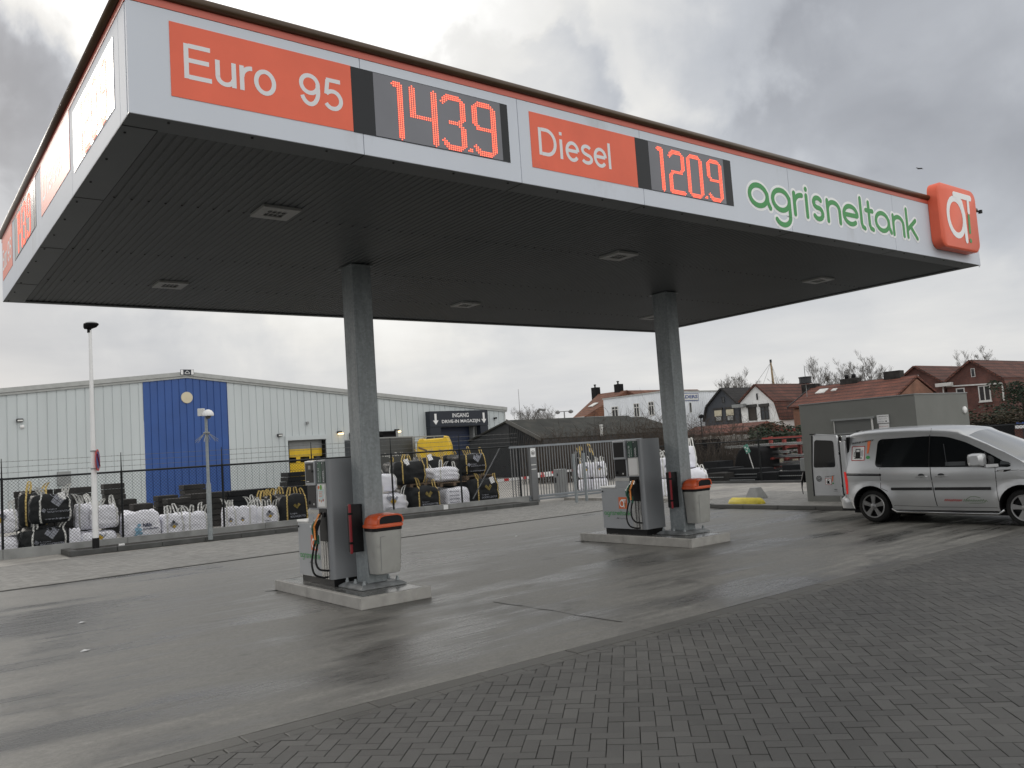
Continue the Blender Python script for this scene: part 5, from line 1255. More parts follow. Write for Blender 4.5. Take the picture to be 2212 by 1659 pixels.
# ------------------------------------------------------------------ stacks of blocks behind the fence
def stack(kk, x0, x1, yt, off, label, mm='block', rows=6, d=1.0, cols=1):
    a, b = (0, 24.54 + off), (20, 22.6 + off); q0 = onL(kk(x0, yt), a, b); q1 = onL(kk(x1, yt), a, b); zt = (q0.z + q1.z) / 2
    t = thing('block_stack', label, 'block stack', (q0.x, q0.y, 0), 0, 'stacks of dark paving in the yard'); u = (q1 - q0); u.z = 0; Ln = u.length; u.normalize(); n_ = V((-u.y, u.x, 0)); r = random.Random(int(x0))
    nr = max(2, int(zt / .17)); rh = zt / nr; nc = max(1, round(Ln / 1.15))
    mb = MB()
    for j in range(nr):
        for i in range(nc):
            o_ = r.uniform(-.03, .03); o2 = r.uniform(-.02, .02)
            c = q0 + u * (Ln * (i + .5) / nc + o_) + n_ * (d / 2 + o2); c.z = rh * (j + .5)
            mb.obb(c, u * (Ln / nc / 2 - .015), n_ * d / 2, V((0, 0, rh / 2 - .008)))
    part('blocks', mb, M[mm], t, bevel=.012)
    return t
stack(kz, 30, 200, 1056, 2.6, 'long dark stack of blocks behind the far-left bags')
stack(kz, 224, 271, 1044, 6.5, 'tall dark stack of kerb blocks left of the blue wall')
stack(kz, 262, 298, 1078, 5.0, 'low dark stack of blocks at the foot of the grey wall')
stack(kz, 286, 331, 1088, 3.6, 'low brown stack of blocks with white bands in front of the blue wall')
stack(kz, 341, 387, 1070, 5.0, 'left dark stack of blocks in front of the blue wall')
stack(kz, 362, 415, 1076, 3.6, 'middle brown stack of blocks in front of the blue wall')
stack(kz, 398, 447, 1046, 6.5, 'highest dark stack of blocks in front of the blue wall')
stack(kz, 412, 495, 1064, 4.8, 'broad dark stack of blocks behind the camera pole')
stack(kz, 494, 594, 1057, 4.5, 'long dark stack of blocks right of the blue wall', 'blockb')
stack(kz, 615, 668, 1050, 5.2, 'dark stack of crates below the yellow door', 'blockb')
stack(kz, 620, 666, 1019, 7.0, 'dark crate stack standing in front of the yellow door', 'blockb')
# dark planter blocks behind the right-hand fence
def rstack(kk, x0, x1, yt, xx, label, z0=0, d=1.0, mm='blockb'):
    q0 = onX(kk(x0, yt), xx); q1 = onX(kk(x1, yt), xx); zt = (q0.z + q1.z) / 2
    t = thing('crate_stack', label, 'crate stack', (xx, (q0.y + q1.y) / 2, 0), 0, 'dark crates behind the right fence'); mb = MB(); y0, y1 = sorted((q0.y, q1.y))
    nr = max(1, int((zt - z0) / .28)); rh = (zt - z0) / nr; r = random.Random(int(x0 + yt)); mb = MB()
    for j in range(nr):
        o = r.uniform(-.03, .03); mb.box(xx + o, xx + d + o, y0 + .01 + o, y1 - .01 + o, z0 + rh * j + .008, z0 + rh * (j + 1) - .008)
    part('crates', mb, M[mm], t, bevel=.015)
    mb = MB(); mb.box(xx - .02, xx - .003, y0 + .05, y1 - .05, z0 + .6 * (zt - z0), z0 + .6 * (zt - z0) + .03); part('edge_strip', mb, M['mgrey'], t)
    return t
rstack(k10, 560, 800, 515, 26.0, 'low dark green crate stack left in the row behind the right fence', mm='block')
rstack(k10, 530, 720, 370, 28.0, 'dark crate stack left, standing further back behind the right fence')
rstack(k10, 590, 850, 450, 27.2, 'second dark crate stack left in the back row')
rstack(k10, 830, 1220, 462, 26.6, 'wide black crate stack in the middle behind the right fence')
rstack(k10, 850, 1190, 570, 25.9, 'low black crates in the front row, middle')
rstack(k10, 1190, 1450, 505, 26.1, 'black crate stack right of the middle in the front row')
rstack(k10, 1440, 1820, 490, 26.2, 'black crate stack next to the kiosk with pale edges')
rstack(k10, 1510, 1740, 410, 27.8, 'dark crate behind the stack next to the kiosk')
# leaning green sign
q0 = onX(k10(1185, 442), 26.9); q1 = onX(k10(1075, 195), 26.9); t = thing('leaning_sign', 'green and white board on a thin pole leaning behind the right fence', 'sign', (26.9, q0.y, q0.z))
mb = MB(); mb.tube([q0 + V((0, 0, -.4)), q1], .02, 6); part('pole', mb, M['frame'], t)
mb = MB(); d_ = (q1 - q0).normalized(); s_ = V((0, d_.z, -d_.y)); mb.obb(q1 - d_ * .06 + V((-.03, 0, 0)), d_ * .17, s_ * .10, V((.01, 0, 0))); bd = part('board', mb, M['stgreen'], t)
mb = MB(); 
for a, b in ((.08, .04), (0, -.04), (-.08, .04)): mb.obb(q1 - d_ * (.06 + a) + s_ * b + V((-.043, 0, 0)), d_ * .03, s_ * .03, V((.002, 0, 0)))
part('print', mb, M['white'], bd)
# red cantilever rack with metal lengths
t = thing('storage_rack', 'red steel rack loaded with galvanised lengths behind the right fence', 'rack', (31, 14, 0)); RX = 31.0
for px, z1 in ((1370, 60), (1535, 60), (1720, 60)):
    q = onX(k10(px, 60), RX); mb = MB(); mb.box(RX - .06, RX + .06, q.y - .07, q.y + .07, 0, q.z); part('upright', mb, M['redsteel'], t)
    for zz in (160, 300, 420):
        a = onX(k10(px, zz), RX); mb = MB(); mb.box(RX - .9, RX + .9, a.y - .05, a.y + .05, a.z - .10, a.z - .02); part('arm', mb, M['redsteel'], t)
    a = onX(k10(px + 20, 420), RX); b = onX(k10(px + 90, 310), RX); mb = MB(); mb.bar(a, b, .06, .06); part('brace', mb, M['redsteel'], t)
q0, q1 = onX(k10(1350, 85), RX), onX(k10(1900, 55), RX); mb = MB(); mb.box(RX - .5, RX - .4, q1.y, q0.y, (q0.z + q1.z) / 2 - .06, (q0.z + q1.z) / 2 + .06); part('top_beam', mb, M['redsteel'], t)
for (xa, ya, xb_, yb_) in ((1185, 170, 1900, 125), (1185, 262, 1600, 240), (1190, 310, 1900, 285), (1225, 415, 1700, 395), (1225, 470, 1900, 440), (830, 190, 1200, 170), (1550, 380, 1900, 360)):
    a, b = onX(k10(xa, ya), RX - .6), onX(k10(xb_, yb_), RX - .6); zz = (a.z + b.z) / 2
    if ya == 470: zz += -.0
    mb = MB()
    for k in range(4 if xa > 1000 else 1):
        mb.box(RX - .75 + k * .3, RX - .55 + k * .3, b.y, a.y, zz - .06, zz - .02); mb.box(RX - .75 + k * .3, RX - .55 + k * .3, b.y + .05 * k, a.y - .06 * k, zz, zz + .04)
    part('metal_lengths', mb, M['steel'], t)
# dark tarpaulin heap and dark board behind
def heap(c, r, h_, mm, nm, label, cat, seed=0):
    mb = MB(); rs = random.Random(seed); rings = []
    for j in range(6):
        f = j / 5; rr = r * (1 - f ** 1.6) + .05
        rings.append([V((c.x + rr * cos(2 * pi * k / 12) * (1 + rs.uniform(-.12, .12)), c.y + rr * sin(2 * pi * k / 12) * (1 + rs.uniform(-.12, .12)), h_ * f * (1 + rs.uniform(-.06, .06)))) for k in range(12)])
    mb.loft(rings); return solo(nm, mb, mm, label, cat, smooth='auto')
tq = [onX(k10(a_, b_), 29.5) for a_, b_ in ((900, 520), (930, 330), (965, 235), (1010, 195), (1100, 185), (1190, 195), (1245, 240), (1262, 330), (1270, 520))]
mb = MB(); mb.prism([V((29.5, q.y, max(0.0, q.z))) for q in tq], (1.3, 0, 0)); solo('tarpaulin_stack', mb, M['blackm'], 'dark covered stack behind the crates and the leaning green sign', 'stack', bevel=.08)
q = onX(k10(560, 300), 31.5); mb = MB(); mb.box(31.5, 31.6, q.y - .9, q.y + 1.6, 0, 1.75); solo('dark_partition', mb, M['blackm'], 'dark brown board standing right of the second column behind the fence', 'board')

# ------------------------------------------------------------------ warehouse
P1 = onD((1090, 878), 70); wd = V((cos(radians(3.65)), sin(radians(3.65)), 0)); wn_ = V((sin(radians(3.65)), -cos(radians(3.65)), 0))
FWH = Fr((P1.x, P1.y, 0), wd, wn_)
wh = thing('warehouse', 'large grey ribbed warehouse with a shallow gable and a blue middle panel', 'building', (P1.x - 26, P1.y - 2, 0))
PK, ZP, ZE = -26.4, 8.12, 5.42
def roofz(s): return ZP - (ZP - ZE) * abs(s - PK) / (0 - PK)
Lf = 2 * PK
mb = MB(); cladding(mb, FWH, Lf, -29.07, .50, .07, .035, 0, roofz, openings=[]); cladding(mb, FWH, -23.80, -8.2, .50, .07, .035, 0, roofz, openings=[(-19.75, -16.8, 3.55)]); cladding(mb, FWH, -8.2, -.10, .50, .07, .035, 0, roofz, openings=[(-7.15, -3.19, 4.05)]); part('wall', mb, M['wallgrey'], wh)
mb = MB(); cladding(mb, FWH, -29.07, -23.80, .44, .08, .04, 0, roofz, breaks=[PK], out=.03); part('blue_wall', mb, M['blue'], wh)
mb = MB(); FWH.box(mb, -.10, 0, 0, ZE, -.06, .02); FWH.box(mb, Lf, Lf + .1, 0, ZE, -.06, .02); part('corner_trim', mb, M['edge'], wh)
mb = MB()
for a, b in ((Lf - .2, PK), (PK, .15)):
    for (o0, o1, dz0, dz1) in ((-.1, .16, -.16, .10), (-.1, .10, -.30, -.17)):
        A = [FWH(a, roofz(a) + dz0, 0), FWH(b, roofz(b) + dz0, 0), FWH(b, roofz(b) + dz1, 0), FWH(a, roofz(a) + dz1, 0)]
        mb.prism([q + FWH.n * o1 for q in A], FWH.n * (o0 - o1))
part('roof_edge', mb, M['edge'], wh)
mb = MB(); A = [FWH(Lf, ZE, -.2), FWH(PK, ZP, -.2), FWH(0, ZE, -.2)]; B = [q - FWH.n * 34 for q in A]
mb.add(A + B, [(0, 1, 4, 3), (1, 2, 5, 4)]); part('roof', mb, M['mgrey'], wh)
mb = MB(); mb.add([FWH(0, 0, -.06), FWH(0, 0, -34), FWH(0, ZE, -34), FWH(0, ZE, -.06), FWH(Lf, 0, -.06), FWH(Lf, 0, -34), FWH(Lf, ZE, -34), FWH(Lf, ZE, -.06)], [(0, 1, 2, 3), (4, 5, 6, 7)]); part('side_wall', mb, M['wallgrey'], wh)
mb = MB(); FWH.box(mb, PK - .42, PK + .42, ZP - .12, ZP + .22, .165, .20); pe = part('ridge_plate', mb, M['navy'], wh)
mb = MB(); mb.stroke([(PK - .15, ZP + .0), (PK, ZP + .14), (PK + .15, ZP)], .03, FWH.at(.205)); mb.stroke([(PK - .15, ZP - .05), (PK + .15, ZP - .05)], .03, FWH.at(.205)); FWH.box(mb, PK - .40, PK - .25, ZP - .10, ZP + .2, .201, .21); FWH.box(mb, PK + .25, PK + .40, ZP - .10, ZP + .2, .201, .21); part('emblem', mb, M['white'], pe)
mb = MB(); mb.lathe(FWH(-26.43, 6.57, .03), FWH.n, [(.36, 0), (.36, .06), (.001, .07)], 28); part('round_disc', mb, M['cream'], wh)
# yellow loading door
mb = MB(); FWH.box(mb, -19.90, -19.72, 0, 3.74, -.02, .10); FWH.box(mb, -16.83, -16.65, 0, 3.74, -.02, .10); FWH.box(mb, -19.90, -16.65, 3.56, 3.86, -.02, .11); part('door_surround', mb, M['wallgrey'], wh)
mb = MB(); FWH.box(mb, -19.75, -16.8, 0, 2.95, -.45, -.38); yd = part('loading_door', mb, M['yellow'], wh)
mb = MB(); FWH.box(mb, -19.75, -16.8, 2.95, 3.56, -.45, -.36); part('door_header', mb, M['mgrey'], yd)
mb = MB()
for k in range(3): FWH.box(mb, -19.62 + k * 1.0, -18.95 + k * 1.0, 2.02, 2.40, -.379, -.36)
part('door_window', mb, M['glass'], yd)
mb = MB()
for z in (.5, 1.0, 1.5, 1.95, 2.45): FWH.box(mb, -19.74, -16.81, z, z + .02, -.379, -.374)
part('panel_joint', mb, M['wood'], yd)
mb = MB(); FWH.box(mb, -19.72, -19.6, 0, 3.5, -.38, -.02); FWH.box(mb, -16.95, -16.83, 0, 3.5, -.38, -.02); part('door_jamb', mb, M['blackm'], yd)
# drive-in portal
mb = MB(); FWH.box(mb, -8.15, -7.15, 0, 4.05, .03, .55); FWH.box(mb, -3.19, -2.38, 0, 4.05, .03, .55); part('portal_leg', mb, M['navy'], wh)
mb = MB(); FWH.box(mb, -8.15, -2.38, 4.06, 5.28, .03, .60); ps = part('portal_sign', mb, M['navy'], wh)
mb = MB(); mb.text('INGANG', FWH.at(.606), -5.98, 4.76, 1.62, .33, bold=.012); mb.text('DRIVE-IN MAGAZIJN', FWH.at(.606), -7.04, 4.25, 3.80, .33, bold=.012)
for c in (-7.62, -2.82):
    FWH.box(mb, c - .10, c + .10, 4.55, 5.08, .601, .606); mb.poly([FWH(c - .26, 4.56, .606), FWH(c + .26, 4.56, .606), FWH(c, 4.22, .606)])
part('lettering', mb, M['white'], ps)
mb = MB(); FWH.box(mb, -7.15, -3.55, 0, 4.05, -.6, -.5); rd = part('roller_door', mb, M['navydoor'], wh)
mb = MB()
for k in range(15): FWH.box(mb, -7.14, -3.56, .1 + k * .26, .12 + k * .26, -.499, -.49)
part('slat_joint', mb, M['navy'], rd)
mb = MB(); FWH.box(mb, -3.55, -3.38, 0, 4.05, -.4, .02); part('door_post', mb, M['mgrey'], wh)
mb = MB(); FWH.box(mb, -14.92, -14.55, 0, 3.9, .02, .35); FWH.box(mb, -12.4, -11.25, 2.5, 3.86, .02, .5); FWH.box(mb, -14.55, -11.25, 3.6, 3.9, .02, .5); part('dock_surround', mb, M['blackm'], wh)
mb = MB(); FWH.box(mb, -11.25, -11.05, 0, 3.9, .02, .5); part('dock_post', mb, M['mgrey'], wh)
def wallitem(nm, s, z, label, cat, kind):
    t = thing(nm, label, cat, tuple(FWH(s, z - .1, .1)), 0, 'lamps on the warehouse wall' if kind != 'x' else None)
    mb = MB(); FWH.box(mb, s - .16, s + .16, z - .09, z + .09, .0, .22); part('housing', mb, M['dark'], t, bevel=.02)
    if kind == 'lit':
        mb = MB(); FWH.box(mb, s - .14, s + .20, z - .16, z - .06, .10, .34); part('lens', mb, M['warm'], t)
    if kind == 'flood':
        mb = MB(); FWH.box(mb, s - .13, s + .13, z - .06, z + .02, .221, .225); part('lens', mb, M['lampframe'], t)
    return t
wallitem('wall_lamp', -15.75, 3.98, 'lit warm wall lamp right of the yellow loading door', 'lamp', 'lit'); wallitem('wall_lamp', -10.9, 3.95, 'lit warm wall lamp left of the drive-in portal', 'lamp', 'lit')
wallitem('flood_light', -35.72, 5.38, 'dark floodlight high on the grey wall at the far left', 'lamp', 'flood'); wallitem('flood_light', -20.3, 3.95, 'small floodlight at the top left of the yellow door', 'lamp', 'flood')
mb = MB(); q = FWH(-35.6, 5.02, 0); mb.lathe(q, FWH.n, [(.11, 0), (.11, .08), (.05, .14), (.001, .15)], 12); solo('wall_camera', mb, M['white'], 'small white dome camera under the far-left floodlight', 'camera')
mb = MB(); q = FWH(-18.23, 4.70, 0); FWH.box(mb, -18.30, -18.15, 4.62, 4.80, 0, .2); solo('wall_camera', mb, M['mgrey'], 'small grey camera above the yellow loading door', 'camera')
mb = MB(); FWH.box(mb, -1.30, -1.12, 4.55, 4.68, 0, .25); solo('wall_camera', mb, M['black'], 'small black camera near the right corner of the warehouse', 'camera')
mb = MB(); FWH.box(mb, -33.9, -33.2, 1.6, 2.38, .0, .12); solo('wall_panel', mb, M['mgrey'], 'grey square cabinet on the warehouse wall above the far-left bags', 'cabinet', bevel=.01)
# round no-lorry sign in front of the portal
q = onD(k5(1258, 600), 62); t = thing('round_sign', 'round red-rimmed no-lorry sign right of the drive-in door', 'sign', (q.x, q.y, 0)); nn_ = V((-.55, -.83, 0)).normalized(); FS = Fr((q.x, q.y, 0), V((.83, -.55, 0)), nn_)
r_ = 76 * .18186 / 2 / FPX * 62
mb = MB(); mb.disc(q, nn_, r_, 24, th=.02); pl = part('rim', mb, M['sred'], t)
mb = MB(); mb.disc(q + nn_ * .022, nn_, r_ * .76, 24, th=.003); fc = part('face', mb, M['white'], pl)
mb = MB(); FS.box(mb, -.18, .10, q.z - .02, q.z + .13, .027, .03); FS.box(mb, -.08, .18, q.z - .09, q.z + .03, .027, .031); part('lorry_mark', mb, M['black'], fc)
mb = MB(); mb.tube([(q.x + .03, q.y + .05, 0), (q.x + .03, q.y + .05, q.z + .2)], .03, 8); part('pole', mb, M['galv'], t)
# trailer and yellow cab
TD = 54
a0 = onD(k5(-30, 548), TD - 3.0); a1 = onD(k5(440, 508), TD + .0); a2 = onD(k5(812, 488), TD + 2.0)
zt = 3.15
t = thing('box_trailer', 'dark grey box trailer with pale lettering parked by the warehouse', 'trailer', (a1.x, a1.y, 0))
u1 = V((a1.x - a0.x, a1.y - a0.y, 0)); L1_ = u1.length; u1.normalize(); n1_ = V((u1.y, -u1.x, 0)); FT1 = Fr((a0.x, a0.y, 0), u1, n1_)
za, zb_ = a0.z, a1.z; zt = (za + zb_) / 2
mb = MB(); FT1.box(mb, 0, L1_, .9, zt, -2.5, 0); part('body', mb, M['tarp'], t)
mb = MB()
FT1.box(mb, 0, L1_, zt + .001, zt + .08, -2.5, .02); FT1.box(mb, L1_ - .10, L1_ + .06, .9, zt, .001, .04); FT1.box(mb, L1_ + .001, L1_ + .06, .9, zt, -2.5, 0); part('frame', mb, M['mgrey'], t)
mb = MB(); qa = onL(k5(70, 765), a0, a1); qb = onL(k5(385, 735), a0, a1); sa = (qa - FT1.o).dot(u1); sb = (qb - FT1.o).dot(u1); mb.text('x Logus-De Hoop', FT1.at(.01), sa, qa.z, sb - sa, .30); part('lettering', mb, M['lampframe'], t)
for k in range(3):
    mb = MB(); mb.lathe(FT1(1.0 + k * 1.3, .5, -.1), FT1.n, [(.001, 0), (.5, 0), (.5, .1), (.3, .11), (.001, .11)], 18); part('wheel', mb, M['tyre'], t)
u2 = V((a2.x - a1.x, a2.y - a1.y, 0)); L2_ = u2.length; u2.normalize(); FT2 = Fr((a1.x, a1.y, 0), u2, V((u2.y, -u2.x, 0)))
mb = MB()
for z in (zt - .02, zt - .35): FT2.box(mb, .1, L2_, z, z + .07, -.06, .0)
for k in range(4): FT2.box(mb, .1 + k * (L2_ - .15) / 3, .17 + k * (L2_ - .15) / 3, .9, zt, -.07, -.01)
part('end_frame', mb, M['mgrey'], t)
cy0 = onD(k5(478, 560), TD - 1); cy1 = onD(k5(885, 560), TD - 1)
u3 = V((cy1.x - cy0.x, cy1.y - cy0.y, 0)); L3_ = u3.length; u3.normalize(); FC = Fr((cy0.x, cy0.y, 0), u3, V((u3.y, -u3.x, 0)))
ztc = onD(k5(680, 530), TD - 1).z
t = thing('yellow_cab', 'bright yellow lorry cab behind the black bulk bags', 'lorry', (cy0.x, cy0.y, 0))
prof = [(0.02, 0.5), (L3_ - .02, .5), (L3_, ztc - .55), (L3_ - .08, ztc - .25), (L3_ - .22, ztc + .10), (L3_ - .38, ztc + .12), (L3_ - .42, ztc), (.5, ztc - .03), (.42, ztc + .05), (.18, ztc + .03), (.05, ztc - .2), (0, ztc - .6)]
mb = MB(); mb.loft([[FC(a * .96 + .03, z, -1.9) for a, z in prof], [FC(a, z, -1.7) for a, z in prof], [FC(a, z, -.12) for a, z in prof], [FC(a * .95 + .05, .5 + (z - .5) * .97, 0) for a, z in prof]]); cbp = part('cab_body', mb, M['yellow'], t, smooth='auto')
mb = MB(); mb.prism([FC(.12, ztc - .45, .002), FC(.95, ztc - .85, .002), FC(.95, ztc - .93, .002), FC(.12, ztc - .60, .002)], FC.n * .02); part('recess_line', mb, M['wood'], cbp)
mb = MB()
for k in (0.35, L3_ - .35): mb.lathe(FC(k, .5, -.3), FC.n, [(.001, 0), (.5, 0), (.5, .2), (.3, .21), (.001, .21)], 18)
part('wheel', mb, M['tyre'], t)

# ------------------------------------------------------------------ houses
def window(par, fr, a0, a1, z0, z1, fm='frame', sash=1, top=False, inner='pane', depth=.06, sill=None):
    mb = MB(); w = min(.09, (a1 - a0) * .12); fr.box(mb, a0, a0 + w, z0, z1, .0, depth); fr.box(mb, a1 - w, a1, z0, z1, .0, depth); fr.box(mb, a0 + w, a1 - w, z0, z0 + w, .0, depth); fr.box(mb, a0 + w, a1 - w, z1 - w, z1, .0, depth)
    for k in range(1, sash): c = a0 + (a1 - a0) * k / sash; fr.box(mb, c - w / 2, c + w / 2, z0 + w, z1 - w, .0, depth * .9)
    if top: c = z1 - (z1 - z0) * .3; fr.box(mb, a0 + w, a1 - w, c - w / 2, c + w / 2, .0, depth * .85)
    o = part('window', mb, M[fm], par)
    mb = MB(); fr.box(mb, a0 + w * .9, a1 - w * .9, z0 + w * .9, z1 - w * .9, .005, .02); part('pane', mb, M[inner], o)
    if sill:
        mb = MB(); fr.box(mb, a0 - .05, a1 + .05, z0 - .10, z0 - .005, .0, .12); part('sill', mb, M[sill], o)
    return o
def xz(kk, x, y, X): q = onX(kk(x, y), X); return q.y, q.z
def gable_house(name, label, cat, kk, X, poly, Ln, wallm, roofm, nroof, eave=.25, th=.18, group=None, chim=()):
    """front gable in the plane x = X, poly in photo coordinates (left to right over the top), ridge runs along +x"""
    P = [xz(kk, a, b, X) for a, b in poly]; zb = 0; t = thing(name, label, cat, (X, P[0][0], 0), 0, group)
    outl = [(P[0][0], zb)] + P + [(P[-1][0], zb)]
    mb = MB(); mb.prism([(X, y, z) for y, z in outl], (Ln, 0, 0)); part('wall', mb, M[wallm], t)
    for (i0, i1) in nroof:
        seg = P[i0:i1 + 1]; mb = MB()
        for (a, b) in zip(seg, seg[1:]):
            va, vb = V((0, a[0], a[1])), V((0, b[0], b[1])); d = (vb - va).normalized(); nn = V((0, -d.z, d.y)) * (1 if V((0, -d.z, d.y)).z > 0 else -1)
            A = [V((X - eave, va.y, va.z)), V((X - eave, vb.y, vb.z)), V((X - eave, vb.y, vb.z)) + nn * th, V((X - eave, va.y, va.z)) + nn * th]
            mb.prism(A, (Ln + 2 * eave, 0, 0))
        part('roof', mb, M[roofm], t)
    return t, Fr((X, 0, 0), (0, -1, 0), (-1, 0, 0)), P
def wpx(fr, kk, X, x0, y0, x1, y1):
    a = xz(kk, x0, y0, X); b = xz(kk, x1, y1, X); return -a[0], -b[0], min(a[1], b[1]), max(a[1], b[1])

# white gambrel house
X = onD(k7(872, 528), 85).x
t, fr, P = gable_house('gambrel_house', 'white rendered house with red-brown gambrel roof and brown shutters', 'house', k7, X, [(680, 745), (872, 528), (1112, 742), (1185, 960)], 10.5, 'whitewall', 'roofbrown', [(0, 1), (1, 3)])
for (x0, y0, x1, y1) in ((775, 805, 892, 962), (928, 795, 1045, 952)):
    a0, a1, z0, z1 = wpx(fr, k7, X, x0, y0, x1, y1); w = window(t, fr, a0, a1, z0, z1, 'framed', inner='shutter' if x0 < 800 else 'pane', sash=1 if x0 < 800 else 2, top=(x0 > 800))
    mb = MB(); fr.box(mb, a0 - .1, a1 + .1, z1 - .02, z1 + .28, .0, .16); part('shutter_box', mb, M['framed'], w)
a0, a1, z0, z1 = wpx(fr, k7, X, 878, 630, 902, 708); window(t, fr, a0, a1, z0, z1, 'framed')
# dark grey gambrel house
t, fr, P = gable_house('gambrel_house', 'slate-grey gambrel house with cream blinds beside the white house', 'house', k7, X + .6, [(240, 985), (272, 800), (452, 575), (652, 768)], 10, 'greywall', 'roofblk', [(0, 2), (2, 3)])
X2 = X + .6
for (x0, y0, x1, y1) in ((358, 838, 464, 980), (503, 825, 612, 972)):
    a0, a1, z0, z1 = wpx(fr, k7, X2, x0, y0, x1, y1); w = window(t, fr, a0, a1, z0, z1, 'framed', sash=1)
    mb = MB(); fr.box(mb, a0 + .02, a1 - .02, z0 + (z1 - z0) * .47, z1 - .05, .061, .09); part('blind', mb, M['blind'], w)
    mb = MB(); 
    for k in range(7): fr.box(mb, a0 + .12 + k * (a1 - a0 - .3) / 7, a0 + .17 + k * (a1 - a0 - .3) / 7, z0 + .14, z0 + (z1 - z0) * .42, .021, .03)
    part('net_curtain', mb, M['lampframe'], w)
    mb = MB(); fr.box(mb, a0 - .12, a1 + .12, z1, z1 + .2, 0, .14); part('shutter_box', mb, M['framed'], w)
a0, a1, z0, z1 = wpx(fr, k7, X2, 450, 672, 485, 742); window(t, fr, a0, a1, z0, z1, 'framed')
mb = MB(); a = xz(k7, 670, 775, X - .2); mb.box(X - .6, X + .1, a[0] - .7, a[0] + .7, a[1] - .25, a[1] + .1); part('gutter_box', mb, M['mgrey'], t)
# brick houses on the right
XB = onD(k9(1340, 90), 75).x
t, fr, P = gable_house('brick_house', 'right red brick house with a white double window and white gutter pipe', 'house', k9, XB, [(940, 440), (1340, 95), (1860, 385), (1990, 700)], 11, 'brick', 'roofbrown', [(0, 1), (1, 3)])
for (x0, y0, x1, y1, sh, sl) in ((1335, 212, 1415, 345, 1, None), (1095, 538, 1255, 700, 1, None), (1455, 498, 1680, 735, 2, 'frame')):
    a0, a1, z0, z1 = wpx(fr, k9, XB, x0, y0, x1, y1); window(t, fr, a0, a1, z0, z1, 'frame', sash=sh, sill=sl)
mb = MB(); q0, q1, q2 = onX(k9(940, 505), XB - .1), onX(k9(1850, 450), XB - .1), onX(k9(1880, 730), XB - .1); mb.bar(q0, q1, .10, .12); mb.bar(q1, q2, .10, .12); q3 = onX(k9(885, 510), XB - .1); q4 = onX(k9(895, 630), XB - .1); mb.bar(q3, q4, .1, .1); part('gutter_pipe', mb, M['frame'], t)
mb = MB(); q0, q1 = onX(k9(775, 488), XB - .3), onX(k9(1030, 462), XB - .3); mb.bar(q0, q1, .5, .32); part('gutter_box', mb, M['frame'], t)
XB2 = XB + .5
t, fr, P = gable_house('brick_house', 'left red brick house of the pair, partly hidden by the grey kiosk', 'house', k9, XB2, [(60, 520), (430, 190), (900, 455)], 9, 'brick', 'roofbrown', [(0, 1), (1, 2)])
for (x0, y0, x1, y1) in ((432, 320, 500, 440), (520, 600, 700, 760), (250, 625, 430, 780)):
    a0, a1, z0, z1 = wpx(fr, k9, XB2, x0, y0, x1, y1); window(t, fr, a0, a1, z0, z1, 'frame')
# long terrace with red tiles, ridge along y
qa = onD(k3(540, 405), 80); XR = qa.x; ZR = qa.z; YL = qa.y; qe = onY(k3(372, 545), YL); XE = qe.x; ZEv = qe.z
YR = onX(k3(1150, 338), XR).y - 1.2
XE = min(XE, XR - 4.2)
t = thing('terrace_house', 'long low terrace with bright red tiled roof behind the grey kiosk', 'house', (XE, (YL + YR) / 2, 0))
mb = MB(); mb.prism([(XE + .3, YL - .1, 0), (XE + .3, YL - .1, ZEv - .1), (XR, YL - .1, ZR - .15), (2 * XR - XE - .3, YL - .1, ZEv - .1), (2 * XR - XE - .3, YL - .1, 0)], (0, YR - YL, 0)); part('wall', mb, M['bricko'], t)
mb = MB(); mb.prism([(XE, YL + .15, ZEv), (XR, YL + .15, ZR), (XR, YL + .15, ZR + .2), (XE - .1, YL + .15, ZEv + .14)], (0, YR - YL - .3, 0)); mb.prism([(XR, YL + .15, ZR + .001), (2 * XR - XE, YL + .15, ZEv), (2 * XR - XE, YL + .15, ZEv + .14), (XR, YL + .15, ZR + .2)], (0, YR - YL - .3, 0)); part('roof', mb, M['roofred'], t)
mb = MB(); mb.bar((XE - .12, YL + .18, ZEv + .08), (XR, YL + .18, ZR + .16), .08, .22); part('verge', mb, M['dark'], t)
for (px, py, w_, h_) in ((515, 400, .75, .45), (795, 375, .85, .55), (1095, 340, .75, .75)):
    q = onX(k3(px, py), XR); mb = MB(); mb.box(XR - .4, XR + .4, q.y - w_, q.y + w_, ZR - .8, ZR + h_); ch = part('chimney', mb, M['block'], t, bevel=.02)
    if px == 795:
        mb = MB(); 
        for k in (-.35, .35): mb.lathe((XR, q.y + k, ZR + h_), (0, 0, 1), [(.16, 0), (.2, .15), (.2, .35), (.001, .4)], 10)
        part('chimney_pot', mb, M['black'], ch)
for (px, py, s_) in ((593, 430, .45), (680, 436, .22)):
    qq = onX(k3(px, py), XR - 1.2); f_ = .35; x_ = XR - (XR - XE) * f_; q = onX(k3(px, py), x_); z_ = ZR - (ZR - ZEv) * f_ + .24; sl_ = (ZR - ZEv) / (XR - XE)
    mb = MB(); mb.obb((x_, q.y, z_), V((s_, 0, s_ * sl_)), V((0, s_, 0)), V((-sl_, 0, 1)).normalized() * .04); part('skylight', mb, M['frame'], t)
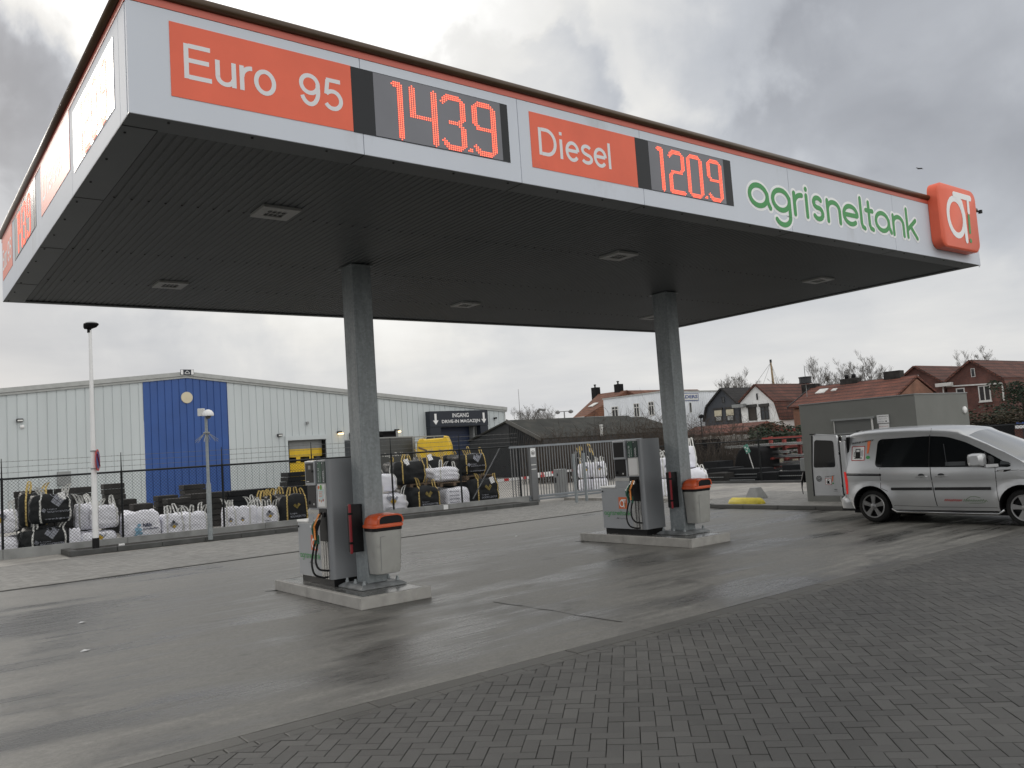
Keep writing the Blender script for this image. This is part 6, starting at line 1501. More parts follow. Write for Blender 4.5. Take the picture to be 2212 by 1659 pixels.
# house with orange-brown hipped roof behind the white building
H0 = onD(k6(985, 280), 122); XH = H0.x; ZH = H0.z; H1 = onX(k6(1245, 262), XH); E0 = onD(k6(705, 540), 120)
t = thing('hipped_house', 'house with weathered orange hipped roof and two chimneys behind the white building', 'house', (XH, H0.y, 0))
ze = onX(k6(705, 540), XH - 8.5); ye = ze.y; ze = ze.z; hw_ = 8.5; y1_ = H1.y - 1
mb = MB(); mb.box(XH - hw_ + .4, XH + hw_ - .4, y1_, ye - .4, 0, ze - .05); part('wall', mb, M['whitewall'], t)
mb = MB(); A = [V((XH - hw_, ye, ze)), V((XH + hw_, ye, ze)), V((XH + hw_, y1_, ze)), V((XH - hw_, y1_, ze)), V((XH, H0.y, ZH)), V((XH, y1_, ZH))]
mb.add(A, [(0, 3, 5, 4), (1, 4, 5, 2), (0, 4, 1), (3, 2, 5), (0, 1, 2, 3)]); part('roof', mb, M['rooforange'], t)
mb = MB(); mb.box(XH - hw_ - .1, XH - hw_ + .0, y1_, ye, ze - .35, ze + .02); part('gutter', mb, M['frame'], t)
q = onX(k6(1420, 285), XH + 6); mb = MB(); zz = q.z; mb.prism([(XH, y1_ + 7, ze), (XH, y1_ - 7, ze), (XH, y1_, ZH - .05)], (15, 0, 0)); part('cross_roof', mb, M['rooforange'], t)
for (px, py, yy) in ((960, 300, None), (1210, 265, None)):
    q = onX(k6(px, py), XH); mb = MB(); h_ = 1.5; mb.box(XH - .45, XH + .45, q.y - .5, q.y + .5, ZH - 2, ZH + 1.0); ch = part('chimney', mb, M['blackm'], t, bevel=.02)
    mb = MB(); mb.lathe((XH, q.y + .1, ZH + .99), (0, 0, 1), [(.12, 0), (.12, .3), (.2, .35), (.2, .45), (.001, .5)], 10); part('chimney_pot', mb, M['dark'], ch)
f_ = .55; q = onX(k6(930, 428), XH - hw_ * f_); mb = MB(); mb.obb((XH - hw_ * f_, q.y, ZH - (ZH - ze) * f_ + .12), V((.6, 0, .6 * (ZH - ze) / hw_)), V((0, .42, 0)), V((-(ZH - ze) / hw_, 0, 1)).normalized() * .05); part('skylight', mb, M['frame'], t)
# white corrugated building with painted sign
W0 = onD(k6(1650, 265), 92); XW = W0.x; YW = W0.y; ZW = W0.z; WL = onX(k6(1038, 352), XW); WR = onY(k4(1035, 283), YW)
t = thing('white_hall', 'white corrugated two-storey building with a blue painted sign', 'building', (XW, YW, 0))
FX = Fr((XW, 0, 0), (0, -1, 0), (-1, 0, 0)); FY = Fr((0, YW, 0), (1, 0, 0), (0, -1, 0))
mb = MB(); cladding(mb, FX, -WL.y, -YW, .34, .07, .035, 0, lambda s: ZW); cladding(mb, FY, XW, WR.x, .34, .07, .035, 0, lambda s: ZW); part('wall', mb, M['wallwhite'], t)
mb = MB(); FX.box(mb, -WL.y - .1, -YW + .1, ZW, ZW + .16, -.1, .06); FY.box(mb, XW - .06, WR.x + .1, ZW, ZW + .16, -.1, .061); mb.box(XW + .1, WR.x, YW + .1, WL.y, ZW - .2, ZW - .1); mb.box(WR.x - .1, WR.x, YW + .1, WL.y, 0, ZW - .2); mb.box(XW + .1, WR.x - .1, WL.y - .1, WL.y, 0, ZW - .2); part('roof_edge', mb, M['edge'], t)
for (x0, y0, x1, y1, s, tp) in ((1128, 420, 1208, 526, 2, True), (1368, 385, 1440, 530, 2, True), (1528, 365, 1600, 512, 2, True), (1550, 612, 1640, 655, 1, False)):
    a0, a1, z0, z1 = wpx(FX, k6, XW, x0, y0, x1, y1); window(t, FX, a0, a1, z0, z1, 'frame', sash=s, top=tp, inner='dark')
q0, q1 = onY(k6(1970, 372), YW), onY(k6(2002, 480), YW); window(t, FY, q0.x, q1.x, q1.z, q0.z, 'frame', inner='dark')
q0, q1 = onY(k6(1752, 275), YW), onY(k6(2075, 352), YW); mb = MB(); FY.box(mb, q0.x, q1.x, q1.z, q0.z, .01, .06); sb_ = part('sign_board', mb, M['frame'], t)
mb = MB(); FY.box(mb, q0.x, q1.x, q1.z, q1.z + .06, .06, .07); FY.box(mb, q0.x, q1.x, q0.z - .06, q0.z, .06, .07); FY.box(mb, q1.x - .06, q1.x, q1.z + .06, q0.z - .06, .06, .07); mb.text('SCHILDERS', FY.at(.066), q0.x + .12, q1.z + .28, q1.x - q0.x - .3, q0.z - q1.z - .5, bold=.03); part('lettering', mb, M['sblue'], sb_)
# long dark shed
q = onD(k6(0, 580), 58); XS = q.x
t, fr, P = gable_house('dark_shed', 'long low shed with dark slatted gable and mossy black roof', 'shed', k6, XS, [(-420, 800), (5, 580), (385, 778)], 11.5, 'dark', 'roofdark', [(0, 1), (1, 2)], eave=.15, th=.10)
mb = MB(); pk = P[1]; y = P[2][0]
a = -pk[0]
while -a > P[2][0] + .1:
    zt_ = pk[1] + (P[2][1] - pk[1]) * ((-a) - pk[0]) / (P[2][0] - pk[0]); fr.box(mb, a, a + .07, 0, zt_ - .05, .005, .05); a += .2
part('slats', mb, M['dark'], t)
mb = MB(); mb.bar((XS - .2, pk[0], pk[1] + .05), (XS - .2, P[2][0], P[2][1] + .05), .06, .25); part('barge_board', mb, M['kerb'], t)
t2_, fr2, P2 = gable_house('dark_shed', 'second mossy shed with lower roof behind the gate, with a metal flue', 'shed', k6, XS + 10.0, [(620, 640), (1130, 555), (1470, 672)], 3.2, 'dark', 'roofdark', [(0, 1), (1, 2)], eave=.15, th=.10)
q = onD(k6(1018, 690), 58); mb = MB(); mb.lathe((q.x, q.y, q.z - .3), (0, 0, 1), [(.10, 0), (.10, .5), (.13, .52), (.13, .6), (.10, .61), (.10, .7), (.14, .71), (.14, .78), (.001, .8)], 12); part('flue', mb, M['lampframe'], t2_, smooth='auto')
# orange tiled garage, low dark roofs, beige slab wall
q0, q1 = onD(k7(470, 1015), 60), onD(k7(735, 1100), 60)
t = thing('garage', 'small garage with orange-red tiled roof in front of the grey house', 'garage', (q0.x, q0.y, 0)); q0 = onX(k7(470, 1015), q0.x); q1 = onX(k7(740, 1105), q0.x - 2.5)
mb = MB(); mb.box(q0.x - 2.2, q0.x + 2, q1.y, q0.y + .5, 0, q1.z); part('wall', mb, M['bricko'], t)
mb = MB(); mb.prism([(q0.x - 2.5, q0.y + .7, q1.z), (q0.x, q0.y + .7, q0.z), (q0.x + 2.5, q0.y + .7, q1.z)], (0, q1.y - q0.y - .7, 0)); part('roof', mb, M['roofred'], t)
mb = MB(); q = onX(k7(742, 1040), q0.x); mb.box(q.x - .4, q.x + .4, q.y - .35, q.y + .35, 0, q.z); part('chimney', mb, M['lampframe'], t)
for i, (x0, x1, yt, dd, lb) in enumerate(((-20, 250, 1050, 62, 'low dark brown roof line left of the grey gambrel house'), (760, 1000, 1050, 66, 'low brown outbuilding in front of the white house'))):
    q0, q1 = onD(k7(x0, yt), dd), onD(k7(x1, yt), dd); t = thing('outbuilding', lb, 'shed', (q0.x, q0.y, 0)); mb = MB(); mb.box(q0.x, q0.x + 3, min(q1.y, q0.y - 2), q0.y, 0, q0.z - .6); part('wall', mb, M['brick'], t)
    mb = MB(); mb.prism([(q0.x - .2, q0.y + .2, q0.z - .6), (q0.x + 1.5, q0.y + .2, q0.z), (q0.x + 3.2, q0.y + .2, q0.z - .6)], (0, min(q1.y, q0.y - 2) - q0.y - .4, 0)); part('roof', mb, M['roofbrown'], t)
XWL = 44.0; ya = onX(k7(10, 1160), XWL).y; yb_ = onX(k7(1700, 1160), XWL).y
zt = onX(k7(600, 1148), XWL).z
t = thing('slab_wall', 'pale beige concrete slab garden wall behind the yard, partly with a red capping', 'wall', (XWL, (ya + yb_) / 2, 0)); n_ = int((ya - yb_) / 2.0); ymid = onX(k7(790, 1130), XWL).y
for k in range(n_):
    y1 = ya - k * 2.0; y0 = y1 - 1.9; mb = MB()
    for j in range(5): mb.box(XWL, XWL + .06, y0, y1, j * zt / 5 + .01, (j + 1) * zt / 5)
    red = (y0 + y1) / 2 < ymid
    part('slab_panel', mb, M['beige'] if red else M['beigew'], t)
    mb = MB(); mb.box(XWL - .06, XWL + .1, y0 - .10, y0 - .005, 0, zt + .08); part('slab_post', mb, M['beigew'], t)
    if red: mb = MB(); mb.box(XWL - .03, XWL + .09, y0 + .01, y1, zt + .005, zt + .16); part('capping', mb, M['redsteel'], t)
# dark yard wall and red brick pillar at the right edge
q0 = onX(k9(1330, 1150), 30); q1 = onX(k9(2206, 1090), 30)
mb = MB(); mb.box(30, 30.12, q1.y - 6, q0.y + 3, 0, (q0.z + q1.z) / 2); solo('dark_boundary_screen', mb, M['blackm'], 'dark screen fence between the kiosk and the right edge', 'screen')
q0 = onX(k9(2050, 1200), 28.5); mb = MB(); mb.box(28.5, 28.9, q0.y - 3, q0.y, 0, q0.z); solo('brick_pier', mb, M['brick'], 'red brick pier at the right edge above the van bonnet', 'pier')
q0, q1 = onX(k9(2055, 1125), 28.3), onX(k9(2206, 1185), 28.3); t = thing('company_sign', 'white sign with blue lettering cut off by the right edge', 'sign', (28.3, q0.y, q1.z)); mb = MB(); mb.box(28.3, 28.34, q0.y - 1.3, q0.y, q1.z, q0.z); bd = part('board', mb, M['white'], t)
FH = Fr((28.3, 0, 0), (0, -1, 0), (-1, 0, 0)); mb = MB(); mb.text('HERAS', FH.at(.004), -q0.y + .05, q1.z + .12, 1.0, (q0.z - q1.z) * .55, bold=.05); part('lettering', mb, M['sblue'], bd)
q = onX(k9(2120, 1140), 28.45); mb = MB(); mb.tube([(28.42, q0.y - .2, 0), (28.42, q0.y - .2, q0.z)], .04, 8); part('post', mb, M['dark'], t)

# ------------------------------------------------------------------ far thin things
def pole_to(name, kk, xt, yt, xb_, d, r0, r1, mm, label, cat):
    a = onD(kk(xt, yt), d); mb = MB(); mb.tube([(a.x, a.y, 0), (a.x, a.y, a.z * .5), (a.x, a.y, a.z)], [r0, (r0 + r1) / 2, r1], 6); return solo(name, mb, mm, label, cat)
a = onD(k7(1058, 245), 140); bs = onD(k7(1092, 525), 140)
t = thing('ship_mast', 'tan wooden mast with thin stays rising behind the white house', 'mast', (bs.x, bs.y, 0)); mb = MB(); d_ = (a - bs); b0 = bs - d_ * .9; mb.tube([b0, a], [.26, .14], 8); part('spar', mb, M['mast'], t); mb = MB(); mb.tube([a, a + V((0, 0, .5))], .2, 6); part('mast_top', mb, M['dark'], t)
mb = MB()
for px in (860, 960, 1165, 1140): mb.tube([a, onD(k7(px, 525), 140)], .03, 4)
part('stays', mb, M['mgrey'], t)
pole_to('antenna', k6, 112, 225, 135, 150, .10, .03, M['crane'], 'thin white antenna mast above the dark shed', 'antenna')
a = onD(k7(1473, 290), 78); t = thing('roof_antenna', 'slim antenna with a small basket at the left end of the red terrace roof', 'antenna', (a.x, a.y, 0)); mb = MB(); mb.tube([(a.x, a.y, 0), (a.x, a.y, a.z)], .035, 5); part('pole', mb, M['mgrey'], t)
b = onD(k7(1487, 465), 78); mb = MB(); mb.lathe((b.x, b.y, b.z - .3), (0, 0, 1), [(.6, 0), (.6, .08), (.55, .1), (.55, .5), (.6, .52), (.6, .62), (.001, .63)], 10); part('basket', mb, M['dark'], t)
a = onD(k6(612, 470), 95); t = thing('floodlight_mast', 'distant pole with two round lamps above the shed roof', 'lamp post', (a.x, a.y, 0)); mb = MB(); mb.tube([(a.x, a.y, 0), (a.x, a.y, a.z)], .07, 6); part('pole', mb, M['crane'], t)
for sg_ in (-1, 1): b = a + rt2 * sg_ * .75; mb = MB(); mb.tube([a, b], .04, 4); mb.lathe((b.x, b.y, b.z), (0, 0, -1), [(.08, -.15), (.30, 0), (.26, .18), (.001, .28)], 10); part('lamp_head', mb, M['crane'], t)
a, b = onD(k6(300, 520), 160), onD(k6(335, 448), 160); t = thing('harbour_crane', 'distant grey crane jib above the shed roof', 'crane', (a.x, a.y, 0)); mb = MB(); d_ = b - a
mb.tube([a - d_ * 1.2, b], .10, 4); mb.tube([a - d_ * 1.2 + rt2 * 1.0, b + rt2 * .2], .08, 4)
for k in range(9): f_ = k / 8; f2 = (k + 1) / 9; mb.tube([(a - d_ * 1.2).lerp(b, f_), (a - d_ * 1.2 + rt2 * 1.0).lerp(b + rt2 * .2, f2)], .05, 4)
mb.tube([b, b + rt2 * 1.3 - V((0, 0, .2))], .22, 5); part('jib', mb, M['crane'], t); mb = MB(); mb.box(a.x - .5, a.x + .5, a.y - .5, a.y + .5, 0, a.z - 2); part('tower', mb, M['crane'], t)
a = onD(k6(2098, 530), 56); t = thing('street_lamp', 'small dark lamp post in front of the white corrugated building', 'street lamp', (a.x, a.y, 0)); mb = MB(); mb.tube([(a.x, a.y, 0), (a.x, a.y, a.z)], .045, 6); part('pole', mb, M['dark'], t); mb = MB(); mb.lathe((a.x + .1, a.y, a.z - .1), (0, 0, 1), [(.001, 0), (.22, .05), (.2, .2), (.001, .28)], 10); part('lamp_head', mb, M['blackm'], t)
# seagull
a = onD((1987, 364), 60); t = MB(); mb = t
bd_ = rt2
mb.loft([[a + bd_ * u + V((0, 0, .05 * cos(k * pi / 3))) + fw2 * .05 * sin(k * pi / 3) * (1) for k in range(6)] for u in (-.16, 0, .16)]); mb.add([a, a + V((0, 0, .02)) + rt2 * -.04 + fw2 * .25 + V((0, 0, .12)), a + rt2 * .08 + fw2 * .22 + V((0, 0, .12)), a + rt2 * .08], [(0, 1, 2, 3)]); mb.add([a, a - rt2 * .22 + V((0, 0, .10)), a - rt2 * .30 + V((0, 0, .05)), a - rt2 * .08 - V((0, 0, .02))], [(0, 1, 2, 3)]); mb.add([a + rt2 * .02, a + rt2 * .22 + V((0, 0, -.03)), a + rt2 * .3 - V((0, 0, .07)), a + rt2 * .06 - V((0, 0, .04))], [(0, 1, 2, 3)])
solo('gull', mb, M['dark'], 'small dark gull flying left of the orange box sign', 'bird')

# ------------------------------------------------------------------ trees and shrubs
def tree(loc, h, seed, label, spread=.32, mm='twigd', density=1.0, trunk_r=None, nest=False, group='bare trees behind the houses'):
    rs = random.Random(seed); t = thing('bare_tree', label, 'tree', loc, 0, group); tr = trunk_r or h * .016
    mt = MB(0); top = V((rs.uniform(-.03, .03) * h, rs.uniform(-.03, .03) * h, h * .86)); tp = [V((0, 0, 0)), V((0, 0, h * .25)), top * .55 + V((rs.uniform(-.02, .02) * h, 0, 0)), top]
    mt.tube(tp, [tr, tr * .8, tr * .5, tr * .12], 6); part('trunk', mt, M['bark'], t, smooth=True)
    mc = MB(0)
    def seg(p, d, L_, r, lvl):
        pts = [p]; q = p.copy(); dd = d.normalized()
        for k in range(3):
            dd = (dd + V((rs.uniform(-.2, .2), rs.uniform(-.2, .2), rs.uniform(0, .22)))).normalized(); q = q + dd * L_ / 3; pts.append(q.copy())
        mc.tube(pts, [max(q_, .006) for q_ in (r, r * .75, r * .5, r * .3)], 3, caps=False)
        if lvl < 3:
            nb_ = int((5, 5, 4)[lvl] * density)
            for k in range(nb_):
                f = rs.uniform(.25, 1.0); i = min(2, int(f * 3)); b = pts[i].lerp(pts[i + 1], f * 3 - i)
                a = rs.uniform(0, 2 * pi); e = V((cos(a), sin(a), rs.uniform(.1, .9))).normalized()
                seg(b, (dd * .7 + e * .75), L_ * rs.uniform(.45, .65), r * .5, lvl + 1)
    nB = int(15 * density)
    for k in range(nB):
        f = .28 + .68 * k / nB; q = (tp[1].lerp(tp[2], (f - .25) / .3) if f < .55 else tp[2].lerp(tp[3], (f - .55) / .45)); q = V(q); q.z = f * h * .9
        a = k * 2.4 + rs.uniform(-.4, .4); Lb = h * spread * (1.15 - f * .75) * rs.uniform(.75, 1.2)
        seg(q, V((cos(a), sin(a), .75 + f * .8)), Lb, tr * .45 * (1.15 - f), 0)
    part('crown', mc, M[mm], t)
    if nest:
        mb = MB(0); mb.lathe((h * .10, 0, h * .70), (0, 0, 1), [(.001, -.25), (.35, -.15), (.5, .15), (.3, .2), (.001, .1)], 10); part('nest', mb, M['blackm'], t)
    return t
def treepx(kk, x, ytop, d, seed, label, **k):
    a = onD(kk(x, ytop), d); return tree((a.x, a.y, 0), a.z, seed, label, **k)
TT = [(k3, 565, 228, 98, 'tall bare tree left in the group above the red terrace', {}), (k3, 640, 285, 102, 'smaller bare tree right beside the tall left one above the terrace', {'spread': .25}), (k3, 675, 310, 104, 'lowest bare tree in the gap above the terrace', {'spread': .22}),
      (k3, 740, 245, 98, 'bare tree left of the middle in the group above the terrace', {}), (k3, 808, 205, 98, 'tallest bare tree in the middle above the terrace', {'spread': .26}), (k3, 870, 225, 100, 'bare tree right of the middle above the terrace', {'spread': .24}),
      (k3, 935, 195, 98, 'bare tree with a round nest above the right end of the terrace', {'nest': True}), (k3, 990, 255, 104, 'thin bare tree at the right end of the group', {'spread': .22}),
      (k3, 1575, 185, 110, 'faint bare tree between the two brick houses', {}), (k3, 1735, 110, 110, 'tall bare tree behind the right brick house', {'spread': .26}), (k3, 1690, 150, 112, 'bare tree partly hidden left of the tallest one behind the right brick house', {'spread': .2}),
      (k7, 455, 460, 115, 'left bare tree behind the slate-grey house', {}), (k7, 510, 435, 116, 'second bare tree behind the slate-grey house', {'spread': .24}), (k7, 570, 480, 118, 'low bare tree behind the slate-grey house', {'spread': .24}), (k7, 665, 405, 114, 'rounder bare tree behind the dark roof ridge', {}), (k7, 805, 515, 125, 'tiny bare tree top between the grey and white houses', {}), (k7, 1125, 450, 130, 'faint bare tree right of the mast', {}),
      (k6, 150, 465, 150, 'left faint bare tree on the horizon above the shed', {'spread': .4}), (k6, 235, 475, 152, 'second faint bare tree on the horizon above the shed', {'spread': .42}), (k6, 345, 480, 150, 'third faint bare tree beside the crane', {'spread': .45}), (k6, 425, 480, 155, 'right faint bare tree on the horizon above the shed', {'spread': .42}),
      (k3, 20, 315, 118, 'bare tree left of the white gambrel house roof', {})]
for i, (kk, x, y, d, lb, kw) in enumerate(TT): treepx(kk, x, y, d, 100 + i, lb, **kw)
def shrub(loc, w, h, seed, label, mm='bush', n=220, leaf=False):
    rs = random.Random(seed); t = thing('shrub', label, 'shrub', loc, 0, 'bare shrubs along the yard'); mb = MB(0)
    for k in range(n):
        a = rs.uniform(0, 2 * pi); r = rs.uniform(0, 1) ** .5 * w / 2 * .7; p = V((r * cos(a), r * sin(a), 0)); ln = V((cos(a) * rs.uniform(0, .5), sin(a) * rs.uniform(0, .5), 1)).normalized(); hh = h * rs.uniform(.55, 1.05) * (1 - .3 * (r / (w / 2)) ** 2)
        q = p; pts = [p]
        for j in range(4): ln = (ln + V((rs.uniform(-.22, .22), rs.uniform(-.22, .22), 0))).normalized(); q = q + ln * hh / 4; pts.append(q)
        mb.tube(pts, [.014, .012, .009, .006, .003], 3, caps=False)
        for j in range(3):
            b = pts[rs.randint(1, 4)]; e = V((rs.uniform(-1, 1), rs.uniform(-1, 1), rs.uniform(.1, 1))).normalized() * h * .2; mb.tube([b, b + e * .5 + V((0, 0, .03)), b + e], [.008, .006, .003], 3, caps=False)
    part('twigs', mb, M[mm], t)
    return t
SH = [(1175, 45, 3.4, 2.6), (1210, 46, 3.8, 2.9), (1250, 44, 3.6, 3.0), (1290, 46, 3.8, 2.9), (1330, 44, 3.4, 2.8), (1370, 46, 4.2, 3.6), (1405, 46, 3.8, 3.6), (1440, 45, 3.6, 3.0), (1478, 47, 3.2, 2.9), (1515, 48, 3.8, 3.0), (1545, 40, 2.8, 2.4), (1500, 38, 2.8, 2.2), (1565, 42, 3.0, 2.9), (1590, 41, 2.6, 2.0), (1480, 60, 4, 3.6), (1505, 62, 4, 3.8), (1535, 60, 3, 3.4), (1400, 58, 2.5, 4.8), (1380, 60, 2.5, 3.4), (1625, 72, 3.5, 4.6), (1650, 72, 3, 4.2)]
for i, (px, d, w, h) in enumerate(SH):
    q = onD((px, 1000), d); shrub((q.x, q.y, 0), w, h, 300 + i, ['bare brown thicket shrub number one from the left beyond the gate'][0] if False else 'bare brown shrub %s' % ['at the left end of the thicket beyond the gate', 'second in the thicket beyond the gate', 'in the thicket behind the left part of the gate', 'in the thicket above the barrier housing', 'in the thicket left of the steel bollards', 'tall in the thicket behind the far pump', 'in the thicket just left of the right column', 'half hidden by the right column', 'directly right of the right column', 'broad and tall below the white building', 'low in front of the slab wall right of the column', 'lowest behind the right fence by the white bags', 'in front of the slab wall near the garage', 'low below the orange garage roof', 'tall against the white building, left', 'tall against the white building, middle', 'tall against the white building near its lamp', 'tall in front of the left white wall windows', 'tall at the right window of the white building', 'in front of the white house, left', 'in front of the white house, right'][i], n=int(150 if d < 56 else 22))
def leafy(name, label, cat, c, rx, ry, rz_, n, size, seed, mm, trunk=True, group=None):
    rs = random.Random(seed); t = thing(name, label, cat, (c.x, c.y, 0), 0, group); mb = MB()
    cl = [(V((c.x + rs.uniform(-.8, .8) * rx, c.y + rs.uniform(-.8, .8) * ry, c.z + rs.uniform(-.8, .8) * rz_)), rs.uniform(.25, .5)) for _ in range(26)]
    for k in range(n):
        b, s_ = cl[k % 26]; d_ = V((rs.gauss(0, 1), rs.gauss(0, 1), rs.gauss(0, 1))).normalized() * rs.uniform(.5, 1) ** .5 * s_; p = b + V((d_.x * rx, d_.y * ry, d_.z * rz_)); u = V((rs.uniform(-1, 1), rs.uniform(-1, 1), rs.uniform(-1, 1))).normalized(); w_, v_ = perp(u); mb.poly([p + w_ * size, p + v_ * size * .5, p - w_ * size, p - v_ * size * .5])
    part('foliage', mb, M[mm], t)
    if trunk: mb = MB(); mb.tube([(c.x, c.y, 0), (c.x, c.y, c.z)], [.15, .06], 6); part('trunk', mb, M['bark'], t)
    return t
q = onD(k7(1270, 1100), 46); leafy('evergreen_shrub', 'dark evergreen bush against the left side of the kiosk', 'shrub', V((q.x, q.y, 1.45)), 1.4, 2.6, .75, 4200, .09, 7, 'leafdk')
q = onD(k7(1100, 1060), 52); leafy('evergreen_shrub', 'rounded dark brown bush below the white house', 'shrub', V((q.x, q.y, 1.75)), 1.3, 2.0, .72, 2600, .09, 8, 'leafbr')
q = onD(k9(2190, 780), 58); leafy('evergreen_tree', 'dark evergreen tree cut off by the right edge beside the brick house', 'tree', V((q.x, q.y, 2.9)), 1.5, 1.9, 1.5, 3800, .09, 9, 'leafdk')
q = onD(k9(1450, 1020), 45); leafy('hedge', 'dark ivy hedge in front of the right brick house', 'hedge', V((q.x, q.y, 1.3)), 1.0, 4.4, .9, 5200, .09, 10, 'leafbr')
q = onD(k9(1820, 980), 46); leafy('hedge', 'ivy clump at the right end of the hedge by the brick house', 'hedge', V((q.x, q.y, 1.4)), 1.0, 2.2, .95, 3200, .09, 12, 'leafdk')

# ------------------------------------------------------------------ van
van = thing('parked_van', 'silver panel van with tinted windows and open rear doors beside the kiosk', 'van', (16.2, 7.4, 0))
VC = 16.20; YR_, YF_ = 9.34, 4.98; WR = (8.76, 6.07); RW = .315
def hwf(y, z):
    h = .90
    if z > .98: h -= .175 * ((z - .98) / .7) ** 1.35
    if z < .50: h -= .05 * ((.50 - z) / .25) ** 1.5
    if .80 < z <= .98: h += .006
    if y < 6.0: h -= .17 * ((6.0 - y) / 1.02) ** 2.2
    if y > 8.95: h -= .05 * ((y - 8.95) / .4) ** 2
    for wy in WR:
        r = sqrt((y - wy) ** 2 + (z - .31) ** 2)
        h += .022 * math.exp(-((r - .40) / .07) ** 2)
    return h
def SP(y, z, lift=0.0, side=-1): return V((VC + side * (hwf(y, z) + lift), y, z))
def arcpts(wy, r, a0, a1, n): return [(wy + r * cos(radians(a0 + (a1 - a0) * i / n)), .31 + r * sin(radians(a0 + (a1 - a0) * i / n))) for i in range(n + 1)]
def surf(mb, outline, side=-1, lift=0.0, step=.06, mi=None):
    ys = [p[0] for p in outline]; zs = [p[1] for p in outline]
    def inside(y, z):
        c = False; n = len(outline)
        for i in range(n):
            (a, b), (c_, d) = outline[i], outline[(i + 1) % n]
            if (b > z) != (d > z) and y < (c_ - a) * (z - b) / (d - b) + a: c = not c
        return c
    pts = [V(p) for p in outline]; 
    def dmin(y, z): return min(segd((y, z), outline[i], outline[(i + 1) % len(outline)]) for i in range(len(outline)))
    y = min(ys) + step / 2
    while y < max(ys):
        z = min(zs) + step / 2
        while z < max(zs):
            if inside(y, z) and dmin(y, z) > step * .35: pts.append(V((y, z)))
            z += step
        y += step
    n = len(outline)
    r = delaunay_2d_cdt(pts, [], [list(range(n))], 1, 1e-5)
    mb.add([SP(q.x, q.y, lift, side) for q in r[0]], [tuple(f) for f in r[2]], mi)
SILL = .25; BELT = .80
low = [(YR_, .50), (YR_, BELT)] + [(YR_ - .3 * k, BELT) for k in range(1, 14)] + [(YF_ + .05, BELT), (YF_ + .02, .60), (YF_ + .04, .34)]
low += [(5.3, SILL + .02)] + [(q[0], q[1]) for q in [(5.66, SILL)]] + [(a, b) for a, b in arcpts(WR[1], .395, 189, -9, 18)] + [(6.6, SILL), (7.2, SILL), (7.8, SILL), (8.25, SILL)] + [(a, b) for a, b in arcpts(WR[0], .395, 189, -9, 18)] + [(9.2, .30), (9.3, .42)]
bodymb = MB()
for sd in (-1, 1): surf(bodymb, low, sd)
# upper body loft
ST = [(9.36, 1.60, .10), (9.34, 1.68, .14), (9.28, 1.735, .16), (9.15, 1.775, .17), (8.9, 1.795, .17), (8.5, 1.805, .17), (8.0, 1.80, .17), (7.6, 1.78, .17), (7.3, 1.752, .17), (7.1, 1.72, .16), (7.0, 1.69, .13), (6.93, 1.652, .10), (6.76, 1.570, .09), (6.585, 1.482, .08), (6.45, 1.408, .08), (6.315, 1.335, .07), (6.18, 1.255, .07), (6.06, 1.18, .07), (5.98, 1.13, .08), (5.90, 1.105, .10), (5.7, 1.075, .12), (5.4, 1.02, .14), (5.2, .96, .14), (5.08, .895, .08), (5.03, .84, .03)]
rings = []
zs0 = [.80, .84, .90, .96, 1.0, 1.05, 1.12, 1.2, 1.3, 1.4, 1.5]
NSd = 10
for (y, zt, rc) in ST:
    zl = max(.802, zt - rc); half = []
    for i in range(NSd + 1):
        z = .80 + (zl - .80) * i / NSd; half.append((hwf(y, z), z))
    h0 = hwf(y, zl)
    for i in range(1, 6):
        a = radians(90 * i / 5); half.append((h0 - rc * (1 - cos(a)), zl + (zt - (.035 if y > 7.05 else .075 if y > 6.0 else .03) - zl) * sin(a)))
    hx, hz_ = half[-1]
    for i in range(1, 7):
        f = i / 6; half.append((hx * (1 - f), hz_ + (zt - hz_) * (1 - (1 - f) ** 2)))
    rings.append((y, half))
m_ = len(rings[0][1])
gi = MB(); gi_idx = (10, 16)
for i in range(len(rings) - 1):
    (ya_, A_), (yb2, B_) = rings[i], rings[i + 1]
    for k in range(m_ - 1):
        glass = (6.93 >= ya_ > 6.05) and k >= NSd + 4
        for sd in (-1, 1):
            q = [V((VC + sd * A_[k][0], ya_, A_[k][1])), V((VC + sd * A_[k + 1][0], ya_, A_[k + 1][1])), V((VC + sd * B_[k + 1][0], yb2, B_[k + 1][1])), V((VC + sd * B_[k][0], yb2, B_[k][1]))]
            if sd > 0: q = q[::-1]
            (gi if glass else bodymb).poly(q)
def merge(mb, d=.0008):
    me = bpy.data.meshes.new('x'); me.from_pydata([tuple(q) for q in mb.v], [], mb.f); bm = bmesh.new(); bm.from_mesh(me); bmesh.ops.remove_doubles(bm, verts=bm.verts, dist=d); bmesh.ops.recalc_face_normals(bm, faces=bm.faces)
    r = MB(mb.world); bm.verts.ensure_lookup_table(); r.v = [v.co.copy() for v in bm.verts]; r.f = [tuple(v.index for v in f.verts) for f in bm.faces]; r.m = [0] * len(r.f); bm.free(); bpy.data.meshes.remove(me); return r
# front end
for sd in (-1, 1): pass
fr_ = [[V((VC + x, YF_ + .04 + .05 * abs(x) ** 3 + (.0 if z > .45 else -.03), z)) for x in [-.74 + .148 * i for i in range(11)]] for z in (.84, .72, .60, .45, .30, .24)]
for a_, b_ in zip(fr_, fr_[1:]):
    for k in range(10): bodymb.poly([a_[k], a_[k + 1], b_[k + 1], b_[k]])
body = part('body', merge(bodymb), M['van'], van, smooth='auto')
part('windscreen', merge(gi), M['wsglass'], van, smooth='auto')
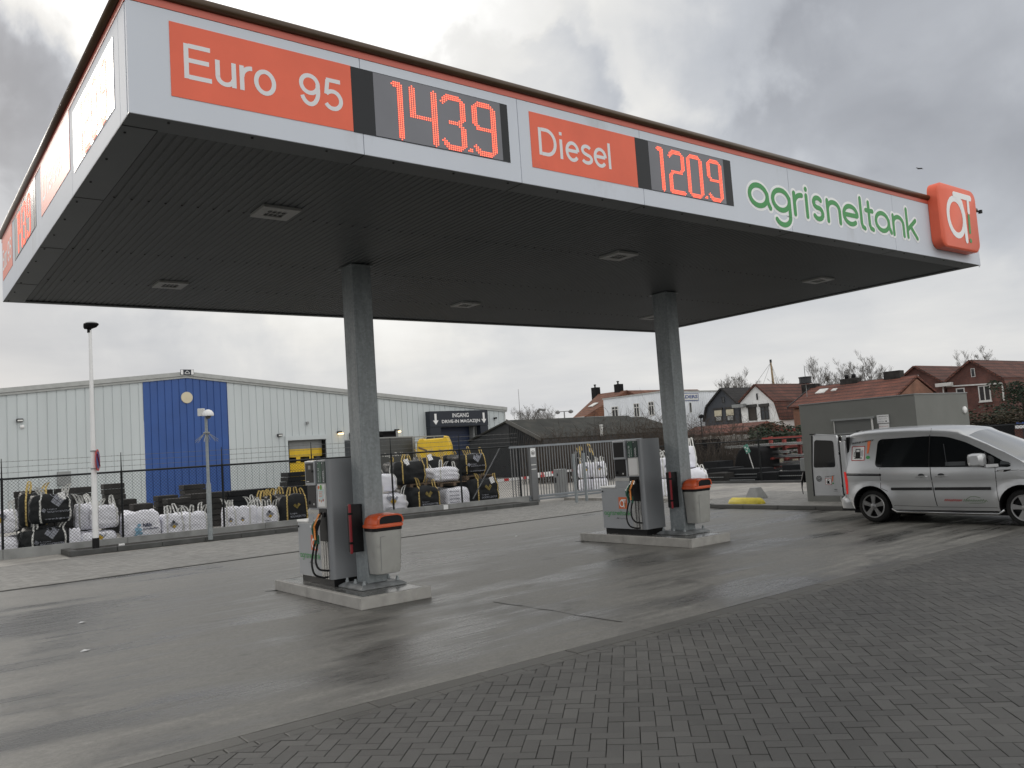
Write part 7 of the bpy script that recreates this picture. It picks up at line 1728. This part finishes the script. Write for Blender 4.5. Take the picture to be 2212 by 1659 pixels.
# rear frame around the opening, dark interior
mb = MB(); mb.box(VC - .84, VC - .78, 9.36, 9.375, .52, 1.68); part('gap_blocker', mb, M['blackm'], van)  # added black panel, hides the far tail light seen through the door gap
mb = MB(); mb.box(VC - .80, VC + .80, 9.20, 9.24, .45, 1.66); mb.box(VC - .83, VC + .83, 5.6, 9.2, .28, .30); part('interior', mb, M['blackm'], van)
mb = MB()
for (a0, a1, z0, z1) in ((-.86, .86, .42, .54), (-.80, .80, 1.60, 1.70)): mb.box(VC + a0, VC + a1, 9.22, 9.35, z0, z1)
for sd in (-1, 1): mb.box(VC + sd * .84 - .035, VC + sd * .84 + .035, 9.24, 9.35, .54, 1.6)
part('rear_frame', mb, M['van'], van, bevel=.02)
# windows (side), as tinted panes a few millimetres proud
def rpoly(pts, r=.05, n=4):
    out = []; m2 = len(pts)
    for i in range(m2):
        p = V(pts[i]); a = V(pts[i - 1]); b = V(pts[(i + 1) % m2]); da = (a - p); db = (b - p); rr = min(r, da.length * .45, db.length * .45); s_ = p + da.normalized() * rr; e_ = p + db.normalized() * rr
        for k in range(n + 1): t_ = k / n; q = s_ * (1 - t_) ** 2 + p * 2 * t_ * (1 - t_) + e_ * t_ ** 2; out.append((q.x, q.y))
    return out
W1 = rpoly([(8.64, 1.055), (8.59, 1.585), (7.60, 1.60), (7.28, 1.57), (6.95, 1.46), (6.55, 1.25), (6.20, 1.03), (6.24, 1.005)], .09)
for i_, w_ in enumerate((W1,)):
    for sd in (-1, 1):
        mb = MB(); surf(mb, w_, sd, .005, .12); part('side_window', mb, M['glass'], van, smooth=True)
mb = MB(); mb.bar(SP(6.50, 1.03, .008), SP(6.62, 1.27, .008), .03, .006); mb.bar(SP(8.50, 1.05, .007), SP(8.485, 1.59, .007), .006, .004); mb.bar(SP(7.59, 1.04, .007), SP(7.585, 1.60, .007), .05, .004); part('window_divider', mb, M['vdark'], van)
mb = MB(); mb.bar(SP(7.27, 1.06, .008), SP(7.33, 1.44, .008), .025, .004); mb.poly([SP(7.30, 1.05, .008), SP(6.95, 1.05, .008), SP(6.95, 1.12, .008), SP(7.30, 1.12, .008)]); mb.poly([SP(6.38, 1.05, .009), SP(6.2, 1.05, .009), SP(6.24, 1.09, .009), SP(6.36, 1.12, .009)]); part('painted_reflection', mb, mat('reflection_grey', (.06, .065, .07), .3), van)  # grey shapes painted over the glass as its reflections
# door gaps and lines
def line(mb, pts, w=.009, lift=.0015, side=-1):
    out = []
    for (a, b) in zip(pts, pts[1:]):
        n = max(1, int(V((b[0] - a[0], b[1] - a[1])).length / .05))
        for k in range(n): out.append((a[0] + (b[0] - a[0]) * k / n, a[1] + (b[1] - a[1]) * k / n))
    out.append(pts[-1]); mb.stroke(out, w, lambda y, z: SP(y, z, lift, side))
mb = MB()
for sd in (-1, 1):
    line(mb, [(8.54, 1.04), (8.55, .66), (8.42, .60)], side=sd); line(mb, [(7.59, 1.62), (7.57, .80), (7.53, .33)], .014, side=sd); line(mb, [(8.33, .33), (7.53, .31), (6.50, .31)], .006, side=sd); line(mb, [(6.46, 1.0), (6.47, .60), (6.44, .33)], side=sd)
    line(mb, [(7.57, 1.74), (7.58, 1.62)], .006, side=sd); line(mb, [(6.47, .93), (6.1, .95), (5.5, .90)], .006, side=sd)
    line(mb, [(9.32, .93), (8.54, .91)], .045, side=sd)
part('door_gap', mb, M['black'], van)
mb = MB(); line(mb, [(9.30, .935), (8.56, .915)], .008, .004); part('slide_rail', mb, M['chrome'], van)
for sd in (-1, 1):
    for (y0, y1) in ((8.35, 7.575), (7.53, 6.56)):
        n = 10; mb = MB()
        for k in range(n):
            ya_, yb2 = y0 + (y1 - y0) * k / n, y0 + (y1 - y0) * (k + 1) / n
            mb.add([SP(ya_, .615, .0, sd), SP(yb2, .615, .0, sd), SP(yb2, .625, .016, sd), SP(ya_, .625, .016, sd), SP(ya_, .655, .016, sd), SP(yb2, .655, .016, sd), SP(yb2, .668, 0, sd), SP(ya_, .668, 0, sd)], [(0, 1, 2, 3), (3, 2, 5, 4), (4, 5, 6, 7)])
        part('rub_strip', mb, M['vdark'], van)
for (ya_, yb2) in ((7.86, 7.64), (7.50, 7.28)):
    mb = MB(); mb.tube([SP(ya_, .865, .005), SP(ya_ - .02, .87, .035), SP(yb2 + .02, .87, .035), SP(yb2, .865, .005)], .013, 8); hn = part('door_handle', mb, M['van'], van, smooth='auto')
    mb = MB(); c = ((ya_ + yb2) / 2, .885); mb.poly([SP(c[0] + .06 * cos(a), c[1] + .035 * sin(a), .003) for a in [2 * pi * k / 14 for k in range(14)]]); part('handle_recess', mb, M['dark'], hn)
# mirror
mb = MB(); mc = SP(6.62, 1.13, .16)
def mel(c, y0, y1, z0, z1, x): return [V((c.x + x, (y0 + y1) / 2 + (y1 - y0) / 2 * max(-1, min(1, 1.25 * cos(a))), (z0 + z1) / 2 + (z1 - z0) / 2 * max(-1, min(1, 1.25 * sin(a))))) for a in [2 * pi * k / 16 for k in range(16)]]
mb.loft([mel(mc, 6.62, 6.76, 1.06, 1.22, -.10), mel(mc, 6.56, 6.82, 1.03, 1.255, -.05), mel(mc, 6.55, 6.83, 1.03, 1.26, .05), mel(mc, 6.58, 6.8, 1.05, 1.24, .12)]); mr_ = part('mirror', mb, M['van'], van, smooth='auto')
mb = MB(); mb.bar(mc + V((0, -.06, -.09)), SP(6.42, 1.04, 0), .07, .05); part('mirror_arm', mb, M['van'], mr_)
mc2 = SP(6.62, 1.13, .16, 1); mb = MB(); mb.loft([mel(mc2, 6.58, 6.8, 1.05, 1.24, -.12), mel(mc2, 6.55, 6.83, 1.03, 1.26, -.05), mel(mc2, 6.56, 6.82, 1.03, 1.255, .05), mel(mc2, 6.62, 6.76, 1.06, 1.22, .10)]); part('mirror', mb, M['van'], van, smooth='auto')
# tail lamps, bumper, sill tube, indicator
for sd in (-1, 1):
    mb = MB(); q = [(9.335, .56), (9.345, .97), (9.31, 1.0), (9.26, .97), (9.245, .80), (9.255, .56), (9.28, .53)]
    A = [V((VC + sd * (hwf(y, z) + .012), y, z)) for y, z in q]; mb.prism(A, V((-sd * .10, .015, 0))); part('tail_light', mb, M['tail'], van, bevel=.01)
mb = MB(); 
def bsec(y, z0, z1, hw_): return None
cur_ = [(-.86, 9.16), (-.88, 9.30), (-.84, 9.42), (-.70, 9.47), (0, 9.49), (.70, 9.47), (.84, 9.42), (.88, 9.30), (.86, 9.16)]
for (a, b) in zip(cur_, cur_[1:]):
    mb.add([V((VC + a[0], a[1], .26)), V((VC + b[0], b[1], .26)), V((VC + b[0] * 1.01, b[1] + .01, .36)), V((VC + a[0] * 1.01, a[1] + .01, .36)), V((VC + b[0] * 1.01, b[1], .45)), V((VC + a[0] * 1.01, a[1], .45)), V((VC + b[0] * .96, b[1] - .05, .50)), V((VC + a[0] * .96, a[1] - .05, .50)), V((VC + b[0] * .8, b[1] - .16, .505)), V((VC + a[0] * .8, a[1] - .16, .505))],
           [(0, 1, 2, 3), (3, 2, 4, 5), (5, 4, 6, 7), (7, 6, 8, 9)])
part('rear_bumper', merge(mb), M['van'], van, smooth='auto')
mb = MB(); mb.box(VC - .84, VC + .84, 9.16, 9.44, .22, .27); part('bumper_skirt', mb, M['vdark'], van)
mb = MB(); mb.tube([SP(8.40, .26, -.05), SP(8.30, .215, .01), SP(7.3, .205, .015), SP(6.50, .205, .01), SP(6.42, .26, -.05)], .028, 10); part('side_step', mb, M['chrome'], van, smooth='auto')
mb = MB(); mb.box(VC - .80, VC + .80, 5.2, 9.2, .17, .24); part('underbody', mb, M['blackm'], van)
mb = MB(); mb.poly([SP(y, z, .005) for y, z in rpoly([(6.44, .955), (6.40, .925), (6.30, .925), (6.22, .95), (6.20, .965), (6.3, .962)], .01)]); ind = part('side_indicator', mb, M['black'], van)
mb = MB(); mb.poly([SP(y, z, .007) for y, z in [(6.42, .945), (6.40, .932), (6.33, .932), (6.32, .948)]]); part('indicator_lens', mb, M['white'], ind)
# arches + wheels
for sd in (-1, 1):
    for wy in WR:
        mb = MB(); ap = arcpts(wy, .395, 189, -9, 18)
        for (a, b) in zip(ap, ap[1:]): mb.poly([V((VC + sd * (hwf(*a) - .002), a[0], a[1])), V((VC + sd * (hwf(*b) - .002), b[0], b[1])), V((VC + sd * .55, b[0], b[1])), V((VC + sd * .55, a[0], a[1]))])
        mb.disc((VC + sd * .56, wy, .33), (sd, 0, 0), .42, 24); part('wheel_arch', mb, M['blackm'], van)
for sd in (-1, 1):
    for wy in WR:
        ax = V((sd, 0, 0)); c = V((VC + sd * .67, wy, .31)); mb = MB()
        mb.lathe(c, ax, [(.20, .0), (.30, .0), (.312, .03), (.315, .10), (.312, .165), (.300, .19), (.26, .205), (.228, .20), (.222, .19), (.215, .10)], 40); wl = part('wheel', mb, M['tyre'], van, smooth='auto')
        mb = MB(); mb.lathe(c, ax, [(.228, .198), (.220, .203), (.205, .195), (.20, .12), (.001, .11)], 40, 0)
        rm = part('rim', mb, M['black'], wl, smooth='auto')
        mb = MB(); mb.lathe(c, ax, [(.226, .199), (.220, .206), (.203, .204), (.198, .19)], 40)
        off = .35 if wy > 7 else .1
        for k in range(5):
            a = 2 * pi * k / 5 + off; u = V((0, cos(a), sin(a))); w_ = V((0, -sin(a), cos(a)))
            pr = [c + ax * .195 + u * .035 + w_ * .03, c + ax * .203 + u * .12 + w_ * .034, c + ax * .200 + u * .208 + w_ * .05, c + ax * .200 + u * .208 - w_ * .05, c + ax * .203 + u * .12 - w_ * .034, c + ax * .195 + u * .035 - w_ * .03]
            mb.prism(pr, -ax * .03)
        mb.lathe(c, ax, [(.055, .16), (.052, .205), (.03, .212), (.001, .213)], 16); part('spokes', mb, M['rim'], rm, smooth='auto')
# open rear doors
def rear_door(side):
    xo = VC + side * .885; t0 = side
    mb = MB(); prof = [(9.38, .50), (9.38, 1.66), (9.40, 1.72), (9.86, 1.765), (9.93, 1.74), (9.99, 1.20), (10.01, 1.10), (10.01, .52), (9.97, .50)]
    mb.prism([V((xo, y, z)) for y, z in prof], V((-side * .07, 0, 0))); d_ = part('rear_door', mb, M['van'], van, bevel=.018)
    mb = MB(); w_ = rpoly([(9.475, 1.08), (9.47, 1.58), (9.50, 1.615), (9.86, 1.645), (9.90, 1.61), (9.965, 1.08)], .05); mb.prism([V((xo + side * .004, y, z)) for y, z in w_], V((-side * .003, 0, 0))); part('rear_window', mb, M['glass'], d_)
    mb = MB(); mb.bar((xo + side * .001, 10.012, .50), (xo + side * .001, 9.995, 1.15), .012, .02); mb.bar((xo, 9.995, 1.15), (xo, 9.94, 1.74), .012, .02); mb.box(xo - .05, xo + .01, 9.86, 9.96, 1.755, 1.775); part('door_seal', mb, M['black'], d_)
    mb = MB()
    for z in (.70, 1.35): mb.bar((xo - side * .03, 9.39, z), (xo - side * .05, 9.30, z), .04, .05)
    part('hinge', mb, M['vdark'], d_)
    return d_, xo
d_, xo = rear_door(-1); rear_door(1)
DF = Fr((xo, 0, 0), (0, -1, 0), (-1, 0, 0))
mb = MB(); c = (-9.865, .855)
mb.stroke(arc(c[0], c[1], .055, 0, 360, 22)[:-1], .010, DF.at(.006), 0, closed=True); s_ = .05
mb.stroke([(c[0] - .5 * s_, c[1] + .8 * s_), (c[0], c[1] + .15 * s_), (c[0] + .5 * s_, c[1] + .8 * s_)], .009, DF.at(.007)); mb.stroke([(c[0] - .85 * s_, c[1] + .35 * s_), (c[0] - .35 * s_, c[1] - .8 * s_), (c[0], c[1] - .1 * s_), (c[0] + .35 * s_, c[1] - .8 * s_), (c[0] + .85 * s_, c[1] + .35 * s_)], .009, DF.at(.0075)); part('round_badge', mb, M['dark'], d_)
def pumpsticker(parent, fn, u, v, s, txt):
    mb = MB(); f = lambda e_: (lambda a, b: fn(u + a * s, v + b * s, e_))
    for pts, e_ in (([(.0, .0), (.62, .0), (.62, .62), (.0, .62)], .002),): mb.poly([fn(u + a * s, v + b * s, e_) for a, b in pts], 1)
    for (a, b) in (((0, 0), (.62, 0)), ((.62, 0), (.62, .62)), ((.62, .62), (0, .62)), ((0, .62), (0, 0))): mb.stroke([a, b], .035, f(.003), 0)
    mb.stroke([(.20, .12), (.20, .50), (.40, .50), (.40, .12)], .035, f(.0035), 2); mb.poly([fn(u + a * s, v + b * s, .0035) for a, b in ((.20, .12), (.40, .12), (.40, .38), (.20, .38))], 2); mb.stroke([(.15, .10), (.50, .10)], .04, f(.004), 2)
    mb.stroke([(.19, .40), (.12, .34), (.11, .18), (.17, .16)], .022, f(.004), 2)
    mb.poly([fn(u + a * s, v + b * s, .0035) for a, b in ((.74, .82), (.90, .86), (.82, .30), (.74, .28))], 3); mb.poly([fn(u + (.80 + .10 * cos(a)) * s, v + (.12 + .075 * sin(a)) * s, .0035) for a in [2 * pi * k / 12 for k in range(12)]], 4)
    mb.text(txt, lambda a, b: fn(a, b + (a - u) * .10, .003), u - .02 * s, v + .72 * s, s * 1.05, s * .09, 2, bold=.03)
    return part('sticker', mb, [M['stickred'], M['white'], M['black'], M['stickor'], M['green']], parent)
pumpsticker(body, lambda a, b, e_: SP(-a, b, e_ + .001), -9.125, 1.20, .43, 'DUIDELIJK GOEDKOOP')
pumpsticker(d_, lambda a, b, e_: DF(a, b, e_ + .003), -9.72, .735, .20, 'DUIDELIJK GOEDKOOP')
mb = MB(); mb.text('TDI', DF.at(.005), -9.55, .62, .07, .022, bold=.03); mb.text('4MOTION', DF.at(.005), -9.56, .59, .08, .012); part('badge', mb, M['dark'], d_)
mb = MB(); rs = random.Random(9)
fns = lambda e_: (lambda a, b: SP(-a, b, .003 + e_))
mb.stroke([(-7.38 + .018 * i, .435 + .022 * (1 if i % 2 else -1) * rs.uniform(.5, 1)) for i in range(18)], .011, fns(0), 0)
mb.stroke([(-7.05 + .02 * i, .43 + .022 * (1 if i % 2 else -1) * rs.uniform(.4, 1)) for i in range(21)], .011, fns(0), 1); mb.stroke([(-7.0, .45), (-6.92, .50), (-6.84, .505), (-6.76, .48)], .010, fns(.001), 1); mb.stroke([(-6.70, .395), (-6.80, .385), (-6.95, .385)], .008, fns(.001), 1)
part('script_print', mb, [M['stickred'], mat('dull_green', (.15, .22, .13), .5)], body)
# headlamps and plate (front, out of frame but real)
for sd in (-1, 1):
    mb = MB(); mb.obb((VC + sd * .62, YF_ + .06, .76), (.14, 0, 0), (0, .05, 0), (0, 0, .07)); part('headlight', mb, M['frame'], van, bevel=.02)
mb = MB(); mb.box(VC - .45, VC + .45, YF_ + .0, YF_ + .03, .55, .66); part('grille', mb, M['black'], van)
